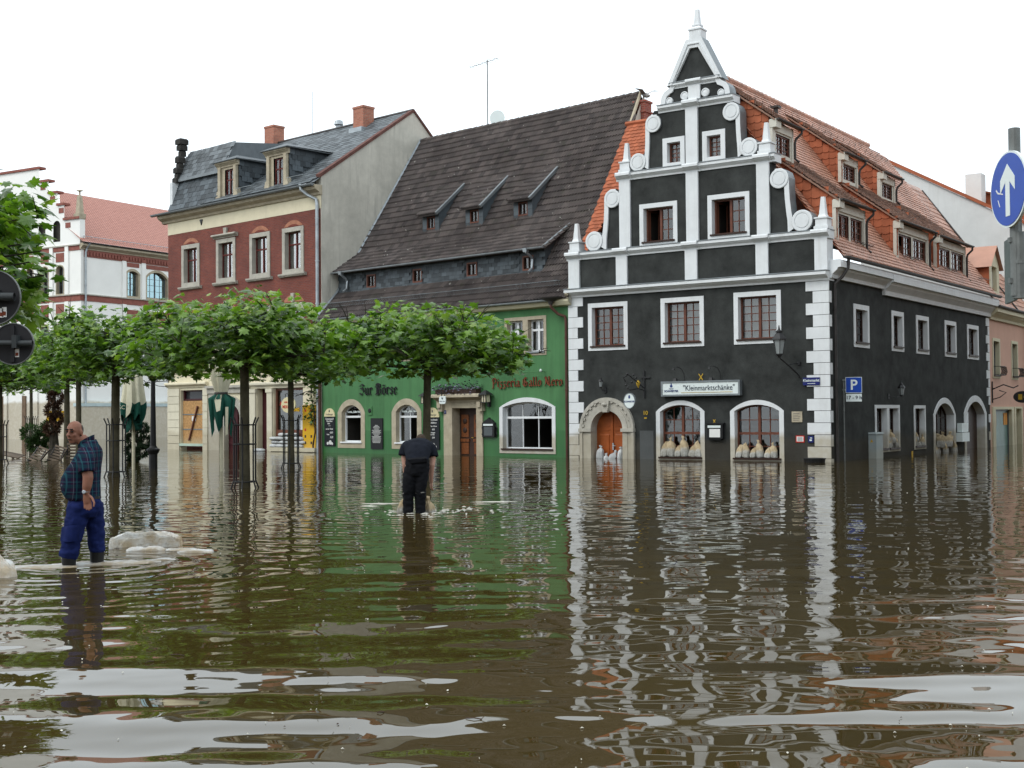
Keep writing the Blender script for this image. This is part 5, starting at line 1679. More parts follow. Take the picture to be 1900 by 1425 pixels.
part('wall_anchor', MB().prism([(2.9, 11.25), (2.98, 11.05), (3.06, 11.25), (3.1, 11.28), (3.06, 11.34), (2.9, 11.34), (2.86, 11.28)], -.06, -.01), M['iron'], rh, FD)
down_pipe('downpipe', rh, FD, [(11.35, -.5, 11.95), (11.4, -.48, 11.7), (11.65, -.3, 11.45), (12.0, -.12, 11.25), (12.06, -.12, 11.0), (12.06, -.12, -.2)], .075, M['zinc_light'])
# gable wall towards the green inn
part('gable_wall', MB().add([(12.2, 0, -.7), (12.2, 12, -.7), (12.2, 12, 10.4), (12.2, 5.64, 16.1), (12.2, 0, 12.3)], [(0, 1, 2, 3, 4)]).add([(12.2, 0, -.7), (12.2, 0, 12.3), (11.85, 0, 12.3), (11.85, 0, 11.86), (12.18, -.004, 11.86), (12.18, -.004, -.7)], [(0, 1, 2, 3, 4, 5)]), M['grey_wall'], rh, FD)
part('brick_coping', MB().profile([(-.06, 12.22), (5.64, 16.08), (5.64, 16.22), (-.1, 12.36)], 11.95, 12.26).profile([(5.64, 16.08), (12, 10.4), (12, 10.54), (5.64, 16.22)], 11.95, 12.26), M['coping'], rh, FD)
# slate roof
sl = .69
RDm = FD @ axes((0, -.4, 11.98), (1, 0, 0), (0, 1, sl))
Ld = math.hypot(6.04, 6.04 * sl)
rroof = part('roof', MB().add([(3.2, -.4, 11.96), (12.2, -.4, 11.96), (12.2, 5.64, 16.12), (1.6, 5.64, 16.12), (1.6, 2, 13.6)], [(0, 1, 2, 3, 4)]).add([(1.6, 5.64, 16.12), (12.2, 5.64, 16.12), (12.2, 10, 12), (1.6, 10, 12)], [(0, 1, 2, 3)]), M['slate'], rh, FD)
tiles(rroof, RDm, 12.0, Ld, .34, .27, 'slate', M['slate'], M['slate'], 0, lambda x, y: x > 3.3 or y > 2.6 and x > 1.6, name='roof_slate', jit=.004)
part('ridge', MB().tube([(1.6, 5.64, 16.16), (12.2, 5.64, 16.16)], .09, 6), M['zinc_dark'], rh, FD)
# steep corner mansard with the dark stone gable profile on its end
mz = part('corner_mansard', MB().add([(.4, -.25, 11.98), (4.4, -.25, 11.98), (4.4, .3, 13.5), (.4, .3, 13.5), (4.4, .2, 13.62), (.4, .2, 13.62), (4.4, .95, 15.1), (.4, .95, 15.1), (4.4, 5, 15.6), (.4, 5, 15.6)],
                                      [(0, 1, 2, 3), (3, 2, 4, 5), (5, 4, 6, 7), (7, 6, 8, 9)]).add([(4.4, -.25, 11.98), (4.4, 5, 12.5), (4.4, 5, 15.6), (4.4, .95, 15.1), (4.4, .2, 13.6)], [(0, 1, 2, 3, 4)]), M['slate'], rh, FD)
tiles(mz, FD @ axes((.4, -.25, 12.0), (1, 0, 0), (0, .55, 1.5)), 4.0, 1.58, .36, .28, 'slate', M['slate_dark'], M['slate_dark'], 0, name='roof_slate')
tiles(mz, FD @ axes((.4, .2, 13.64), (1, 0, 0), (0, .75, 1.48)), 4.0, 1.62, .36, .27, 'slate', M['slate'], M['slate'], 0, name='roof_slate')
part('break_moulding', MB().box(.35, 4.4, .1, .32, 13.5, 13.64), M['zinc'], mz, FD)
st = MB()
st.box(.36, .62, -.15, .4, 12.0, 13.45)
part('gable_pier', st, M['white'], rh, FD)
st = MB()
zz_ = 13.45
for (w, y0, y1, h) in ((.5, -.3, .55, .3), (.4, -.1, .5, .22), (.5, -.2, .6, .3), (.38, .1, .65, .24), (.46, .0, .8, .35), (.36, .35, .95, .3), (.5, .2, 1.05, .3), (.62, .1, 1.1, .3)):
    w, y0, y1 = w * .75, .15 + y0 * .5, .15 + y1 * .5
    st.box(.55 - w / 2, .55 + w / 2, y0, y1, zz_, zz_ + h * .75)
    st.frus(.55 - w / 2, .55 + w / 2, y0, y1, zz_ + h * .75, zz_ + h, .75)
    zz_ += h
part('gable_profile', st, pmat('sooty_sandstone', (.035, .033, .03), .9, .4, 3, .01, 12), rh, FD)
# two stone dormers
for (u0, w0) in ((4.45, 5.02), (8.32, 8.86)):
    u1, w1 = u0 + 1.66, w0 + .67
    fr = MB().sheet(rect(u0 + .12, u1 - .12, 12.0, 13.7), [rect(w0 - .02, w1 + .02, 12.08, 13.5)], y=-.05)
    fr.profile([(p[0] - .05, p[1]) for p in cornice_profile(13.62, 13.92, .2)], u0 - .05, u1 + .05)
    fr.box(u0 + .1, u0 + .3, -.16, 0, 12.0, 13.62).box(u1 - .3, u1 - .1, -.16, 0, 12.0, 13.62)
    fr.frus(u0 - .08, u0 + .3, -.2, .1, 11.98, 12.5, .6).frus(u1 - .3, u1 + .08, -.2, .1, 11.98, 12.5, .6)
    d = part('stone_dormer', fr, M['tan_stone'], rh, FD)
    ym = (13.85 - 11.98) / sl - .4
    yr = (14.24 - 11.98) / sl - .4
    c = (u0 + u1) / 2
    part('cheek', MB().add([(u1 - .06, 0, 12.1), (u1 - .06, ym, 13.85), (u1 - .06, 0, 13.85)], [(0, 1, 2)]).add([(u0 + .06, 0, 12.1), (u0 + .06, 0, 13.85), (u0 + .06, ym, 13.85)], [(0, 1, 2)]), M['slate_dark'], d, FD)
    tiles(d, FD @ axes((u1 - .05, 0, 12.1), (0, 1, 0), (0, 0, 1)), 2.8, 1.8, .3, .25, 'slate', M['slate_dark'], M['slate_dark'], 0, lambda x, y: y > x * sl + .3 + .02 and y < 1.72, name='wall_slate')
    rf = MB()
    e0, e1, ef = u0 - .2, u1 + .2, -.32
    rf.add([(e0, ef, 13.9), (e1, ef, 13.9), (c, .45, 14.26), (e1, ym + .2, 13.96), (c, yr + .1, 14.28), (e0, ym + .2, 13.96)], [(0, 1, 2), (1, 3, 4, 2), (5, 0, 2, 4)])
    rf.box(e0, e1, ef, ym, 13.86, 13.9)
    part('dormer_roof', rf, M['slate'], d, FD)
    window(rh, FD @ T(0, -.05, 0), w0, w1, 12.08, 13.5, sw=.03, rv=.1, cols=2, rows=2, rowf=[0, .66, 1], thick=(1,), zthick=(1,), frame_m='red_frame', sur=None, sill=None, fw=.04, room=.8, curtain=.8)
sgm = MB()
for (a, b) in ((6.5, 7.8), (10.4, 11.6)):
    for h in (.12, .38):
        sgm.tube([(a, .12, h), (b, .12, h)], .014, 4)
    for k in range(14):
        x = a + (b - a) * k / 13
        sgm.tube([(x, .12, .12), (x, .12, .38)], .009, 4)
part('snow_guard', sgm, M['zinc'], rroof, RDm, kind='stuff')
part('chimney', MB().box(.95, 1.75, 5.3, 6.0, 15.0, 17.1).box(.92, 1.78, 5.27, 6.03, 17.0, 17.1), M['chimney'], rh, FD)
part('chimney', MB().box(8.9, 9.65, 4.7, 5.4, 14.9, 16.7).box(8.87, 9.68, 4.67, 5.43, 16.6, 16.7), M['chimney'], rh, FD)
part('chimney_flashing', MB().box(8.8, 9.75, 4.5, 5.5, 14.9, 15.62), M['zinc_light'], rh, FD)
part('roof_vent', MB().lathe([(.16, 0), (.16, .35), (.24, .4), (.2, .6), (.05, .66)], 12, T(6.5, 5.8, 16.0)), M['zinc_light'], rh, FD)
part('lightning_rod', MB().tube([(4.6, 5.64, 16.1), (4.62, 5.64, 18.4)], .015, 5), M['steel_post'], rh, FD)
# ground floor
gfh = []
gf = MB()
gfh.append(rect(1.1, 3.05, -.65, 2.95))
gfh.append(arch(4.7, 6.2, -.65, 1.55, 2.3))
gfh.append(rect(7.45, 8.3, -.65, 2.9))
gfh.append(rect(8.74, 10.86, .2, 2.9))
part('ground_floor_wall', MB().sheet(rect(0, 12.18, -.7, 4.05), gfh, reveal=.35), M['cream'], rh, FD)
part('string_course', MB().profile(cornice_profile(3.08, 3.34, .2), -.1, 3.5), M['cream'], rh, FD)
part('string_course', MB().profile(cornice_profile(3.85, 4.1, .22), -.1, 12.2), M['cream_stone'], rh, FD)
part('shop_lintel', MB().profile(cornice_profile(2.92, 3.2, .16), 6.9, 11.0), M['cream_stone'], rh, FD)
for (u0, u1) in ((0.0, 1.06), (3.08, 3.5)):
    z = 3.06
    k = 0
    while z > -.3:
        part('stone_block', MB().box(u0 + .01, u1 - .01, -.07, .01, z - .385, z - .012), M['cream_stone'], rh, FD)
        z -= .395
        k += 1
for u0, u1 in ((6.95, 7.4), (8.3, 8.68)):
    part('shop_column', MB().box(u0, u1, -.1, .02, -.6, 2.72).box(u0 - .05, u1 + .05, -.14, .02, 2.72, 2.9), M['cream_stone'], rh, FD)
part('window_sill', MB().box(8.6, 11.95, -.25, .1, .02, .2), M['cream_stone'], rh, FD)
# boarded doorway
bd_ = part('boarded_doorway', MB().box(1.12, 3.03, .12, .16, .3, 2.42), M['osb'], rh, FD)
part('transom_glass', MB().box(1.2, 2.95, .25, .27, 2.5, 2.9), pmat('dark_glass', (.03, .03, .035), .1), bd_, FD)
part('transom_frame', MB().ring(rect(1.1, 3.05, 2.44, 2.96), rect(1.22, 2.93, 2.52, 2.88), .16, .3), M['maroon'], bd_, FD)
for z in (.98, 1.72):
    part('batten', MB().box(1.12, 3.03, .1, .12, z, z + .05), M['zinc'], bd_, FD)
part('brace', MB().box(-.03, .03, .02, .1, -.93, .93, T(2.1, 0, 1.3) @ Matrix.Rotation(.42, 4, 'Y')), M['wood_frame'], bd_, FD)
part('notice', MB().box(1.9, 2.25, .115, .119, 1.42, 1.66), M['paper'], bd_, FD)
part('threshold_foam', MB().box(1.0, 3.15, -.06, .2, .18, .3), pmat('mint_foam_seal', (.4, .5, .42), .8), bd_, FD)
# old stone portal with maroon door
ap = MB()
for k, (q, yv) in enumerate(((0, -.12), (.14, -.07), (.28, -.02))):
    ap.ring(arch(4.4 + q, 6.5 - q, -.6, 1.55, 2.6 - q), arch(4.4 + q + .14, 6.5 - q - .14, -.6, 1.55, 2.6 - q - .14), yv, yv + .3, back=.02)
ap.box(3.55, 4.38, -.04, .02, -.6, 2.75).box(6.52, 6.9, -.04, .02, -.6, 2.75).box(3.5, 6.92, -.1, .02, 2.75, 3.0).box(3.45, 6.95, -.2, .02, 3.0, 3.12)
part('stone_portal', ap, M['stone'], rh, FD)
md = part('maroon_door', MB().box(4.7, 5.55, .25, .3, -.6, 2.3), M['maroon'], rh, FD)
part('open_dark_leaf', MB().box(5.55, 6.25, .34, .36, -.6, 2.3), M['black_paint'], rh, FD)
for z in (.25, .62, .95, 1.25):
    part('door_panel', MB().frus(4.85, 5.4, z, z + .24, 0, .03, .85, T(0, .25, 0) @ Matrix.Rotation(math.pi / 2, 4, 'X') @ Matrix.Diagonal((1, 1, 1, 1))), M['maroon'], md, FD)
# shop
part('shop_door', MB().box(7.42, 8.32, .3, .34, -.6, 2.92), M['maroon'], rh, FD)
sw2 = part('shop_window', MB().ring(rect(8.72, 10.88, .9, 2.9), rect(8.84, 10.76, 1.0, 2.8), .1, .2).box(8.72, 10.88, .1, .2, .7, .9), M['wood_frame'], rh, FD)
part('pane', MB().add([(8.84, .16, 1.0), (10.76, .16, 1.0), (10.76, .16, 2.8), (8.84, .16, 2.8)], [(0, 1, 2, 3)]), M['glass'], sw2, FD)
part('room', MB().box(8.7, 10.9, .25, 1.5, .6, 3.0), M['interior'], sw2, FD)
part('window_lettering', text_mesh('ASIA IMBISS', .22, M['red_paint'], .002, .012), None, sw2, FD @ T(9.55, .14, 2.2))
part('window_lettering', text_mesh('MEKONG', .22, M['yellow'], .002, .012), None, sw2, FD @ T(9.95, .14, 1.9))
part('poster', MB().box(10.5, 10.75, .135, .14, 1.0, 1.42), M['paper'], sw2, FD)
yp = part('yellow_panel', MB().box(10.92, 11.85, -.08, .0, .2, 2.1), M['yellow'], rh, FD)
for i in range(2):
    for j in range(6):
        if (i + j) % 7 != 3:
            u, z = 11.12 + i * .42, .42 + j * .29
            part('printed_sign', MB().box(u - .055, u + .055, -.084, -.08, z - .06, z + .06), M['red_paint' if j % 3 == 2 else 'door_dark'], yp, FD)
ms = thing('oval_shop_sign', 'oval beige restaurant sign beside the yellow panel', 'sign', FD @ T(10.7, -.7, 2.1))
part('board', MB().lathe([(.5, -.03), (.5, .03)], 28, T(10.72, -.7, 2.12) @ Matrix.Rotation(math.pi / 2, 4, 'X'), 1.0, .7), M['cream_sign'], ms, FD)
part('lettering', text_mesh('MEKONG', .19, M['red_paint'], .002, .004), None, ms, FD @ T(10.72, -.735, 2.03))
part('lettering', text_mesh('ASIA IMBISS', .11, M['red_paint'], .002, .002), None, ms, FD @ T(10.72, -.735, 2.24))
part('bracket', MB().tube([(11.2, -.7, 2.5), (11.6, -.4, 2.7), (12.0, -.02, 2.6)], .02, 6).tube([(10.5, -.7, 2.4), (10.5, -.7, 2.62), (11.2, -.7, 2.6), (11.5, -.4, 2.55)], .016, 6), M['iron'], ms, FD)
vn = thing('climbing_vine', 'thin climbing vine beside the downpipe at the brick house corner', 'vine', FD @ T(12.0, -.1, 0))
part('stem', MB().tube([(11.95, -.22, -.3), (11.8, -.2, .3), (11.98, -.22, .9), (11.9, -.2, 1.8), (11.7, -.22, 2.6), (11.8, -.2, 3.6)], [.05, .04, .035, .03, .02, .01], 6), M['door_dark'], vn, FD)
vl = MB()
rnd = random.Random(4)
for k in range(260):
    z = rnd.uniform(1.2, 3.7)
    q = T(11.75 + rnd.gauss(0, .22), -.22 + rnd.gauss(0, .1), z) @ Matrix.Rotation(rnd.uniform(0, 6.3), 4, 'Z') @ Matrix.Rotation(rnd.uniform(-1.3, 1.3), 4, 'X')
    s = rnd.uniform(.05, .09)
    vl.add([(-s, 0, 0), (-s * .3, -s, 0), (s * .9, 0, .02), (-s * .3, s, 0)], [(0, 1, 2, 3)], q)
part('leaves', vl, pmat('vine_leaves', (.07, .12, .03), .6, .3, 6, island=.4), vn, FD, kind='stuff')
wb = thing('wrought_bracket', 'empty wrought iron sign bracket on the brick house corner', 'bracket', FD @ T(0, -.1, 3.6))
part('arms', MB().tube([(.05, -.05, 3.1), (.05, -.05, 3.85)], .025, 6).tube([(.05, -.05, 3.45), (-.9, -.75, 3.4), (-1.0, -.8, 3.5)], .025, 6).tube([(.05, -.05, 3.15), (-.35, -.35, 3.2), (-.8, -.7, 3.4)], .018, 6)
     .tube([(-.4, -.38, 3.44), (-.5, -.45, 3.7), (-.2, -.25, 3.8), (-.1, -.15, 3.6)], .015, 6), M['iron'], wb, FD)
# shop sandbags
names = ['leftmost', 'second', 'third', 'fourth', 'rightmost']
for j in range(4):
    for i in range(5):
        if j == 3 and i in (0, 4):
            continue
        sandbag(BAGSW[(i + j) % 3], FD, 8.85 + i * .47 + (.1 if j % 2 else 0), -.12 + .06 * (j % 2), .2 + j * .17, .12 * ((i * 7 + j * 3) % 5 - 2), .86,
                names[i] + ' white sandbag in the ' + ['bottom', 'second', 'third', 'top'][j] + ' layer below the shop window', 'sandbags stacked below the shop window')
sandbag(BAGSW[1], FD, 8.05, -.35, -.02, .4, .95, 'flat white sandbag lying before the shop door', None)


# ------------------------------------------------------------------ white school-like building far left
wh = thing('white_building', 'large white rendered building with red brick trim and a red tiled roof', 'building', FE)
hE = []
k3 = dict(rv=.3, frame_m='grey_frame', sur='tan_stone', sill=None, proud=.04, room=.8, glass='glass_sky', curtain=0)
hE.append(window(wh, FE, 4.35, 5.85, 11.1, 13.5, zs=13.1, sw=.2, cols=2, rows=4, thick=(1,), **k3))
hE.append(window(wh, FE, 6.35, 8.95, 11.1, 13.6, zs=12.9, sw=.2, cols=4, rows=4, thick=(2,), **k3))
hE.append(window(wh, FE, 4.35, 5.85, 6.2, 8.9, zs=8.5, sw=.2, cols=2, rows=4, thick=(1,), **k3))
hE.append(window(wh, FE, 6.35, 8.95, 6.2, 8.9, zs=8.4, sw=.2, cols=4, rows=4, thick=(2,), **k3))
hE.append(window(wh, FE, 10.2, 12.0, 11.1, 13.5, zs=13.1, sw=.2, cols=2, rows=4, thick=(1,), **k3))
part('side_wall', MB().sheet(rect(0, 22, -.7, 14.6), hE), M['white_wall'], wh, FE)
part('brick_frieze', MB().box(.3, 22, -.06, .02, 14.0, 14.55), M['brick_pale'], wh, FE)
dn = MB()
for k in range(70):
    dn.box(.5 + k * .3, .66 + k * .3, -.14, -.06, 14.12, 14.4)
part('brick_dentils', dn, M['brick_pale'], wh, FE, kind='stuff')
part('eaves_cornice', MB().profile(cornice_profile(14.55, 15.0, .4), -.1, 22), M['tan_stone'], wh, FE)
part('gutter', half_gutter(-.45, 15.08, -.1, 22, .1), M['zinc_dark'], wh, FE)
part('brick_band', MB().box(-.02, 22, -.05, .02, 10.6, 11.05), M['brick_pale'], wh, FE)
part('band_cap', MB().box(-.05, 22, -.14, .02, 11.05, 11.14), M['stone'], wh, FE)
for u in (3.98, 5.97, 9.05):
    part('lesene', MB().box(u, u + .38, -.12, .02, 11.14, 14.05).box(u, u + .38, -.12, .02, -.5, 10.6), M['white_wall'], wh, FE)
    part('brick_cap', MB().box(u - .04, u + .42, -.16, .0, 14.05, 14.3), M['brick_pale'], wh, FE)
for (u0, u1) in ((4.5, 5.75), (6.5, 8.85)):
    part('brick_panel', MB().box(u0, u1, -.03, .02, 13.62, 13.95), M['brick_pale'], wh, FE)
    part('brick_panel', MB().box(u0, u1, -.03, .02, 8.95, 10.2), M['brick_pale'], wh, FE)
part('ledge', MB().box(-.7, 11, -.5, .02, 2.5, 2.75), pmat('pale_blue_ledge', (.45, .55, .56), .6), wh, FE)
part('low_annex', MB().box(-.6, 11, -.45, .02, -.6, 2.5), M['white_wall'], wh, FE)
down_pipe('downpipe', wh, FE, [(.45, -.5, 15.0), (.4, -.2, 14.6), (.35, -.14, 14.3), (.35, -.14, -.2)], .08, M['zinc_light'])
REr = FE @ axes((-.2, -.45, 15.1), (1, 0, 0), (0, 8.45, 5.3))
rr = part('roof', MB().add([(0, 0, 0), (22, 0, 0), (22, 9.97, 0), (4.6, 9.97, 0), (.2, 3.2, 0)], [(0, 1, 2, 3, 4)]), M['far_tile'], wh, REr)
sgE = MB()
for k in range(60):
    sgE.tube([(.5 + k * .35, .6, .02), (.5 + k * .35, .6, .22)], .02, 4)
sgE.tube([(.4, .6, .2), (21.5, .6, .2)], .025, 4)
part('snow_guard', sgE, M['zinc_light'], rr, REr, kind='stuff')
# front with stepped gable (u runs right, the corner is at 26)
h2 = []
for j, u in enumerate((23.2, 21.45, 19.7, 17.9, 16.1, 14.3)):
    h2.append(window(wh, FE2, u, u + .95, 11.15, 13.5, zs=13.15, sw=.08, cols=2, rows=3, thick=(1,), rv=.3, frame_m='grey_frame', sur='tan_stone', sill=None, proud=.03, room=.8))
    h2.append(window(wh, FE2, u, u + .95, 6.6, 9.0, zs=8.65, sw=.08, cols=2, rows=3, thick=(1,), rv=.3, frame_m='grey_frame', sur='tan_stone', sill=None, proud=.03, room=.8))
    part('brick_panel', MB().box(u + .02, u + .93, -.03, .02, 13.7, 14.4), M['brick_pale'], wh, FE2)
    part('brick_panel', MB().box(u + .02, u + .93, -.03, .02, 9.3, 10.45), M['brick_pale'], wh, FE2)
    part('lesene', MB().box(u + 1.12, u + 1.5, -.12, .02, 11.14, 14.9).box(u + 1.12, u + 1.5, -.12, .02, 0, 10.6), M['white_wall'], wh, FE2)
    part('brick_edge', MB().box(u + 1.08, u + 1.12, -.06, .02, 2, 14.9), M['brick_pale'], wh, FE2)
h3 = [arch(u, u + .8, 15.3, 16.6, 16.95) for u in (22.9, 21.2, 19.4, 17.5)]
part('front_wall', MB().sheet(rect(0, 26, -.7, 14.95), h2), M['white_wall'], wh, FE2)
stg = MB()
steps = [(25.0, 17.2), (24.0, 18.4), (23.0, 19.4), (22.0, 20.3), (20.9, 21.2)]
outl = [(10, 14.95), (25.95, 14.95), (25.95, 17.0), (24.2, 17.0)]
outl = [(8, 14.95), (25.9, 14.95), (25.9, 16.9), (24.15, 16.9), (24.15, 18.1), (23.4, 18.1), (23.4, 19.1), (22.4, 19.1), (22.4, 20.1), (21.3, 20.1), (21.3, 21.2), (12.6, 21.2), (12.6, 20.1), (8, 20.1)]
part('stepped_gable', MB().sheet(outl, h3).prism([(25.4, 14.95), (25.9, 14.95), (25.9, 16.9), (25.4, 16.9)], .002, .5), M['white_wall'], wh, FE2)
for (u0, u1, z) in ((24.1, 25.95, 16.9), (23.35, 24.2, 18.1), (22.35, 23.45, 19.1), (21.25, 22.45, 20.1), (12.5, 21.4, 21.2)):
    part('step_cap', MB().box(u0, u1, -.12, .55, z, z + .18), M['brick_pale'], wh, FE2)
    part('brick_inset', MB().box(u0 + .2, u0 + .75, -.03, .02, z - .6, z - .2), M['brick_pale'], wh, FE2)
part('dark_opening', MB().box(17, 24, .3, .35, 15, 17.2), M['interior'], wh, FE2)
part('brick_band', MB().box(0, 26.02, -.05, .02, 10.6, 11.05).box(0, 26.02, -.05, .02, 14.5, 14.85), M['brick_pale'], wh, FE2)
part('band_cap', MB().box(0, 26.05, -.14, .02, 11.05, 11.14).box(0, 26.05, -.14, .02, 14.85, 14.95), M['stone'], wh, FE2)
part('corner_pinnacle', MB().frus(25.35, 25.95, -.1, .5, 16.9, 17.3, 1.1).frus(25.42, 25.88, -.02, .42, 17.3, 18.7, .6).box(25.6, 25.7, .15, .25, 18.7, 19.1).box(25.48, 25.82, .03, .37, 19.05, 19.14), M['tan_stone'], wh, FE2)
for u in (16.5, 19.0, 22.4):
    part('brown_pillar', MB().box(u, u + .8, -.1, .02, -.5, 3.4), pmat('silted_brown_stone', (.16, .11, .075), .9, .3, 2), wh, FE2)

# ------------------------------------------------------------------ salmon house at the right edge and what rises behind it
pk = thing('salmon_house', 'salmon rendered house with pale yellow trim at the right edge', 'house', FP)
kp = dict(sw=.14, rv=.2, frame_m='grey_frame', sur='trim_cream', cols=2, rows=2, thick=(1,), room=.8)
hp = [window(pk, FP, .6, 1.95, 3.06, 4.86, **kp), window(pk, FP, 4.15, 5.45, 3.06, 4.88, **kp), window(pk, FP, 7.6, 8.9, 3.06, 4.88, **kp)]
hp += [rect(.75, 3.95, -.6, 1.7), rect(4.6, 6.0, -.6, 1.72)]
part('front_wall', MB().sheet(rect(0.02, 12, -.7, 5.9), hp), M['pink'], pk, FP)
part('cornice', MB().profile(cornice_profile(5.65, 6.2, .4), 0, 12), M['trim_cream'], pk, FP)
part('gutter', half_gutter(-.45, 6.25, 0, 12, .09), M['zinc_dark'], pk, FP)
part('shop_surround', MB().ring(rect(.35, 4.3, -.6, 1.78), rect(.8, 3.9, -.6, 1.66), -.06, .2, back=.02).ring(rect(4.5, 6.1, -.6, 1.78), rect(4.75, 5.9, -.6, 1.7), -.05, .3, back=.02), M['trim_cream'], pk, FP)
spn = part('shop_window', MB().ring(rect(.8, 3.9, -.5, 1.66), rect(.9, 3.8, -.4, 1.58), .1, .18), M['grey_frame'], pk, FP)
part('pane', MB().add([(.9, .14, -.4), (3.8, .14, -.4), (3.8, .14, 1.58), (.9, .14, 1.58)], [(0, 1, 2, 3)]), pmat('greenish_shop_glass', (.11, .19, .165), .35, .3, 1.2, spec=.15), spn, FP)
part('display', MB().box(.9, 3.8, .5, .55, -.5, 1.0), pmat('pale_teal_display', (.17, .25, .22), .8), spn, FP)
part('display_back', MB().box(.7, 4.0, .9, .95, -.5, 1.8), M['grey_wall'], spn, FP)
part('orange_poster', MB().box(1.0, 1.6, .12, .135, .9, 1.45), pmat('orange_poster', (.6, .25, .04), .7), spn, FP)
part('orange_poster', MB().box(3.0, 3.7, .12, .135, .95, 1.5), pmat('orange_print', (.6, .25, .04), .7), spn, FP)
part('brick_recess', MB().box(4.7, 5.95, .35, .4, -.6, 1.75), M['grey_wall'], pk, FP)
for u0 in (.6, 4.15, 7.6):
    b_ = MB()
    for z in (3.2, 3.58):
        b_.tube([(u0 + .1, -.02, z), (u0 + .15, -.28, z), (u0 + .7, -.36, z), (u0 + 1.2, -.28, z), (u0 + 1.25, -.02, z)], .014, 5)
    for k in range(12):
        x = u0 + .15 + k * .095
        b_.tube([(x, -.3, 3.2), (x, -.36, 3.35), (x, -.31, 3.58)], .009, 4)
    part('window_rail', b_, M['iron'], pk, FP)
PRf = FP @ axes((0, -.4, 6.22), (1, 0, 0), (0, 4.3, 6.0))
Lp = math.hypot(4.3, 6.0)
pr_ = part('roof', MB().add([(0, 0, 0), (12, 0, 0), (12, 2.6, 0), (3.6, 2.6, 0), (3.6, Lp, 0), (0, Lp, 0)], [(0, 1, 2, 3, 4, 5)]), M['tile_cheek'], pk, PRf)
tiles(pr_, PRf, 12, Lp, .22, .34, 'beaver', M['tile_red_piece'], M['tile_red'], 0, lambda x, y: x < 3.55 or y < 2.5)
part('verge', MB().box(3.55, 3.68, 0, Lp, -.1, .1), M['zinc_dark'], pr_, PRf)
dg = MB()
u0, u1 = .5, 2.3
dg.sheet([(u0, 6.9), (u1, 6.9), (u1, 8.15), ((u0 + u1) / 2, 8.95), (u0, 8.15)], [rect(u0 + .45, u1 - .45, 7.0, 8.1)], y=.05, reveal=.2)
dgm = part('gabled_dormer', dg, M['trim_cream'], pk, FP)
part('cheek', MB().add([(u0, .05, 6.9), (u0, 1.0, 8.2), (u0, .05, 8.2)], [(0, 1, 2)]), M['tile_cheek'], dgm, FP)
part('dormer_roof', MB().add([(u0 - .25, -.1, 8.0), ((u0 + u1) / 2, -.1, 9.05), ((u0 + u1) / 2, 2.2, 9.05), (u0 - .25, 1.4, 8.0)], [(0, 1, 2, 3)]).add([((u0 + u1) / 2, -.1, 9.05), (u1 + .25, -.1, 8.0), (u1 + .25, 1.4, 8.0), ((u0 + u1) / 2, 2.2, 9.05)], [(0, 1, 2, 3)]), M['tile_red'], dgm, FP)
part('dark_window', MB().box(u0 + .4, u1 - .4, .26, .3, 6.95, 8.15), M['lantern_glass'], dgm, FP)
wsn = thing('wrought_sign', 'black oval wrought iron sign on the salmon house', 'sign', FP @ T(.3, -.4, 2.2))
part('bracket', MB().tube([(.36, -.03, 1.95), (.36, -.03, 2.9)], .03, 6).tube([(.36, -.03, 2.55), (.4, -.5, 2.75), (.45, -.9, 2.6), (.5, -1.1, 2.7)], .03, 6).tube([(.36, -.03, 2.1), (.4, -.35, 2.2), (.42, -.6, 2.4), (.45, -.3, 2.5)], .025, 6), M['iron'], wsn, FP)
OSP = FP @ T(.6, -1.25, 2.2) @ Matrix.Rotation(R_(-50), 4, 'Z')
part('oval', MB().lathe([(.42, -.03), (.42, .03)], 24, Matrix.Rotation(math.pi / 2, 4, 'X'), 1, .62), M['iron'], wsn, OSP)
part('gilt_mark', MB().disc(.12, 0, .09, -.036, -.03, 10).box(-.22, -.04, -.036, -.03, -.12, .12), M['gold'], wsn, OSP)
# pale gable wall beyond
fw_ = thing('pale_firewall_house', 'pale rendered gable wall with tiled verge rising behind the salmon house', 'house', FB @ T(26, 0, 0))
FW = frame(tuple((FB @ Vector((26, 9, 0)))[:2]), (0.81586, -0.57825))
# in this frame u runs towards the street: u = 9 - inward distance
vg = [(9 - 7.36, 14.82), (9 - 1.59, 11.53), (9 + .6, 10.3)]
part('gable_wall', MB().prism([(.6, 0), (9.6, 0), (9.6, 10.3), vg[1], vg[0], (.6, 14.1)], 0, .3), M['fire_wall'], fw_, FW)
part('tiled_verge', MB().prism([(.55, 14.1), vg[0], (9.7, 10.24), (9.7, 10.42), (vg[0][0], 15.02), (.55, 14.32)], -.12, .4), M['tile_cheek'], fw_, FW)
part('roof', MB().add([(vg[0][0], .3, 14.98), (9.7, .3, 10.4), (9.7, 9, 10.4), (vg[0][0], 9, 14.98)], [(0, 1, 2, 3)]), M['tile_red'], fw_, FW)
part('chimney', MB().box(5.7, 6.5, 1.2, 2.0, 12.0, 13.7), M['fire_wall'], fw_, FW)
part('shed_dormer', MB().add([(5.9, 2.4, 12.6), (9.6, 2.4, 10.5), (9.6, 2.4, 12.0), (6.2, 2.4, 13.0)], [(0, 1, 2, 3)]), M['tile_cheek'], fw_, FW)
part('shed_roof', MB().add([(5.5, 2.2, 13.05), (9.8, 2.2, 11.95), (9.8, 7, 11.95), (5.5, 7, 13.05)], [(0, 1, 2, 3)]).box(5.5, 9.8, 7, 7.1, 11.8, 11.9), M['zinc_dark'], fw_, FW)


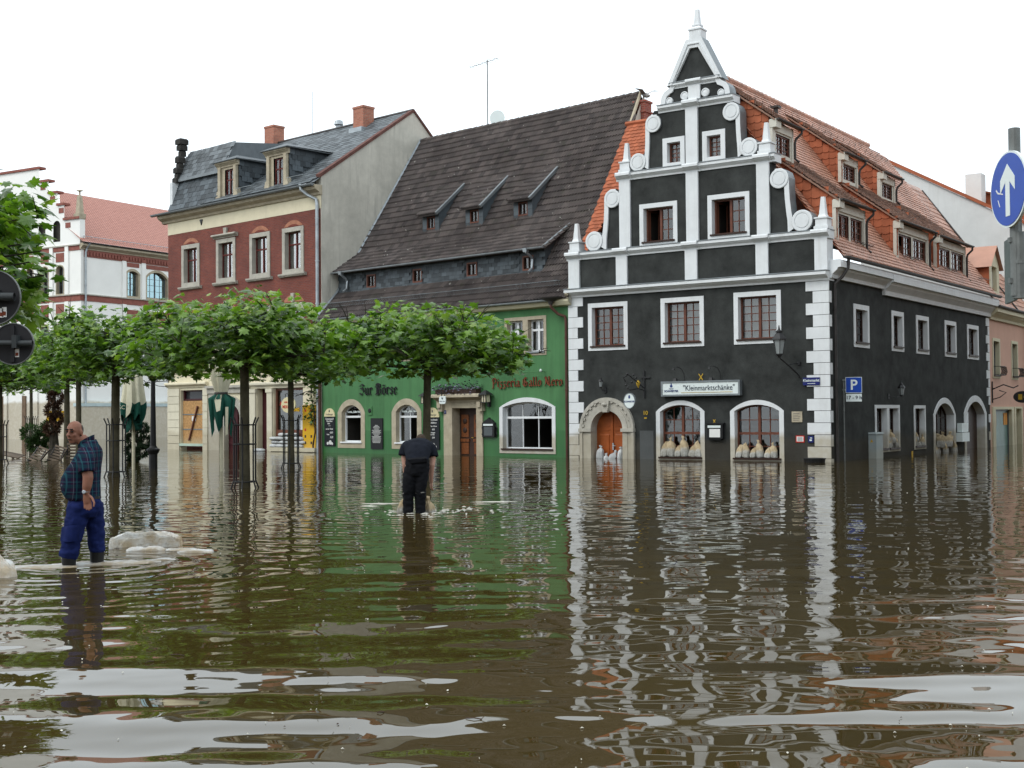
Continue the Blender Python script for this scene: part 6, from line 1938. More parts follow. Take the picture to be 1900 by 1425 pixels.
# ------------------------------------------------------------------ plane trees
def leaf_mat(name, lo, hi, rand_obj=False, trans=.35):
    m = bpy.data.materials.new(name)
    nt, b = nodes(m)
    out = nt.nodes['Material Output']
    if rand_obj:
        rv = nt.nodes.new('ShaderNodeObjectInfo').outputs['Random']
    else:
        rv = nt.nodes.new('ShaderNodeNewGeometry').outputs['Random Per Island']
    c = mixrgb(nt, rv, lo, hi)
    link(nt, c, b.inputs['Base Color'])
    b.inputs['Roughness'].default_value = 0.33
    b.inputs['Specular IOR Level'].default_value = 0.6
    tl = nt.nodes.new('ShaderNodeBsdfTranslucent')
    link(nt, mixrgb(nt, 1.0, c, (1.5, 1.7, .7), 'MULTIPLY'), tl.inputs[0])
    ms = nt.nodes.new('ShaderNodeMixShader')
    ms.inputs[0].default_value = trans
    link(nt, b.outputs[0], ms.inputs[1])
    link(nt, tl.outputs[0], ms.inputs[2])
    link(nt, ms.outputs[0], out.inputs[0])
    return m


M['leaf'] = leaf_mat('plane_leaf', (.026, .072, .01), (.17, .3, .036))
M['leaf_young'] = leaf_mat('young_plane_leaf', (.13, .22, .03), (.26, .36, .06))
M['leaf_piece'] = leaf_mat('plane_leaf_single', (.03, .075, .014), (.13, .21, .035), True)
M['bark'] = pmat('plane_bark', (.075, .066, .042), .9, .35, 5, .012, 14)
M['bark_dark'] = pmat('dark_bark', (.035, .03, .022), .9, .35, 5, .01, 14)

LEAF = [(0, 0), (.16, -.1), (.42, -.12), (.33, .12), (.62, .3), (.36, .4), (.3, .62), (.12, .55), (0, 1.0), (-.12, .55), (-.3, .62), (-.36, .4), (-.62, .3), (-.33, .12), (-.42, -.12), (-.16, -.1)]


def leaf_geo():
    vs = [(x, y, -.16 * abs(x) - .08 * y * y) for x, y in LEAF] + [(0, .35, .05)]
    n = len(LEAF)
    return vs, [(i, (i + 1) % n, n) for i in range(n)]


LV, LF = leaf_geo()


def leaf_at(m, p, out, s, rnd, droop=.5):
    """Add one leaf at p whose blade points roughly outwards and down."""
    o = Vector(out)
    o.z -= droop * rnd.uniform(.2, 1.3)
    o += Vector((rnd.gauss(0, .5), rnd.gauss(0, .5), rnd.gauss(0, .35)))
    o.normalize()
    up = Vector((rnd.gauss(0, .5), rnd.gauss(0, .5), 1))
    x = o.cross(up)
    if x.length < .01:
        x = Vector((1, 0, 0))
    x.normalize()
    z = x.cross(o)
    X = Matrix(((x.x, o.x, z.x, p[0]), (x.y, o.y, z.y, p[1]), (x.z, o.z, z.z, p[2]), (0, 0, 0, 1))) @ Matrix.Diagonal((s, s, s, 1))
    m.add(LV, LF, X)
    return X


def plane_tree(x, y, rx, ry, z0, z1, label, seed, n=1500, r=.1, lean=0.0, leaf=.2, dark=False, gaps=.44):
    rnd = random.Random(seed)
    Mt = T(x, y, 0)
    t = thing('plane_tree', label, 'tree', Mt, 'pollarded plane trees on the square')
    zf = z0 + (z1 - z0) * .12
    path = [(0, 0, -.5), (lean * .3, 0, .6), (lean * .6, .02, 1.6), (lean, 0, zf), (lean + .03, .02, (z0 + z1) / 2), (lean, 0, z1 - .35)]
    part('trunk', MB().tube(path, [r * 1.25, r * 1.05, r * .95, r * .9, r * .6, r * .25], 10), M['bark'], t, Mt, smooth=True)
    limbs = MB()
    anchors = []
    nb = 13
    for k in range(nb):
        a = 2 * math.pi * k / nb * 1.0 + rnd.uniform(-.25, .25)
        tier = k % 3
        zs = zf + (z1 - zf) * (.02, .28, .5)[tier]
        ze = zs + (z1 - z0) * rnd.uniform(.0, .2)
        q = rnd.uniform(.8, 1.0) * (1.0, .95, .8)[tier]
        pts = []
        for j in range(6):
            u = j / 5
            pts.append(Vector((lean + math.cos(a) * rx * q * u + rnd.gauss(0, .05) * u, math.sin(a) * ry * q * u + rnd.gauss(0, .05) * u, zs + (ze - zs) * u ** .7 + rnd.gauss(0, .04) * u)))
        limbs.tube(pts, [r * .42, r * .36, r * .3, r * .22, r * .15, r * .08], 6)
        for j in range(1, 6):
            anchors += [(pts[j], pts[j] - pts[j - 1])] * 2
            for s in range(3):
                d = (pts[j] - pts[j - 1]).normalized()
                sd = Vector((-d.y, d.x, 0)) * rnd.choice((-1, 1)) * rnd.uniform(.25, .6) + d * rnd.uniform(.1, .4) + Vector((0, 0, rnd.uniform(-.05, .55)))
                e_ = pts[j] + sd * rnd.uniform(.5, 1.0)
                limbs.tube([pts[j], (pts[j] + e_) / 2 + Vector((0, 0, .04)), e_], [r * .12, r * .09, r * .04], 4)
                anchors.append((e_, sd))
                anchors.append(((pts[j] + e_) / 2, sd))
    for k in range(12):     # upright new shoots
        b0 = rnd.choice(anchors)[0]
        e_ = b0 + Vector((rnd.gauss(0, .15), rnd.gauss(0, .15), rnd.uniform(.25, .6)))
        e_.z = min(e_.z, z1 + .25)
        limbs.tube([b0, e_], [r * .08, r * .03], 4)
        anchors += [(e_, Vector((rnd.gauss(0, .4), rnd.gauss(0, .4), .6)))] * 2
    part('limbs', limbs, M['bark_dark'], t, Mt, kind='stuff')
    fo, yo = MB(), MB()
    off = Vector((seed * 7.3, seed * 3.1, 0))
    c = 0
    tries = 0
    while c < n and tries < n * 9:
        tries += 1
        if rnd.random() < .6:
            p0, d0 = rnd.choice(anchors)
            p = p0 + Vector((rnd.gauss(0, .2), rnd.gauss(0, .2), rnd.gauss(-.02, .18)))
        else:
            a, q = rnd.uniform(0, 2 * math.pi), math.sqrt(rnd.random())
            h = rnd.uniform(0, 1)
            p = Vector((lean + math.cos(a) * rx * q, math.sin(a) * ry * q, z0 + (z1 - z0) * (h * (1 - .3 * q * q) + .04)))
        if p.z < z0 - .1 - .25 * abs(noise.noise(p * .9 + off)) or p.z > z1 + .3:
            continue
        q = math.hypot((p.x - lean) / rx, p.y / ry)
        an_ = math.atan2(p.y, p.x - lean)
        q /= .9 + .28 * noise.noise(Vector((math.cos(an_) * 1.3, math.sin(an_) * 1.3, seed * 2.7)))
        ju = .22 * noise.noise(p * 1.1 + off)
        if p.z > z0 + (z1 - z0) * (1.04 - .42 * q * q + ju) or p.z < z0 + (z1 - z0) * (.1 * q * q - .14 + 2.6 * ju) or q > 1.12:
            continue
        if noise.noise(p * 1.25 + off) + .5 < gaps and rnd.random() < .9:
            continue
        o = Vector((p.x - lean, p.y, .3))
        o = o / max(.2, o.length)
        s = leaf * rnd.uniform(.5, 1.35)
        high = (p.z - z0) / (z1 - z0)
        young = rnd.random() < (.42 if high > .6 else .13)
        leaf_at(yo if young else fo, p, o, s * (.75 if young else 1), rnd, .6)
        c += 1
    part('foliage', fo, M['leaf'], t, Mt, kind='stuff')
    if yo.v:
        part('young_foliage', yo, M['leaf_young'], t, Mt, kind='stuff')
    return t


def tree_guard(x, y, label, h=1.54, rr=.25):
    Mt = T(x, y, 0)
    t = thing('tree_guard', label, 'tree guard', Mt, 'iron tree guards')
    for k in range(6):
        a = math.pi / 6 + math.pi / 3 * k
        cx, cy = math.cos(a), math.sin(a)
        part('upright', MB().tube([(cx * rr * 1.35, cy * rr * 1.35, -.4), (cx * rr * 1.3, cy * rr * 1.3, -.02), (cx * rr, cy * rr, .18), (cx * rr, cy * rr, h - .12), (cx * rr * 1.3, cy * rr * 1.3, h + .05)], .02, 5), M['iron'], t, Mt)
    for z in (.14, h * .64, h - .12):
        part('hoop', MB().tube([(math.cos(2 * math.pi * k / 24) * (rr + .004), math.sin(2 * math.pi * k / 24) * (rr + .004), z) for k in range(25)], .016, 5, caps=False), M['iron'], t, Mt)
    return t


plane_tree(-6.05, 29.0, 2.75, 2.4, 2.5, 4.5, 'large flat crowned plane tree before the brick house shop', 1, 4300, .11)
plane_tree(-2.1, 31.0, 2.75, 2.3, 2.5, 4.35, 'flat crowned plane tree before the green inn', 2, 3900, .1, lean=.06)
plane_tree(-10.84, 34.9, 2.45, 2.2, 2.6, 4.7, 'flat crowned plane tree behind the man in the plaid shirt', 3, 3700, .12, lean=.06)
plane_tree(-6.92, 40.1, 2.6, 2.2, 2.6, 4.8, 'plane tree close to the brick house behind the large one', 4, 3000, .1)
plane_tree(-18.4, 46.0, 2.4, 2.2, 2.55, 4.6, 'dark plane tree at the left edge of the photo', 5, 2400, .12)
plane_tree(-18.4, 53.0, 2.6, 2.4, 2.9, 4.9, 'slender plane tree behind the brown conifer', 6, 2400, .12)
plane_tree(-14.2, 42.0, 2.0, 2.0, 2.8, 4.7, 'plane tree between the lamp post and the slender plane tree', 7, 2200, .09)
plane_tree(-28.5, 76.0, 2.6, 2.4, 3.0, 5.3, 'small distant plane tree before the white building', 8, 1500, .1)
tree_guard(-6.05, 29.0, 'black iron guard round the large plane tree before the shop')
tree_guard(-10.78, 34.9, 'black iron guard round the tree behind the man in plaid')
tree_guard(-6.92, 40.1, 'black iron guard round the plane tree close to the brick house', 1.6)
tree_guard(-18.4, 46.0, 'black iron guard round the dark tree at the left edge', 1.5)
tree_guard(-28.5, 76.0, 'slim iron guard round the small distant tree', 1.7, .3)

# near tree whose branches reach in from the left
rnd = random.Random(21)
NX, NY = -9.2, 17.4
nt1 = thing('plane_tree', 'near plane tree reaching in from the left edge with big leaves', 'tree', T(NX, NY, 0), 'pollarded plane trees on the square')
NM = T(NX, NY, 0)
part('trunk', MB().tube([(0, 0, -.5), (.05, 0, 1), (0, .05, 2.6), (.1, 0, 4.2), (.1, 0, 5.2)], [.17, .15, .13, .1, .04], 12), M['bark'], nt1, NM, smooth=True)
lb_ = MB()
anch = []
for k in range(24):
    a = rnd.uniform(-1.2, 1.2) if k < 19 else rnd.uniform(1.3, 5.0)
    zs = rnd.uniform(2.7, 4.4)
    L = min(rnd.uniform(2.3, 3.2), 2.75 / max(.3, math.cos(a) + .36 * math.sin(a)) if k < 19 else 3.0)
    pts = [Vector((math.cos(a) * L * j / 5 + rnd.gauss(0, .05), math.sin(a) * L * j / 5 + rnd.gauss(0, .05), zs + .1 * j)) for j in range(6)]
    lb_.tube(pts, [.05, .042, .034, .025, .017, .008], 6)
    for j in range(2, 6):
        for s in range(3):
            e_ = pts[j] + Vector((rnd.gauss(.1, .2), rnd.gauss(0, .25), rnd.gauss(.05, .18)))
            if e_.x > 2.7 - .36 * e_.y or e_.z > 4.95:
                continue
            lb_.tube([pts[j], e_], [.012, .005], 4)
            anch.append(e_)
            anch.append((pts[j] + e_) / 2)
part('limbs', lb_, M['bark_dark'], nt1, NM, kind='stuff')
shared_leaf = MB().add(LV, LF).mesh('leaf', M['leaf_piece'])
rest, rest_y = MB(), MB()
cand = []
for k in range(5200):
    p = rnd.choice(anch) + Vector((rnd.gauss(0, .17), rnd.gauss(0, .2), rnd.gauss(-.02, .17)))
    if p.z < 2.8 or p.z > 5.3 + .3 * noise.noise(p * 1.5):
        continue
    if p.x > 3.02 - .36 * p.y + .5 * noise.noise(p * 1.2) or noise.noise(p * 1.7 + Vector((5, 0, 0))) < -.22:
        continue
    o = Vector((p.x, p.y, .2)).normalized()
    tmp = MB()
    s = rnd.uniform(.13, .27)
    X = leaf_at(tmp, p, o, s, rnd, .7)
    cand.append((NM @ X, X, s))
cand.sort(key=lambda c_: (c_[0].translation - Vector((0, 0, 1.6))).length - c_[2] * 4 - (2.5 if c_[0].translation.x > -7.2 else 0))
for k, (W_, X, s) in enumerate(cand):
    if k < 240 and W_.translation.x > -7.6:
        part('leaf', shared_leaf, None, nt1, W_)
    else:
        (rest_y if k % 4 == 0 else rest).add(LV, LF, X)
part('foliage', rest, M['leaf'], nt1, NM, kind='stuff')
part('young_foliage', rest_y, M['leaf_young'], nt1, NM, kind='stuff')

# ------------------------------------------------------------------ closed parasols, lamp post
M['canvas'] = pmat('cream_canvas', (.6, .57, .43), .85, .1, 4, .004, 14, silt=.3, silt_h=1.4)
M['canvas_green'] = pmat('dark_green_canvas', (.008, .07, .05), .8, .2, 4, .004, 14)


def star(r, z, n=48, folds=8, depth=.35, ph=0.0, dz=0.0):
    return [(math.cos(2 * math.pi * j / n) * r * (1 - depth + depth * abs(math.cos(folds * math.pi * j / n + ph))), math.sin(2 * math.pi * j / n) * r * (1 - depth + depth * abs(math.cos(folds * math.pi * j / n + ph))),
             z + dz * math.cos(folds * 2 * math.pi * j / n + ph) + dz * .5 * math.sin(3 * 2 * math.pi * j / n)) for j in range(n)]


UM = T(-11.78, 39.9, 0)
u1 = thing('closed_parasol', 'closed cream parasol with green hem hanging loose beside the lamp post', 'parasol', UM)
part('pole', MB().tube([(0, 0, -.5), (0, 0, 3.25)], .05, 10), M['canvas'], u1, UM)
cv = MB().loft([star(.1, 3.3, depth=.1), star(.24, 3.15, depth=.3), star(.3, 2.8, depth=.35), star(.36, 2.35, depth=.4, ph=.2), star(.41, 2.05, depth=.42, ph=.3, dz=.05)], caps=False)
part('canopy', cv, M['canvas'], u1, UM, smooth=True)
hm = MB()
hm.loft([star(.415, 2.06, depth=.42, ph=.3, dz=.05), star(.43, 1.85, depth=.45, ph=.35, dz=.08), star(.41, 1.62, depth=.5, ph=.5, dz=.16)], caps=False)
for k in range(5):
    a = k * 1.27 + .4
    cx, cy = math.cos(a) * .26, math.sin(a) * .26
    w = .17
    px_, py_ = -math.sin(a) * w, math.cos(a) * w
    hm.loft([[(cx - px_, cy - py_, 1.85), (cx + px_, cy + py_, 1.85)], [(cx - px_ * .9, cy - py_ * .9, 1.5), (cx + px_, cy + py_, 1.45)], [(cx - px_ * .3, cy - py_ * .3, 1.12 + .08 * (k % 3)), (cx + px_ * .8, cy + py_ * .8, 1.25)]], caps=False)
part('hem', hm, M['canvas_green'], u1, UM, smooth=True)
part('front_fold', MB().loft([[(-.1, -.34, 2.7), (.05, -.36, 2.7)], [(-.1, -.42, 2.0), (.08, -.43, 2.0)], [(-.12, -.4, 1.6), (.02, -.42, 1.75)]], caps=False), M['canvas'], u1, UM, smooth=True)
part('lettering', text_mesh('SC', .17, M['canvas'], .002), None, u1, UM @ T(-.24, -.4, 1.92))
UM2 = T(-8.62, 38.0, 0)
u2 = thing('closed_parasol', 'tied cream parasol with green skirt behind the large tree trunk', 'parasol', UM2)
part('pole', MB().tube([(0, 0, -.5), (0, 0, 3.9)], .05, 10), M['canvas'], u2, UM2)
part('canopy', MB().loft([star(.08, 4.0, depth=.1), star(.34, 3.7, depth=.25), star(.36, 3.1, depth=.25), star(.3, 2.7, depth=.25), star(.2, 2.36, depth=.2), star(.17, 2.28, depth=.1)], caps=False), M['canvas'], u2, UM2, smooth=True)
part('tie', MB().lathe([(.19, 2.25), (.2, 2.3), (.19, 2.34)], 20), M['zinc_dark'], u2, UM2)
sk = MB()
for k in range(7):
    a = k * .9 + .2
    d = Vector((math.cos(a), math.sin(a), 0))
    q = Vector((-math.sin(a), math.cos(a), 0))
    zb_ = 1.0 + .14 * ((k * 5) % 4)
    sk.loft([[d * .15 - q * .08 + Vector((0, 0, 2.28)), d * .19 + Vector((0, 0, 2.28)), d * .15 + q * .08 + Vector((0, 0, 2.28))],
             [d * .34 - q * .16 + Vector((0, 0, 2.12)), d * .42 + Vector((0, 0, 2.15)), d * .34 + q * .16 + Vector((0, 0, 2.1))],
             [d * .3 - q * .15 + Vector((0, 0, 1.7)), d * .37 + Vector((0, 0, 1.66)), d * .3 + q * .14 + Vector((0, 0, 1.72))],
             [d * .24 - q * .05 + Vector((0, 0, zb_ + .1)), d * .3 + Vector((0, 0, zb_)), d * .26 + q * .1 + Vector((0, 0, zb_ + .22))]], caps=False)
part('skirt', sk, M['canvas_green'], u2, UM2, smooth=True)
part('cream_fold', MB().loft([[(-.07, -.2, 2.26), (.07, -.2, 2.26)], [(-.1, -.44, 2.1), (.1, -.44, 2.1)], [(-.05, -.4, 1.75), (.06, -.4, 1.8)]], caps=False).loft([[(.2, -.34, 1.9), (.28, -.3, 1.9)], [(.2, -.36, 1.05), (.27, -.34, 1.1)]], caps=False), M['canvas'], u2, UM2, smooth=True)
LP = T(-11.0, 39.3, 0)
lp = thing('lamp_post', 'black cast iron lamp post between the loose parasol and the brick house', 'lamp post', LP)
part('base', MB().lathe([(.13, -.5), (.13, .48), (.16, .52), (.2, .6), (.2, .64), (.13, .68), (.1, .74)], 14), M['black_paint'], lp, LP, smooth=False)
part('shaft', MB().lathe([(.095, .72), (.07, 2.2), (.06, 3.5), (.09, 3.52), (.09, 3.58), (.04, 3.62)], 14), M['black_paint'], lp, LP)
lantern(lp, LP, 0, 0, 3.66, 1.5)


# ------------------------------------------------------------------ potted plants and floating garden furniture
def pompon(M_, t, balls, col, seed, name='needles'):
    r_ = random.Random(seed)
    m = MB()
    for (x, y, z, r) in balls:
        for k in range(int(3000 * r)):
            d = Vector((r_.gauss(0, 1), r_.gauss(0, 1), r_.gauss(0, .8))).normalized()
            p = Vector((x, y, z)) + d * r * r_.uniform(.55, 1.05)
            s = r_.uniform(.035, .085)
            q = d.orthogonal().normalized()
            q = Matrix.Rotation(r_.uniform(0, 6.3), 3, d) @ q
            m.add([p - q * s * .4, p + q * s * .4, p + d * s * 1.6 + q * s * .2 * r_.uniform(-1, 1)], [(0, 1, 2)])
    part(name, m, col, t, M_, kind='stuff')


M['conifer'] = pmat('dark_conifer', (.022, .04, .018), .7, .3, 4, island=.5)
M['conifer_green'] = pmat('green_conifer', (.04, .085, .02), .7, .3, 4, island=.5)
M['conifer_brown'] = pmat('brown_dead_conifer', (.085, .045, .028), .8, .3, 4, island=.5)
PM1 = T(-13.6, 46.5, 0)
pt = thing('potted_conifer', 'dark cloud pruned conifer in the water behind the loose parasol', 'conifer', PM1)
part('trunk', MB().tube([(0, 0, -.3), (.03, 0, .5), (0, 0, 1.4)], [.05, .045, .03], 6), M['bark_dark'], pt, PM1)
pompon(PM1, pt, [(-.15, 0, 1.3, .2), (.2, 0, 1.2, .2), (-.2, 0, .85, .2), (.28, .1, .75, .24), (-.25, .1, .42, .2), (.22, -.1, .4, .22), (-.15, 0, .1, .2)], M['conifer'], 3)
PM2 = T(-20.0, 56.0, 0)
pt = thing('potted_conifer', 'tall brown withered conifer with clipped tiers behind the tables', 'conifer', PM2)
part('trunk', MB().tube([(0, 0, -.3), (0, 0, 1.4), (-.02, 0, 3.1)], [.3, .12, .05], 8), M['bark_dark'], pt, PM2)
pompon(PM2, pt, [(0, 0, 2.9, .28), (.08, 0, 2.5, .34), (-.05, 0, 1.95, .34), (.12, 0, 1.55, .3), (-.1, 0, 1.15, .34)], M['conifer_brown'], 4)
PM3 = T(-21.2, 57.0, 0)
pt = thing('potted_shrub', 'round green shrub with a branch to one side above the tables', 'shrub', PM3)
part('stem', MB().tube([(0, 0, -.3), (.05, 0, .5), (.3, 0, .9)], [.05, .04, .02], 6), M['bark_dark'], pt, PM3)
pompon(PM3, pt, [(-.2, 0, .95, .42), (.62, 0, 1.2, .36), (.25, 0, .7, .34), (.6, .1, .5, .3), (.0, 0, .45, .35)], M['conifer_green'], 5)

bc = thing('yellow_mailbox', 'small yellow box fixed behind the conifers on the far wall', 'box', T(-24.2, 68.0, 1.7))
part('box', MB().frus(-.45, .45, -.2, .2, -.25, .25, .85).box(-.48, .48, -.22, .22, .22, .3), M['yellow'], bc, T(-24.2, 68.0, 1.7))
part('horn_mark', MB().disc(.1, 0, .1, -.23, -.19, 10), M['paper'], bc, T(-24.2, 68.0, 1.7))
part('post', MB().tube([(0, .1, -2.2), (0, .1, -.2)], .04, 6), M['steel_post'], bc, T(-24.2, 68.0, 1.7))


def garden_table(Mt, label, L=1.9, W=.8):
    t = thing('garden_table', label, 'table', Mt, 'wooden garden furniture adrift')
    for k in range(6):
        y = -W / 2 + (k + .5) * W / 6
        part('plank', MB().box(-L / 2, L / 2, y - W / 13, y + W / 13, 0, .035), M['plank'], t, Mt)
    for x in (-L * .38, L * .38):
        part('batten', MB().box(x - .04, x + .04, -W / 2 + .03, W / 2 - .03, -.04, 0), M['plank'], t, Mt)
        part('leg', MB().tube([(x, -W * .4, -.04), (x - .1, -W * .3, -.3), (x + .05, -W * .35, -.5), (x, -W * .42, -.72)], .02, 5).tube([(x, W * .4, -.04), (x - .1, W * .3, -.3), (x + .05, W * .35, -.5), (x, W * .42, -.72)], .02, 5)
             .tube([(x, -W * .3, -.3), (x, W * .3, -.3)], .015, 5), M['iron'], t, Mt)
    return t


garden_table(T(-20.9, 52.0, .25) @ Matrix.Rotation(R_(8), 4, 'Z') @ Matrix.Rotation(R_(12), 4, 'Y') @ Matrix.Rotation(R_(6), 4, 'X'), 'wooden garden table tilting in the water near the left tree guard', 2.0, 1.0)


def folded_chair(Mt, label):
    t = thing('folding_chair', label, 'chair', Mt, 'wooden garden furniture adrift')
    for s in (-1, 1):
        part('side_rail', MB().box(s * .24 - .02, s * .24 + .02, -.02, .02, -.3, .75), M['iron'], t, Mt)
        part('leg', MB().box(s * .2 - .015, s * .2 + .015, .03, .06, -.4, .6, Matrix.Rotation(.25, 4, 'X')), M['iron'], t, Mt)
    for k in range(6):
        part('slat', MB().box(-.25, .25, -.035, -.02, .02 + k * .12, .1 + k * .12), M['plank'], t, Mt)
    return t


for k, (x, y, rz, rx) in enumerate(((-18.3, 49.0, -8, -38), (-17.6, 49.2, 4, -34), (-17.0, 49.6, 0, -12))):
    folded_chair(T(x, y, -.05) @ Matrix.Rotation(R_(rz), 4, 'Z') @ Matrix.Rotation(R_(rx), 4, 'X') @ Matrix.Rotation(R_((22, 18, 0)[k]), 4, 'Y'),
                 ('leftmost folded slatted chair leaning in the water behind the man', 'middle folded slatted chair leaning in the water behind the man', 'upright folded slatted chair right behind the man')[k])

# ------------------------------------------------------------------ traffic signs close to the camera
AS = thing('arrow_sign', 'round blue traffic sign with a white upward arrow on a grey pole', 'traffic sign', T(3.98, 10.06, 0))
AM = T(3.97, 10.05, 0)
part('pole', MB().tube([(0, 0, 2.5), (0, 0, 3.82)], .046, 14).lathe([(.046, 3.82), (.03, 3.825)], 14), M['steel_post'], AS, AM)
part('sleeve', MB().tube([(0.03, 0, 2.48), (0.03, 0, 3.0)], .062, 14).lathe([(.066, 2.75), (.066, 2.78)], 14, T(.03, 0, 0)), M['steel_post'], AS, AM)
part('main_post', MB().tube([(.22, .02, -.6), (.22, .02, 3.4)], .07, 12), M['steel_post'], AS, AM)
part('clamp', MB().box(-.06, .28, -.02, .02, 2.6, 2.64).box(-.06, .28, -.02, .02, 2.92, 2.96).box(-.06, .28, -.02, .02, 3.3, 3.34), M['steel_post'], AS, AM)
DM = T(3.915, 10.02, 3.335) @ Matrix.Rotation(R_(-85), 4, 'Z')
ng = 48
cir = lambda r: [(r * math.cos(2 * math.pi * k / ng), r * math.sin(2 * math.pi * k / ng)) for k in range(ng)]
part('disc', MB().prism(cir(.3), -.012, .012), M['sign_white'], AS, DM)
part('blue_face', MB().prism(cir(.284), -.016, -.012), M['blue_sign'], AS, DM)
part('arrow', MB().prism([(-.035, -.21), (.035, -.21), (.035, .06), (.12, -.02), (.12, .085), (0, .2), (-.12, .085), (-.12, -.02), (-.035, .06)], -.019, -.016), M['sign_white'], AS, DM)
part('scratch', MB().prism([(-.17, -.06), (-.14, -.12), (-.13, -.118), (-.16, -.06)], -.0175, -.016).prism([(-.2, .02), (-.17, -.01), (-.08, -.03), (-.08, -.022), (-.165, .002), (-.19, .03)], -.0175, -.016), M['paper'], AS, DM)
BS = T(4.06, 10.4, 0) @ Matrix.Rotation(R_(-101), 4, 'Z')
part('second_sign_back', MB().box(-.2, .2, -.012, .012, 2.48, 3.0), pmat('grey_green_sign_back', (.09, .11, .105), .5, .2, 4), AS, BS)

RS = thing('no_entry_signs', 'two dark round sign backs on horizontal tubes at the left edge', 'traffic sign', T(-6.5, 14, 0))
RM_ = T(0, 14.0, 0)
part('post', MB().tube([(-6.5, .05, -.6), (-6.5, .05, 3.4)], .06, 12), M['steel_post'], RS, RM_)
M['tube'] = pmat('dull_grey_tube', (.035, .04, .042), .5, .2, 5)
for (cx, z, r, x1) in ((-5.68, 2.93, .3, -5.42), (-5.46, 2.42, .225, -5.22)):
    d = part('disc', MB().prism([(cx + r * math.cos(2 * math.pi * k / ng), z + r * math.sin(2 * math.pi * k / ng)) for k in range(ng)], .03, .045), M['sign_back'], RS, RM_)
    part('rim', MB().ring([(cx + (r + .006) * math.cos(2 * math.pi * k / ng), z + (r + .006) * math.sin(2 * math.pi * k / ng)) for k in range(ng)], [(cx + (r - .004) * math.cos(2 * math.pi * k / ng), z + (r - .004) * math.sin(2 * math.pi * k / ng)) for k in range(ng)], .022, .05), M['steel_post'], d, RM_)
    part('tube', MB().tube([(-6.5, -.04, z + .02), (x1, -.04, z)], .045 if r > .25 else .032, 14, caps=False), M['tube'], RS, RM_)
    part('tube_mouth', MB().lathe([(.043 if r > .25 else .03, 0), (.01, -.01)], 12, T(x1 - .01, -.04, z) @ Matrix.Rotation(math.pi / 2, 4, 'Y')), M['black_paint'], RS, RM_)
    part('clamp', MB().box(cx + .03, cx + .08, -.09, .03, z - .05, z + .09), M['tube'], RS, RM_)
part('stiffener', MB().box(-5.46 - .02, -5.46 + .02, .005, .03, 2.22, 2.62), M['sign_back'], RS, RM_)
for (x, z, w, h) in ((-5.6, 2.76, .07, .1), (-5.555, 2.77, .05, .11), (-5.415, 2.32, .045, .09)):
    s_ = part('sticker', MB().box(x - w / 2, x + w / 2, .025, .03, z - h / 2, z + h / 2), M['paper'], RS, RM_)
    part('sticker_print', MB().box(x - w * .35, x + w * .35, .022, .025, z - h * .35, z + h * .05), M['rust'], s_, RM_)


# ------------------------------------------------------------------ people
def remesh(mb, vox, mat_, smooth_it=4, wrinkle=0.0, wscale=14.0, name='body', wz=1.0):
    """Fuse overlapping closed shapes into one continuous skin."""
    me = mb.mesh(name, mat_, True, fix=True)
    o = bpy.data.objects.new(name, me)
    COL.objects.link(o)
    r = o.modifiers.new('fuse', 'REMESH')
    r.mode = 'VOXEL'
    r.voxel_size = vox
    r.use_smooth_shade = True
    s = o.modifiers.new('soft', 'SMOOTH')
    s.iterations = smooth_it
    s.factor = .5
    bpy.context.view_layer.update()
    dg = bpy.context.evaluated_depsgraph_get()
    out = bpy.data.meshes.new_from_object(o.evaluated_get(dg))
    bpy.data.objects.remove(o)
    if wrinkle:
        for v in out.vertices:
            p = v.co
            k = noise.noise(Vector((p.x * wscale, p.y * wscale, p.z * wscale * wz))) + .5 * noise.noise(Vector((p.x, p.y, p.z * wz)) * wscale * 2.1)
            v.co = p + v.normal * k * wrinkle
    out.materials.clear()
    setmat(out, mat_)
    out.polygons.foreach_set('use_smooth', [True] * len(out.polygons))
    out.name = name
    return out


def ell(cx, cy, z, hx, hy, n=20, tilt=0.0):
    return [(cx + hx * math.cos(2 * math.pi * j / n), cy + hy * math.sin(2 * math.pi * j / n), z + tilt * math.cos(2 * math.pi * j / n)) for j in range(n)]


def ball(m, c, r, M_=None, n=14):
    rings = []
    for i in range(9):
        t = math.pi * (i + .15) / 8.3
        rings.append([(c[0] + r[0] * math.sin(t) * math.cos(2 * math.pi * j / n), c[1] + r[1] * math.sin(t) * math.sin(2 * math.pi * j / n), c[2] - r[2] * math.cos(t)) for j in range(n)])
    m.loft(rings, M_)


def head_shapes(m, HM):
    """A head facing +x in the frame HM, about 23 cm high, with brow, nose, lips, chin and ears."""
    ball(m, (-.005, 0, .025), (.1, .078, .1), HM)
    ball(m, (.018, 0, -.045), (.078, .064, .085), HM)
    ball(m, (.052, 0, -.098), (.034, .036, .026), HM)
    m.loft([ell(.088, 0, .03, .012, .01, 8), ell(.104, 0, -.005, .016, .013, 8), ell(.112, 0, -.026, .018, .02, 8), ell(.094, 0, -.038, .012, .016, 8)], HM)
    ball(m, (.086, .03, .034), (.014, .026, .01), HM)
    ball(m, (.086, -.03, .034), (.014, .026, .01), HM)
    ball(m, (.083, 0, -.062), (.013, .026, .008), HM)
    ball(m, (.08, 0, -.077), (.013, .022, .008), HM)
    for s in (-1, 1):
        ball(m, (-.008, s * .08, -.005), (.022, .013, .034), HM)
        ball(m, (.06, s * .04, -.025), (.025, .022, .024), HM)


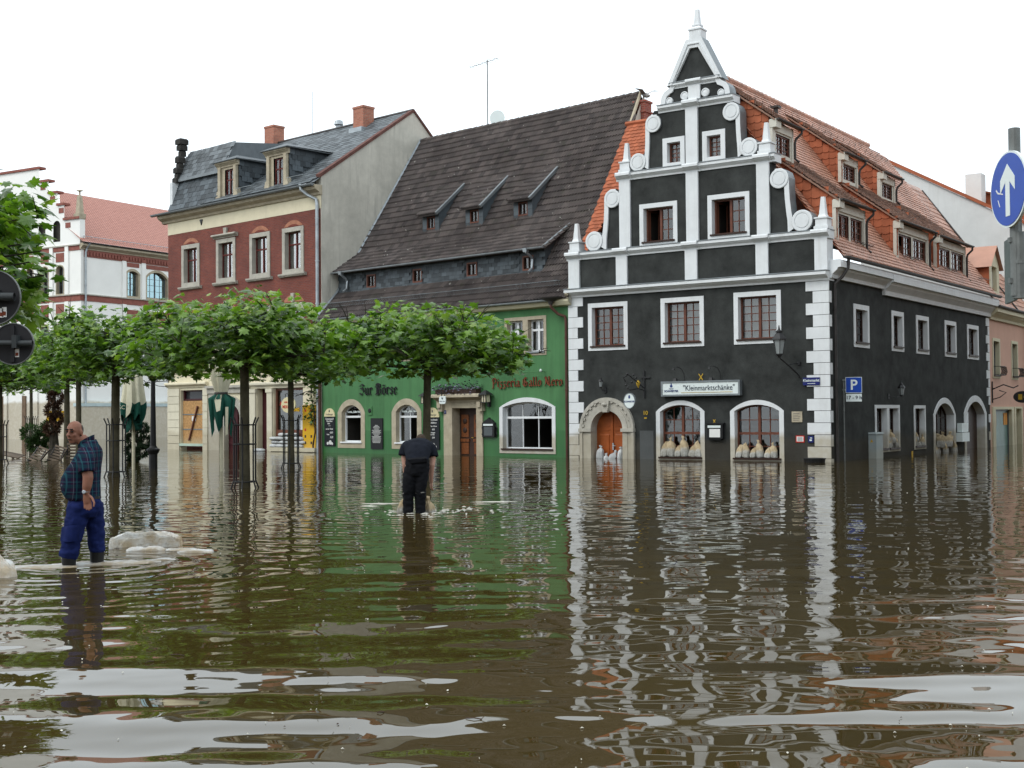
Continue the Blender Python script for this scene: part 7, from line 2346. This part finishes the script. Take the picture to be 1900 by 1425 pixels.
def hand_shapes(m, wrist, direc, side, curl=.35, s=1.0):
    """Palm, four unequal fingers with knuckles, a thumb from the side of the palm."""
    w = Vector(wrist)
    d = Vector(direc).normalized()
    n = Vector(side)                       # across the palm, towards the thumb
    n = (n - d * n.dot(d)).normalized()
    b = d.cross(n)                         # towards the palm side
    pts = []
    for t, hw, ht in ((0, .026, .018), (.03, .034, .018), (.065, .041, .016), (.09, .041, .014)):
        c = w + d * t * s
        pts.append([tuple(c + n * hw * s * math.cos(2 * math.pi * j / 12) + b * ht * s * math.sin(2 * math.pi * j / 12)) for j in range(12)])
    m.loft(pts)
    for k, (off, L) in enumerate(((.03, .072), (.01, .08), (-.011, .074), (-.031, .058))):
        p = w + d * .082 * s + n * off * s
        path = [p]
        dd = d + n * off * 1.2
        for q in range(3):
            dd = (dd + b * curl * (.5 + .4 * q)).normalized()
            p = p + dd * L * s * (.42, .33, .25)[q]
            path.append(p)
        m.tube(path, [.0098 * s, .0094 * s, .0086 * s, .007 * s], 8)
    p = w + d * .03 * s + n * .03 * s
    path = [p, p + (d * .7 + n * .8 + b * .3) * .035 * s, p + (d * 1.5 + n * 1.1 + b * .6) * .045 * s, p + (d * 2.3 + n * 1.0 + b * .9) * .045 * s]
    m.tube(path, [.013 * s, .0115 * s, .0105 * s, .008 * s], 8)


def plaid_mat():
    m = bpy.data.materials.new('blue_teal_plaid_cotton')
    nt, b = nodes(m)
    ob = coords(nt)
    sep = nt.nodes.new('ShaderNodeSeparateXYZ')
    link(nt, ob, sep.inputs[0])
    around = fmath(nt, 'ADD', sep.outputs[0], fmath(nt, 'MULTIPLY', sep.outputs[1], .8))

    def stripes(v, period, width, phase=0.0):
        f = fmath(nt, 'FRACT', fmath(nt, 'ADD', fmath(nt, 'DIVIDE', v, period), phase + 40.0))
        return fmath(nt, 'LESS_THAN', f, width)
    c = (.008, .01, .028)
    c = mixrgb(nt, fmath(nt, 'MULTIPLY', stripes(around, .105, .4), .75), c, (.022, .009, .026))
    c = mixrgb(nt, fmath(nt, 'MULTIPLY', stripes(sep.outputs[2], .11, .35, .3), .6), c, (.007, .034, .048))
    c = mixrgb(nt, fmath(nt, 'MULTIPLY', stripes(around, .105, .13, .45), .7), c, (.015, .068, .088))
    c = mixrgb(nt, fmath(nt, 'MULTIPLY', stripes(sep.outputs[2], .11, .1, .75), .65), c, (.017, .066, .084))
    c = mixrgb(nt, fmath(nt, 'MULTIPLY', stripes(around, .105, .04, .75), .8), c, (.1, .11, .145))
    link(nt, c, b.inputs['Base Color'])
    b.inputs['Roughness'].default_value = .9
    b.inputs['Specular IOR Level'].default_value = .1
    return m


M['skin'] = pmat('weathered_skin', (.22, .098, .064), .5, .1, 12, .001, 60)
M['skin_pale'] = pmat('pale_skin', (.42, .24, .18), .5, .1, 12)
M['plaid'] = plaid_mat()
M['navy_cloth'] = pmat('blue_work_trousers', (.009, .016, .075), .8, .22, 9, .004, 26, spec=0.08)
M['black_cloth'] = pmat('black_work_cloth', (.0085, .009, .011), .85, .3, 9, .004, 26, spec=0.08)
M['navy_shirt'] = pmat('dark_navy_tee', (.01, .012, .018), .85, .25, 7, .003, 26, spec=0.08)
M['rubber'] = pmat('black_rubber', (.012, .012, .012), .45, .2, 6)
M['hair_grey'] = pmat('cropped_grey_hair', (.1, .085, .075), .9, .3, 60, .002, 120)
M['hair_brown'] = pmat('cropped_brown_hair', (.05, .034, .024), .9, .3, 60, .003, 120)
M['dark_feature'] = pmat('brow_and_socket_shade', (.02, .012, .01), .6)

# ---- the man in the plaid shirt, wading to the left and looking at the camera
PMn = T(-4.72, 14.05, 0)
p1 = thing('person', 'balding person in a blue plaid shirt and blue work trousers wading through the water', 'person', PMn)
HM = T(-.06, -.03, 1.447) @ Matrix.Rotation(R_(252), 4, 'Z') @ Matrix.Rotation(R_(4), 4, 'Y')
b = MB()
head_shapes(b, HM)
b.tube([(.085, 0, 1.2), (.055, -.005, 1.31), (-.005, -.015, 1.385)], [.08, .072, .068], 14)
b.loft([ell(.03, 0, .55, .13, .15), ell(.02, 0, .8, .15, .16), ell(.03, 0, 1.0, .15, .17), ell(.085, 0, 1.2, .09, .16), ell(.08, 0, 1.27, .06, .09)])
for (sy, pts, rr) in ((-1, [(.11, -.16, 1.2), (.14, -.25, 1.08), (.165, -.275, .96), (.158, -.285, .87), (.145, -.285, .79)], [.066, .06, .056, .05, .034]),
                      (1, [(.08, .17, 1.2), (.05, .25, 1.06), (.02, .27, .94), (-.06, .25, .86), (-.12, .22, .8)], [.06, .052, .046, .04, .029])):
    b.tube(pts, rr, 12)
hand_shapes(b, (.146, -.285, .8), (.16, .02, -1), (1, -.2, 0), .16, 1.2)
hand_shapes(b, (-.12, .22, .8), (-.5, -.2, -1), (-.8, .1, .2), .5)
for (hx, hy, kx, ky, fx, fy) in ((.02, -.09, -.05, -.1, -.1, -.1), (.09, .09, .13, .1, .14, .1)):
    b.tube([(hx, hy, .66), (kx, ky, .35), (fx, fy, .02), (fx, fy, -.16)], [.09, .07, .05, .045], 12)
part('body', remesh(b, .0072, M['skin'], 2, 0), None, p1, PMn)
sh_ = MB()
sh_.loft([ell(.035, 0, .70, .165, .185), ell(.02, 0, .73, .188, .2), ell(0, 0, .8, .205, .21), ell(-.012, 0, .88, .215, .215), ell(-.005, 0, .96, .208, .215), ell(.025, 0, 1.05, .18, .21), ell(.06, 0, 1.13, .155, .212), ell(.085, 0, 1.2, .135, .21), ell(.1, 0, 1.26, .118, .19), ell(.098, 0, 1.305, .095, .135), ell(.075, -.004, 1.34, .082, .088, tilt=.03)])
sh_.tube([(.105, -.14, 1.225), (.125, -.215, 1.16), (.142, -.255, 1.09), (.15, -.27, 1.02)], [.09, .092, .088, .09], 14)
sh_.tube([(.08, .15, 1.22), (.065, .22, 1.14), (.045, .26, 1.05)], [.085, .08, .078], 14)
part('shirt', remesh(sh_, .011, M['plaid'], 3, .009, 9, name='shirt', wz=.7), None, p1, PMn)
cl_ = MB()
cl_.loft([[(.055 + .088 * math.cos(a), -.004 + .086 * math.sin(a), z + .05 * math.cos(a)) for a in [2 * math.pi * j / 20 for j in range(20)]] for z in (1.325, 1.37)], caps=False)
part('collar', cl_, M['plaid'], p1, PMn, smooth=True)
tr_ = MB()
tr_.loft([ell(.035, 0, .76, .165, .17), ell(.045, 0, .68, .175, .185), ell(.05, 0, .58, .165, .18), ell(.05, 0, .52, .12, .15)])
tr_.tube([(.0, -.08, .66), (-.02, -.09, .5), (-.055, -.1, .35), (-.085, -.1, .2), (-.1, -.1, .12), (-.112, -.1, .085)], [.122, .118, .108, .1, .1, .088], 16)
tr_.tube([(.095, .08, .66), (.11, .09, .5), (.125, .1, .36), (.135, .1, .22), (.14, .1, .16), (.142, .1, .13)], [.12, .108, .098, .088, .088, .08], 16)
part('trousers', remesh(tr_, .0115, M['navy_cloth'], 3, .013, 11, name='trousers', wz=1.6), None, p1, PMn)
part('leg_pocket', MB().loft([[(-.15, -.16, .43), (-.05, -.222, .45), (.05, -.205, .45)], [(-.16, -.165, .4), (-.055, -.232, .42), (.05, -.212, .42)], [(-.17, -.17, .28), (-.07, -.23, .27), (.04, -.205, .28)]], caps=False), M['navy_cloth'], p1, PMn, smooth=True)
for (fx, fy, z) in ((-.1, -.1, .1), (.14, .1, .15)):
    bt = MB()
    bt.tube([(fx, fy, z), (fx, fy, 0), (fx, fy, -.12)], [.082, .072, .066], 14)
    bt.loft([[(fx + .06 - .3 * t, fy + .05 * math.cos(a) * (1 - .3 * t), -.16 + .05 * (1 - .35 * t) * math.sin(a)) for a in [2 * math.pi * j / 12 for j in range(12)]] for t in (0, .25, .6, .9, 1.0)])
    part('rubber_boot', remesh(bt, .012, M['rubber'], 3, name='rubber_boot'), None, p1, PMn)
part('belt', MB().loft([ell(.035, 0, .72, .176, .18), ell(.033, 0, .75, .176, .18)], caps=False), M['rubber'], p1, PMn, smooth=True)
# hair: a fringe round the back and sides, leaving the crown bare
hr = MB()
rings = []
for i in range(8):
    z = -.055 + i * .0185
    k = math.sqrt(max(.05, 1 - ((z - .025) / .1) ** 2))
    ring = []
    for j in range(17):
        a = math.pi * (.5 + .1 * (i / 7)) + (math.pi * (1 - .2 * (i / 7))) * j / 16
        ring.append((-.005 + .1035 * k * math.cos(a), .082 * k * math.sin(a), z))
    rings.append(ring)
vs = [p for r in rings for p in r]
fs = [(i * 17 + j, i * 17 + j + 1, (i + 1) * 17 + j + 1, (i + 1) * 17 + j) for i in range(7) for j in range(16)]
hr.add(vs, fs)
part('hair', hr, M['hair_grey'], p1, PMn @ HM, smooth=True)
ft = MB()
for s in (-1, 1):
    ball(ft, (.1, s * .031, .042), (.008, .026, .0075))
    ball(ft, (.09, s * .031, .015), (.009, .018, .009))  # eyes, enlarged so their dark colour also paints the socket shade
ball(ft, (.094, 0, -.07), (.005, .028, .0045))
part('brows_eyes_socket_shade', ft, M['dark_feature'], p1, PMn @ HM, smooth=True)
part('watch', MB().tube([(.147 + .033 * math.cos(a), -.285 + .033 * math.sin(a), .812) for a in [2 * math.pi * j / 14 for j in range(15)]], .008, 6).lathe([(.02, 0), (.02, .008), (.016, .01)], 14, T(.138, -.322, .812) @ Matrix.Rotation(R_(80), 4, 'X')), M['zinc_light'], p1, PMn)

# ---- the bent figure seen from behind
PM2n = T(-1.60, 21.1, 0)
p2 = thing('person', 'person in black bent over with the back to the camera lifting sandbags', 'person', PM2n)
H2 = T(.055, .49, 1.165) @ Matrix.Rotation(R_(80), 4, 'Z') @ Matrix.Rotation(R_(55), 4, 'Y')
b = MB()
head_shapes(b, H2)
b.tube([(.03, .3, 1.1), (.045, .4, 1.13), (.055, .45, 1.15)], [.065, .06, .06], 12)
b.tube([(.03, 0, .84), (.03, .16, 1.0), (.035, .3, 1.1)], [.13, .14, .13], 14)
b.tube([(-.19, .3, 1.08), (-.205, .27, .9), (-.19, .24, .78), (-.185, .28, .64), (-.19, .34, .5)], [.06, .052, .046, .04, .028], 12)
b.tube([(.25, .3, 1.07), (.275, .27, .89), (.26, .24, .77), (.245, .28, .63), (.24, .34, .48)], [.06, .052, .046, .04, .028], 12)
hand_shapes(b, (-.19, .34, .5), (0, .2, -1), (.4, .6, 0), .55)
hand_shapes(b, (.24, .34, .48), (0, .2, -1), (-.4, .6, 0), .55)
for x, fx in ((-.07, -.12), (.13, .085)):
    b.tube([(x, 0, .78), (fx, -.03, .42), (fx, 0, .0), (fx, 0, -.2)], [.1, .075, .055, .05], 12)
part('body', remesh(b, .0085, M['skin_pale'], 2), None, p2, PM2n)
ts = MB()


def tilted(c, hx, ht, ang, n=20):
    """Cross-section of a torso leaning forward by ang."""
    return [(c[0] + hx * math.cos(2 * math.pi * j / n), c[1] + ht * math.sin(2 * math.pi * j / n) * math.cos(ang), c[2] - ht * math.sin(2 * math.pi * j / n) * math.sin(ang)) for j in range(n)]


ts.loft([tilted((.035, -.02, .86), .185, .13, .3), tilted((.035, .05, .93), .2, .14, .6), tilted((.03, .14, 1.01), .22, .145, .85), tilted((.03, .24, 1.08), .245, .14, 1.0), tilted((.03, .32, 1.12), .24, .12, 1.1), tilted((.035, .38, 1.12), .16, .09, 1.25), tilted((.04, .43, 1.13), .085, .075, 1.3)])
ts.tube([(-.13, .31, 1.11), (-.19, .3, 1.06), (-.215, .27, .97), (-.22, .26, .93)], [.09, .088, .084, .086], 14)
ts.tube([(.19, .31, 1.1), (.25, .3, 1.05), (.28, .27, .95), (.285, .26, .91)], [.09, .088, .084, .086], 14)
part('tee_shirt', remesh(ts, .012, M['navy_shirt'], 3, .009, 8, name='tee_shirt'), None, p2, PM2n)
tr2 = MB()
tr2.loft([ell(.035, .0, .9, .185, .135), ell(.035, .0, .8, .2, .16), ell(.03, .0, .7, .195, .165), ell(.02, 0, .6, .17, .14)])
tr2.tube([(-.065, 0, .74), (-.1, -.02, .55), (-.12, -.03, .4), (-.122, .0, .2), (-.122, 0, -.1)], [.115, .11, .095, .088, .082], 16)
tr2.tube([(.125, 0, .74), (.1, -.02, .55), (.087, -.03, .4), (.08, .0, .2), (.078, 0, -.1)], [.115, .11, .095, .088, .082], 16)
part('trousers', remesh(tr2, .012, M['black_cloth'], 3, .012, 10, name='trousers', wz=1.5), None, p2, PM2n)
part('hip_bag', MB().loft([[(-.12, -.13, .9), (.2, -.135, .93)], [(-.1, -.18, .88), (.19, -.18, .9)], [(-.06, -.18, .82), (.2, -.17, .85)], [(-.04, -.15, .79), (.2, -.14, .82)]], caps=False), M['black_cloth'], p2, PM2n, smooth=True)
part('reflective_stripe', MB().loft([[(-.122 + .09 * math.cos(a), -.02 + .09 * math.sin(a), z + .01 * math.cos(a)) for a in [math.pi + math.pi * j / 10 for j in range(11)]] for z in (.33, .345)], caps=False)
     .loft([[(.085 + .09 * math.cos(a), -.02 + .09 * math.sin(a), z + .01 * math.cos(a)) for a in [math.pi + math.pi * j / 10 for j in range(11)]] for z in (.33, .345)], caps=False), pmat('grey_tape', (.22, .21, .19), .6), p2, PM2n)
hr = MB()
rings = []
for i in range(9):
    z = -.05 + i * .0215
    k = math.sqrt(max(.03, 1 - ((z - .025) / .103) ** 2))
    rings.append([(-.008 + .105 * k * math.cos(a), .083 * k * math.sin(a), z) for a in [math.pi * .42 - .25 * (i / 8) + (math.pi * 1.16 + .5 * (i / 8)) * j / 18 for j in range(19)]])
hr.add([p for r in rings for p in r], [(i * 19 + j, i * 19 + j + 1, (i + 1) * 19 + j + 1, (i + 1) * 19 + j) for i in range(8) for j in range(18)])
ball(hr, (-.012, 0, .06), (.09, .076, .067))
part('hair', hr, M['hair_brown'], p2, PM2n @ H2, smooth=True)
sandbag(BAGS['stand'][2], T(-1.81, 21.3, 0), 0, 0, -.12, .3, .78, 'brown wet sandbag in the left hand of the bent person', 'sandbags held by the bent person')
sandbag(BAGS['stand'][1], T(-1.37, 21.35, 0), 0, 0, -.14, 1.2, .68, 'beige tied sandbag in the right hand of the bent person', 'sandbags held by the bent person')


# ------------------------------------------------------------------ floating plastic, foam and litter
def plastic_mat():
    m = bpy.data.materials.new('translucent_plastic_film')
    nt, b = nodes(m)
    out = nt.nodes['Material Output']
    ob = coords(nt)
    c = mixrgb(nt, rng(nt, tnoise(nt, ob, 3.5, 4), .4, .62), (.85, .86, .85), (.6, .5, .36))
    link(nt, c, b.inputs['Base Color'])
    b.inputs['Roughness'].default_value = .18
    b.inputs['Specular IOR Level'].default_value = .6
    tl = nt.nodes.new('ShaderNodeBsdfTranslucent')
    link(nt, c, tl.inputs[0])
    tp = nt.nodes.new('ShaderNodeBsdfTransparent')
    m1 = nt.nodes.new('ShaderNodeMixShader')
    m1.inputs[0].default_value = .4
    link(nt, b.outputs[0], m1.inputs[1])
    link(nt, tl.outputs[0], m1.inputs[2])
    m2 = nt.nodes.new('ShaderNodeMixShader')
    m2.inputs[0].default_value = .14
    link(nt, m1.outputs[0], m2.inputs[1])
    link(nt, tp.outputs[0], m2.inputs[2])
    link(nt, m2.outputs[0], out.inputs[0])
    return m


M['plastic'] = plastic_mat()


def crumple(L, W, Hh, seed, nx=44, ny=24, rough=.05, low=-.02):
    """A crumpled sheet or half-full bag lying on the water."""
    m = MB()
    vs, fs = [], []
    off = Vector((seed * 5.7, seed * 2.3, seed))
    for i in range(nx + 1):
        for j in range(ny + 1):
            u, v = i / nx * 2 - 1, j / ny * 2 - 1
            w = 1 + .3 * noise.noise(Vector((math.atan2(v, u) * 1.3, seed, 0)))
            x = u * L / 2 * w * (1 - .1 * v * v)
            y = v * W / 2 * w * (1 - .15 * u * u)
            d = max(abs(u), abs(v))
            rr = math.sqrt(u * u * .8 + v * v * .8)
            base = Hh * max(0, 1 - rr ** 2.2) ** .6
            p = Vector((x, y, 0))
            cr_ = abs(noise.noise(Vector((p.x * 4, p.y * 9, 0)) + off)) * 1.5 + .25 * abs(noise.noise(p * 15 + off)) - .3
            z = base * (1 + .25 * noise.noise(p * 3 + off)) + cr_ * rough * (1 if d < .97 else .4)
            jr = noise.noise_vector(Vector((i * 3.7, j * 5.3, seed))) * .35
            vs.append((x + .03 * noise.noise(p * 9 + off) + jr.x * L / nx, y + jr.y * W / ny, z + jr.z * rough * .5 if d < .98 else low))
    for i in range(nx):
        for j in range(ny):
            a = i * (ny + 1) + j
            fs.append((a, a + ny + 1, a + ny + 2, a + 1))
    m.add(vs, fs)
    return m


def film(x, y, L, W, Hh, seed, rz, label, rough=.05):
    return single('plastic_sheet', crumple(L, W, Hh, seed, rough=rough), M['plastic'], label, 'plastic sheet', T(x, y, .004) @ Matrix.Rotation(R_(rz), 4, 'Z'), 'plastic sheeting adrift', smooth=False)


bgm = MB()
nu, nv = 46, 24
vs, fs = [], []
for i in range(nu + 1):
    t = i / nu
    a = math.pi * t
    for j in range(nv + 1):
        b_ = j / nv                                  # from the back waterline over the top to the open front lip
        lip = .62 + .2 * math.sin(a) * (1 - t) - .12 * math.sin(2 * a)
        g = math.pi * b_ * (.5 + .07 * math.sin(3 * a + 1) + .05 * math.sin(7 * a) + .1 * t)
        prof = math.sin(a) ** .45
        x = -.41 * math.cos(a) * (1 + .1 * math.sin(g))
        y = .2 * math.cos(g) * prof + .02 * math.sin(9 * a)
        z = .235 * math.sin(g) ** .8 * prof
        p = Vector((x, y, z))
        k = abs(noise.noise(Vector((x * 5, g * 2.2, 1.7)))) * .07 + abs(noise.noise(Vector((x * 13 + y * 9, g * 5, 7)))) * .025
        n_ = Vector((x * .6, y, z + .02)).normalized()
        q = p - n_ * k + noise.noise_vector(Vector((i * 3.7, j * 5.3, 2))) * .011
        vs.append((q.x, q.y, q.z - .01))
for i in range(nu):
    for j in range(nv):
        a = i * (nv + 1) + j
        fs.append((a, a + nv + 1, a + nv + 2, a + 1))
bgm.add(vs, fs)
single('plastic_sheet', bgm, M['plastic'], 'bulging translucent plastic bag floating right of the man in plaid', 'plastic sheet', T(-4.5, 15.75, 0) @ Matrix.Rotation(R_(4), 4, 'Z'), 'plastic sheeting adrift', smooth=False)
film(-3.98, 15.55, .42, .26, .012, 2, -12, 'small crumpled plastic film beside the bulging bag', .018)
film(-4.42, 15.52, .46, .14, .035, 3, 16, 'brown stained plastic fold in front of the bulging bag', .03)
film(-3.78, 15.3, .42, .2, .015, 4, -8, 'flat shred of plastic film right of the bulging bag', .02)
film(-4.5, 14.15, 1.1, .28, .02, 5, 10, 'long strip of plastic film trailing from the boots of the man', .014)
film(-5.15, 13.85, .9, .25, .015, 6, 4, 'thin strip of plastic film left of the boots', .012)
film(-3.95, 14.45, .32, .12, .01, 7, 14, 'tiny sliver of plastic film right of the long strip', .015)
film(-5.35, 13.1, .52, .45, .16, 8, 10, 'crumpled plastic bag at the left edge of the water', .07)

M['foam'] = pmat('pale_foam', (.62, .6, .53), .9, .15, 20, .01, 40)
fm = MB()
rnd = random.Random(31)


def blob(x, y, L, W, rz=0.0):
    n = 16
    pts = []
    for j in range(n):
        a = 2 * math.pi * j / n
        k = 1 + .35 * noise.noise(Vector((math.cos(a) * 2 + x * 3, math.sin(a) * 2 + y * 3, 0)))
        px, py = math.cos(a) * L * k / 2, math.sin(a) * W * k / 2
        pts.append((x + px * math.cos(rz) - py * math.sin(rz), y + px * math.sin(rz) + py * math.cos(rz)))
    fm.add([(p[0], p[1], .003) for p in pts] + [(x, y, .012)], [(i, (i + 1) % n, n) for i in range(n)])


blob(-2.42, 23.4, .75, .13)
blob(-.35, 23.6, .85, .15)
blob(-2.55, 22.8, .3, .12)
for k in range(60):
    blob(-1.35 + rnd.gauss(.1, .5), 21.4 + rnd.gauss(0, .5), rnd.uniform(.02, .12), rnd.uniform(.02, .07))
fo_ = part('foam_patches', fm, M['foam'], None, I4)
fo_['kind'] = 'stuff'
tag(fo_, 'pale foam flecks floating around the bent person', 'foam')
lt, ld = MB(), MB()
for k in range(700):
    y = 3.6 + 26 * rnd.random() ** 1.6
    x = rnd.uniform(-.42, .42) * y + rnd.gauss(0, .2)
    if noise.noise(Vector((x * .4, y * .4, 3))) < -.12:
        continue
    s = rnd.uniform(.003, .009) * (1 + y * .05)
    a = rnd.uniform(0, 3.14)
    e_ = rnd.uniform(.15, .9)
    dx, dy = math.cos(a) * s, math.sin(a) * s
    q = lt if rnd.random() < .75 else ld
    q.add([(x - dx, y - dy, .004), (x + dy * e_, y - dx * e_, .007), (x + dx, y + dy, .004), (x - dy * e_, y + dx * e_, .007), (x, y, .012)], [(0, 1, 4), (1, 2, 4), (2, 3, 4), (3, 0, 4)])
for k in range(40):
    y = 4 + 18 * rnd.random()
    x = rnd.uniform(-.4, .4) * y
    a = rnd.uniform(0, 3.14)
    L = rnd.uniform(.03, .1)
    ld.tube([(x, y, .004), (x + math.cos(a) * L / 2, y + math.sin(a) * L / 2, .01), (x + math.cos(a) * L, y + math.sin(a) * L + .01, .004)], .003, 4)
li = part('floating_litter', lt, M['foam'], None, I4)
li['kind'] = 'stuff'
tag(li, 'pale specks of litter scattered over the flood water', 'litter')
li = part('floating_twigs', ld, M['door_dark'], None, I4)
li['kind'] = 'stuff'
tag(li, 'dark twigs and leaf bits drifting on the flood water', 'litter')


# ------------------------------------------------------------------ unseen houses added for window reflections and to shade the side street
def plain_house(o, d, L, H, col, label, n):
    F = frame(o, d)
    t = thing('unseen_house', label, 'house', F, 'unseen houses added for reflections and shade')
    hl = []
    for r in range(3):
        for k in range(n):
            u = (k + .5) * L / n
            hl.append(rect(u - .55, u + .55, 1.2 + r * 3.1, 3.0 + r * 3.1))
    part('wall', MB().sheet(rect(0, L, -.6, H), hl, reveal=.2).box(0, .2, .02, 9, -.6, H).box(L - .2, L, .02, 9, -.6, H).box(0, L, 8.8, 9, -.6, H), pmat('plain_render', col, .85, .12, 1), t, F)
    part('dark_windows', MB().box(.3, L - .3, .2, .25, -.4, H - .4), M['grey_frame'], t, F)
    part('roof', MB().prism([(-.3, H), (L + .3, H), (L + .3, H + .1), (-.3, H + .1)], -.4, 9.4).add([(-.3, -.4, H + .1), (L + .3, -.4, H + .1), (L + .3, 4.5, H + 4.6), (-.3, 4.5, H + 4.6), (L + .3, 9.4, H + .1), (-.3, 9.4, H + .1)], [(0, 1, 2, 3), (3, 2, 4, 5), (0, 3, 5), (1, 4, 2)]), M['tile_cheek'], t, F)


plain_house((20, -22), (-1, .05), 18, 10.5, (.32, .29, .22), 'unseen tan three storey house added behind the viewer on the right', 6)
plain_house((1.6, -21), (-1, .05), 17, 9.5, (.28, .3, .3), 'unseen grey three storey house added straight behind the viewer', 6)
plain_house((-16, -20), (-1, .05), 20, 10.5, (.3, .24, .2), 'unseen brown three storey house added behind the viewer on the left', 7)
plain_house((36.2, 57.5), (-.579, -.815), 15, 11, (.26, .24, .2), 'unseen dull three storey house added across the side street', 5)
plain_house((27.4, 45.1), (-.579, -.815), 16, 10, (.3, .27, .22), 'unseen pale brown house added across the side street nearer the viewer', 5)
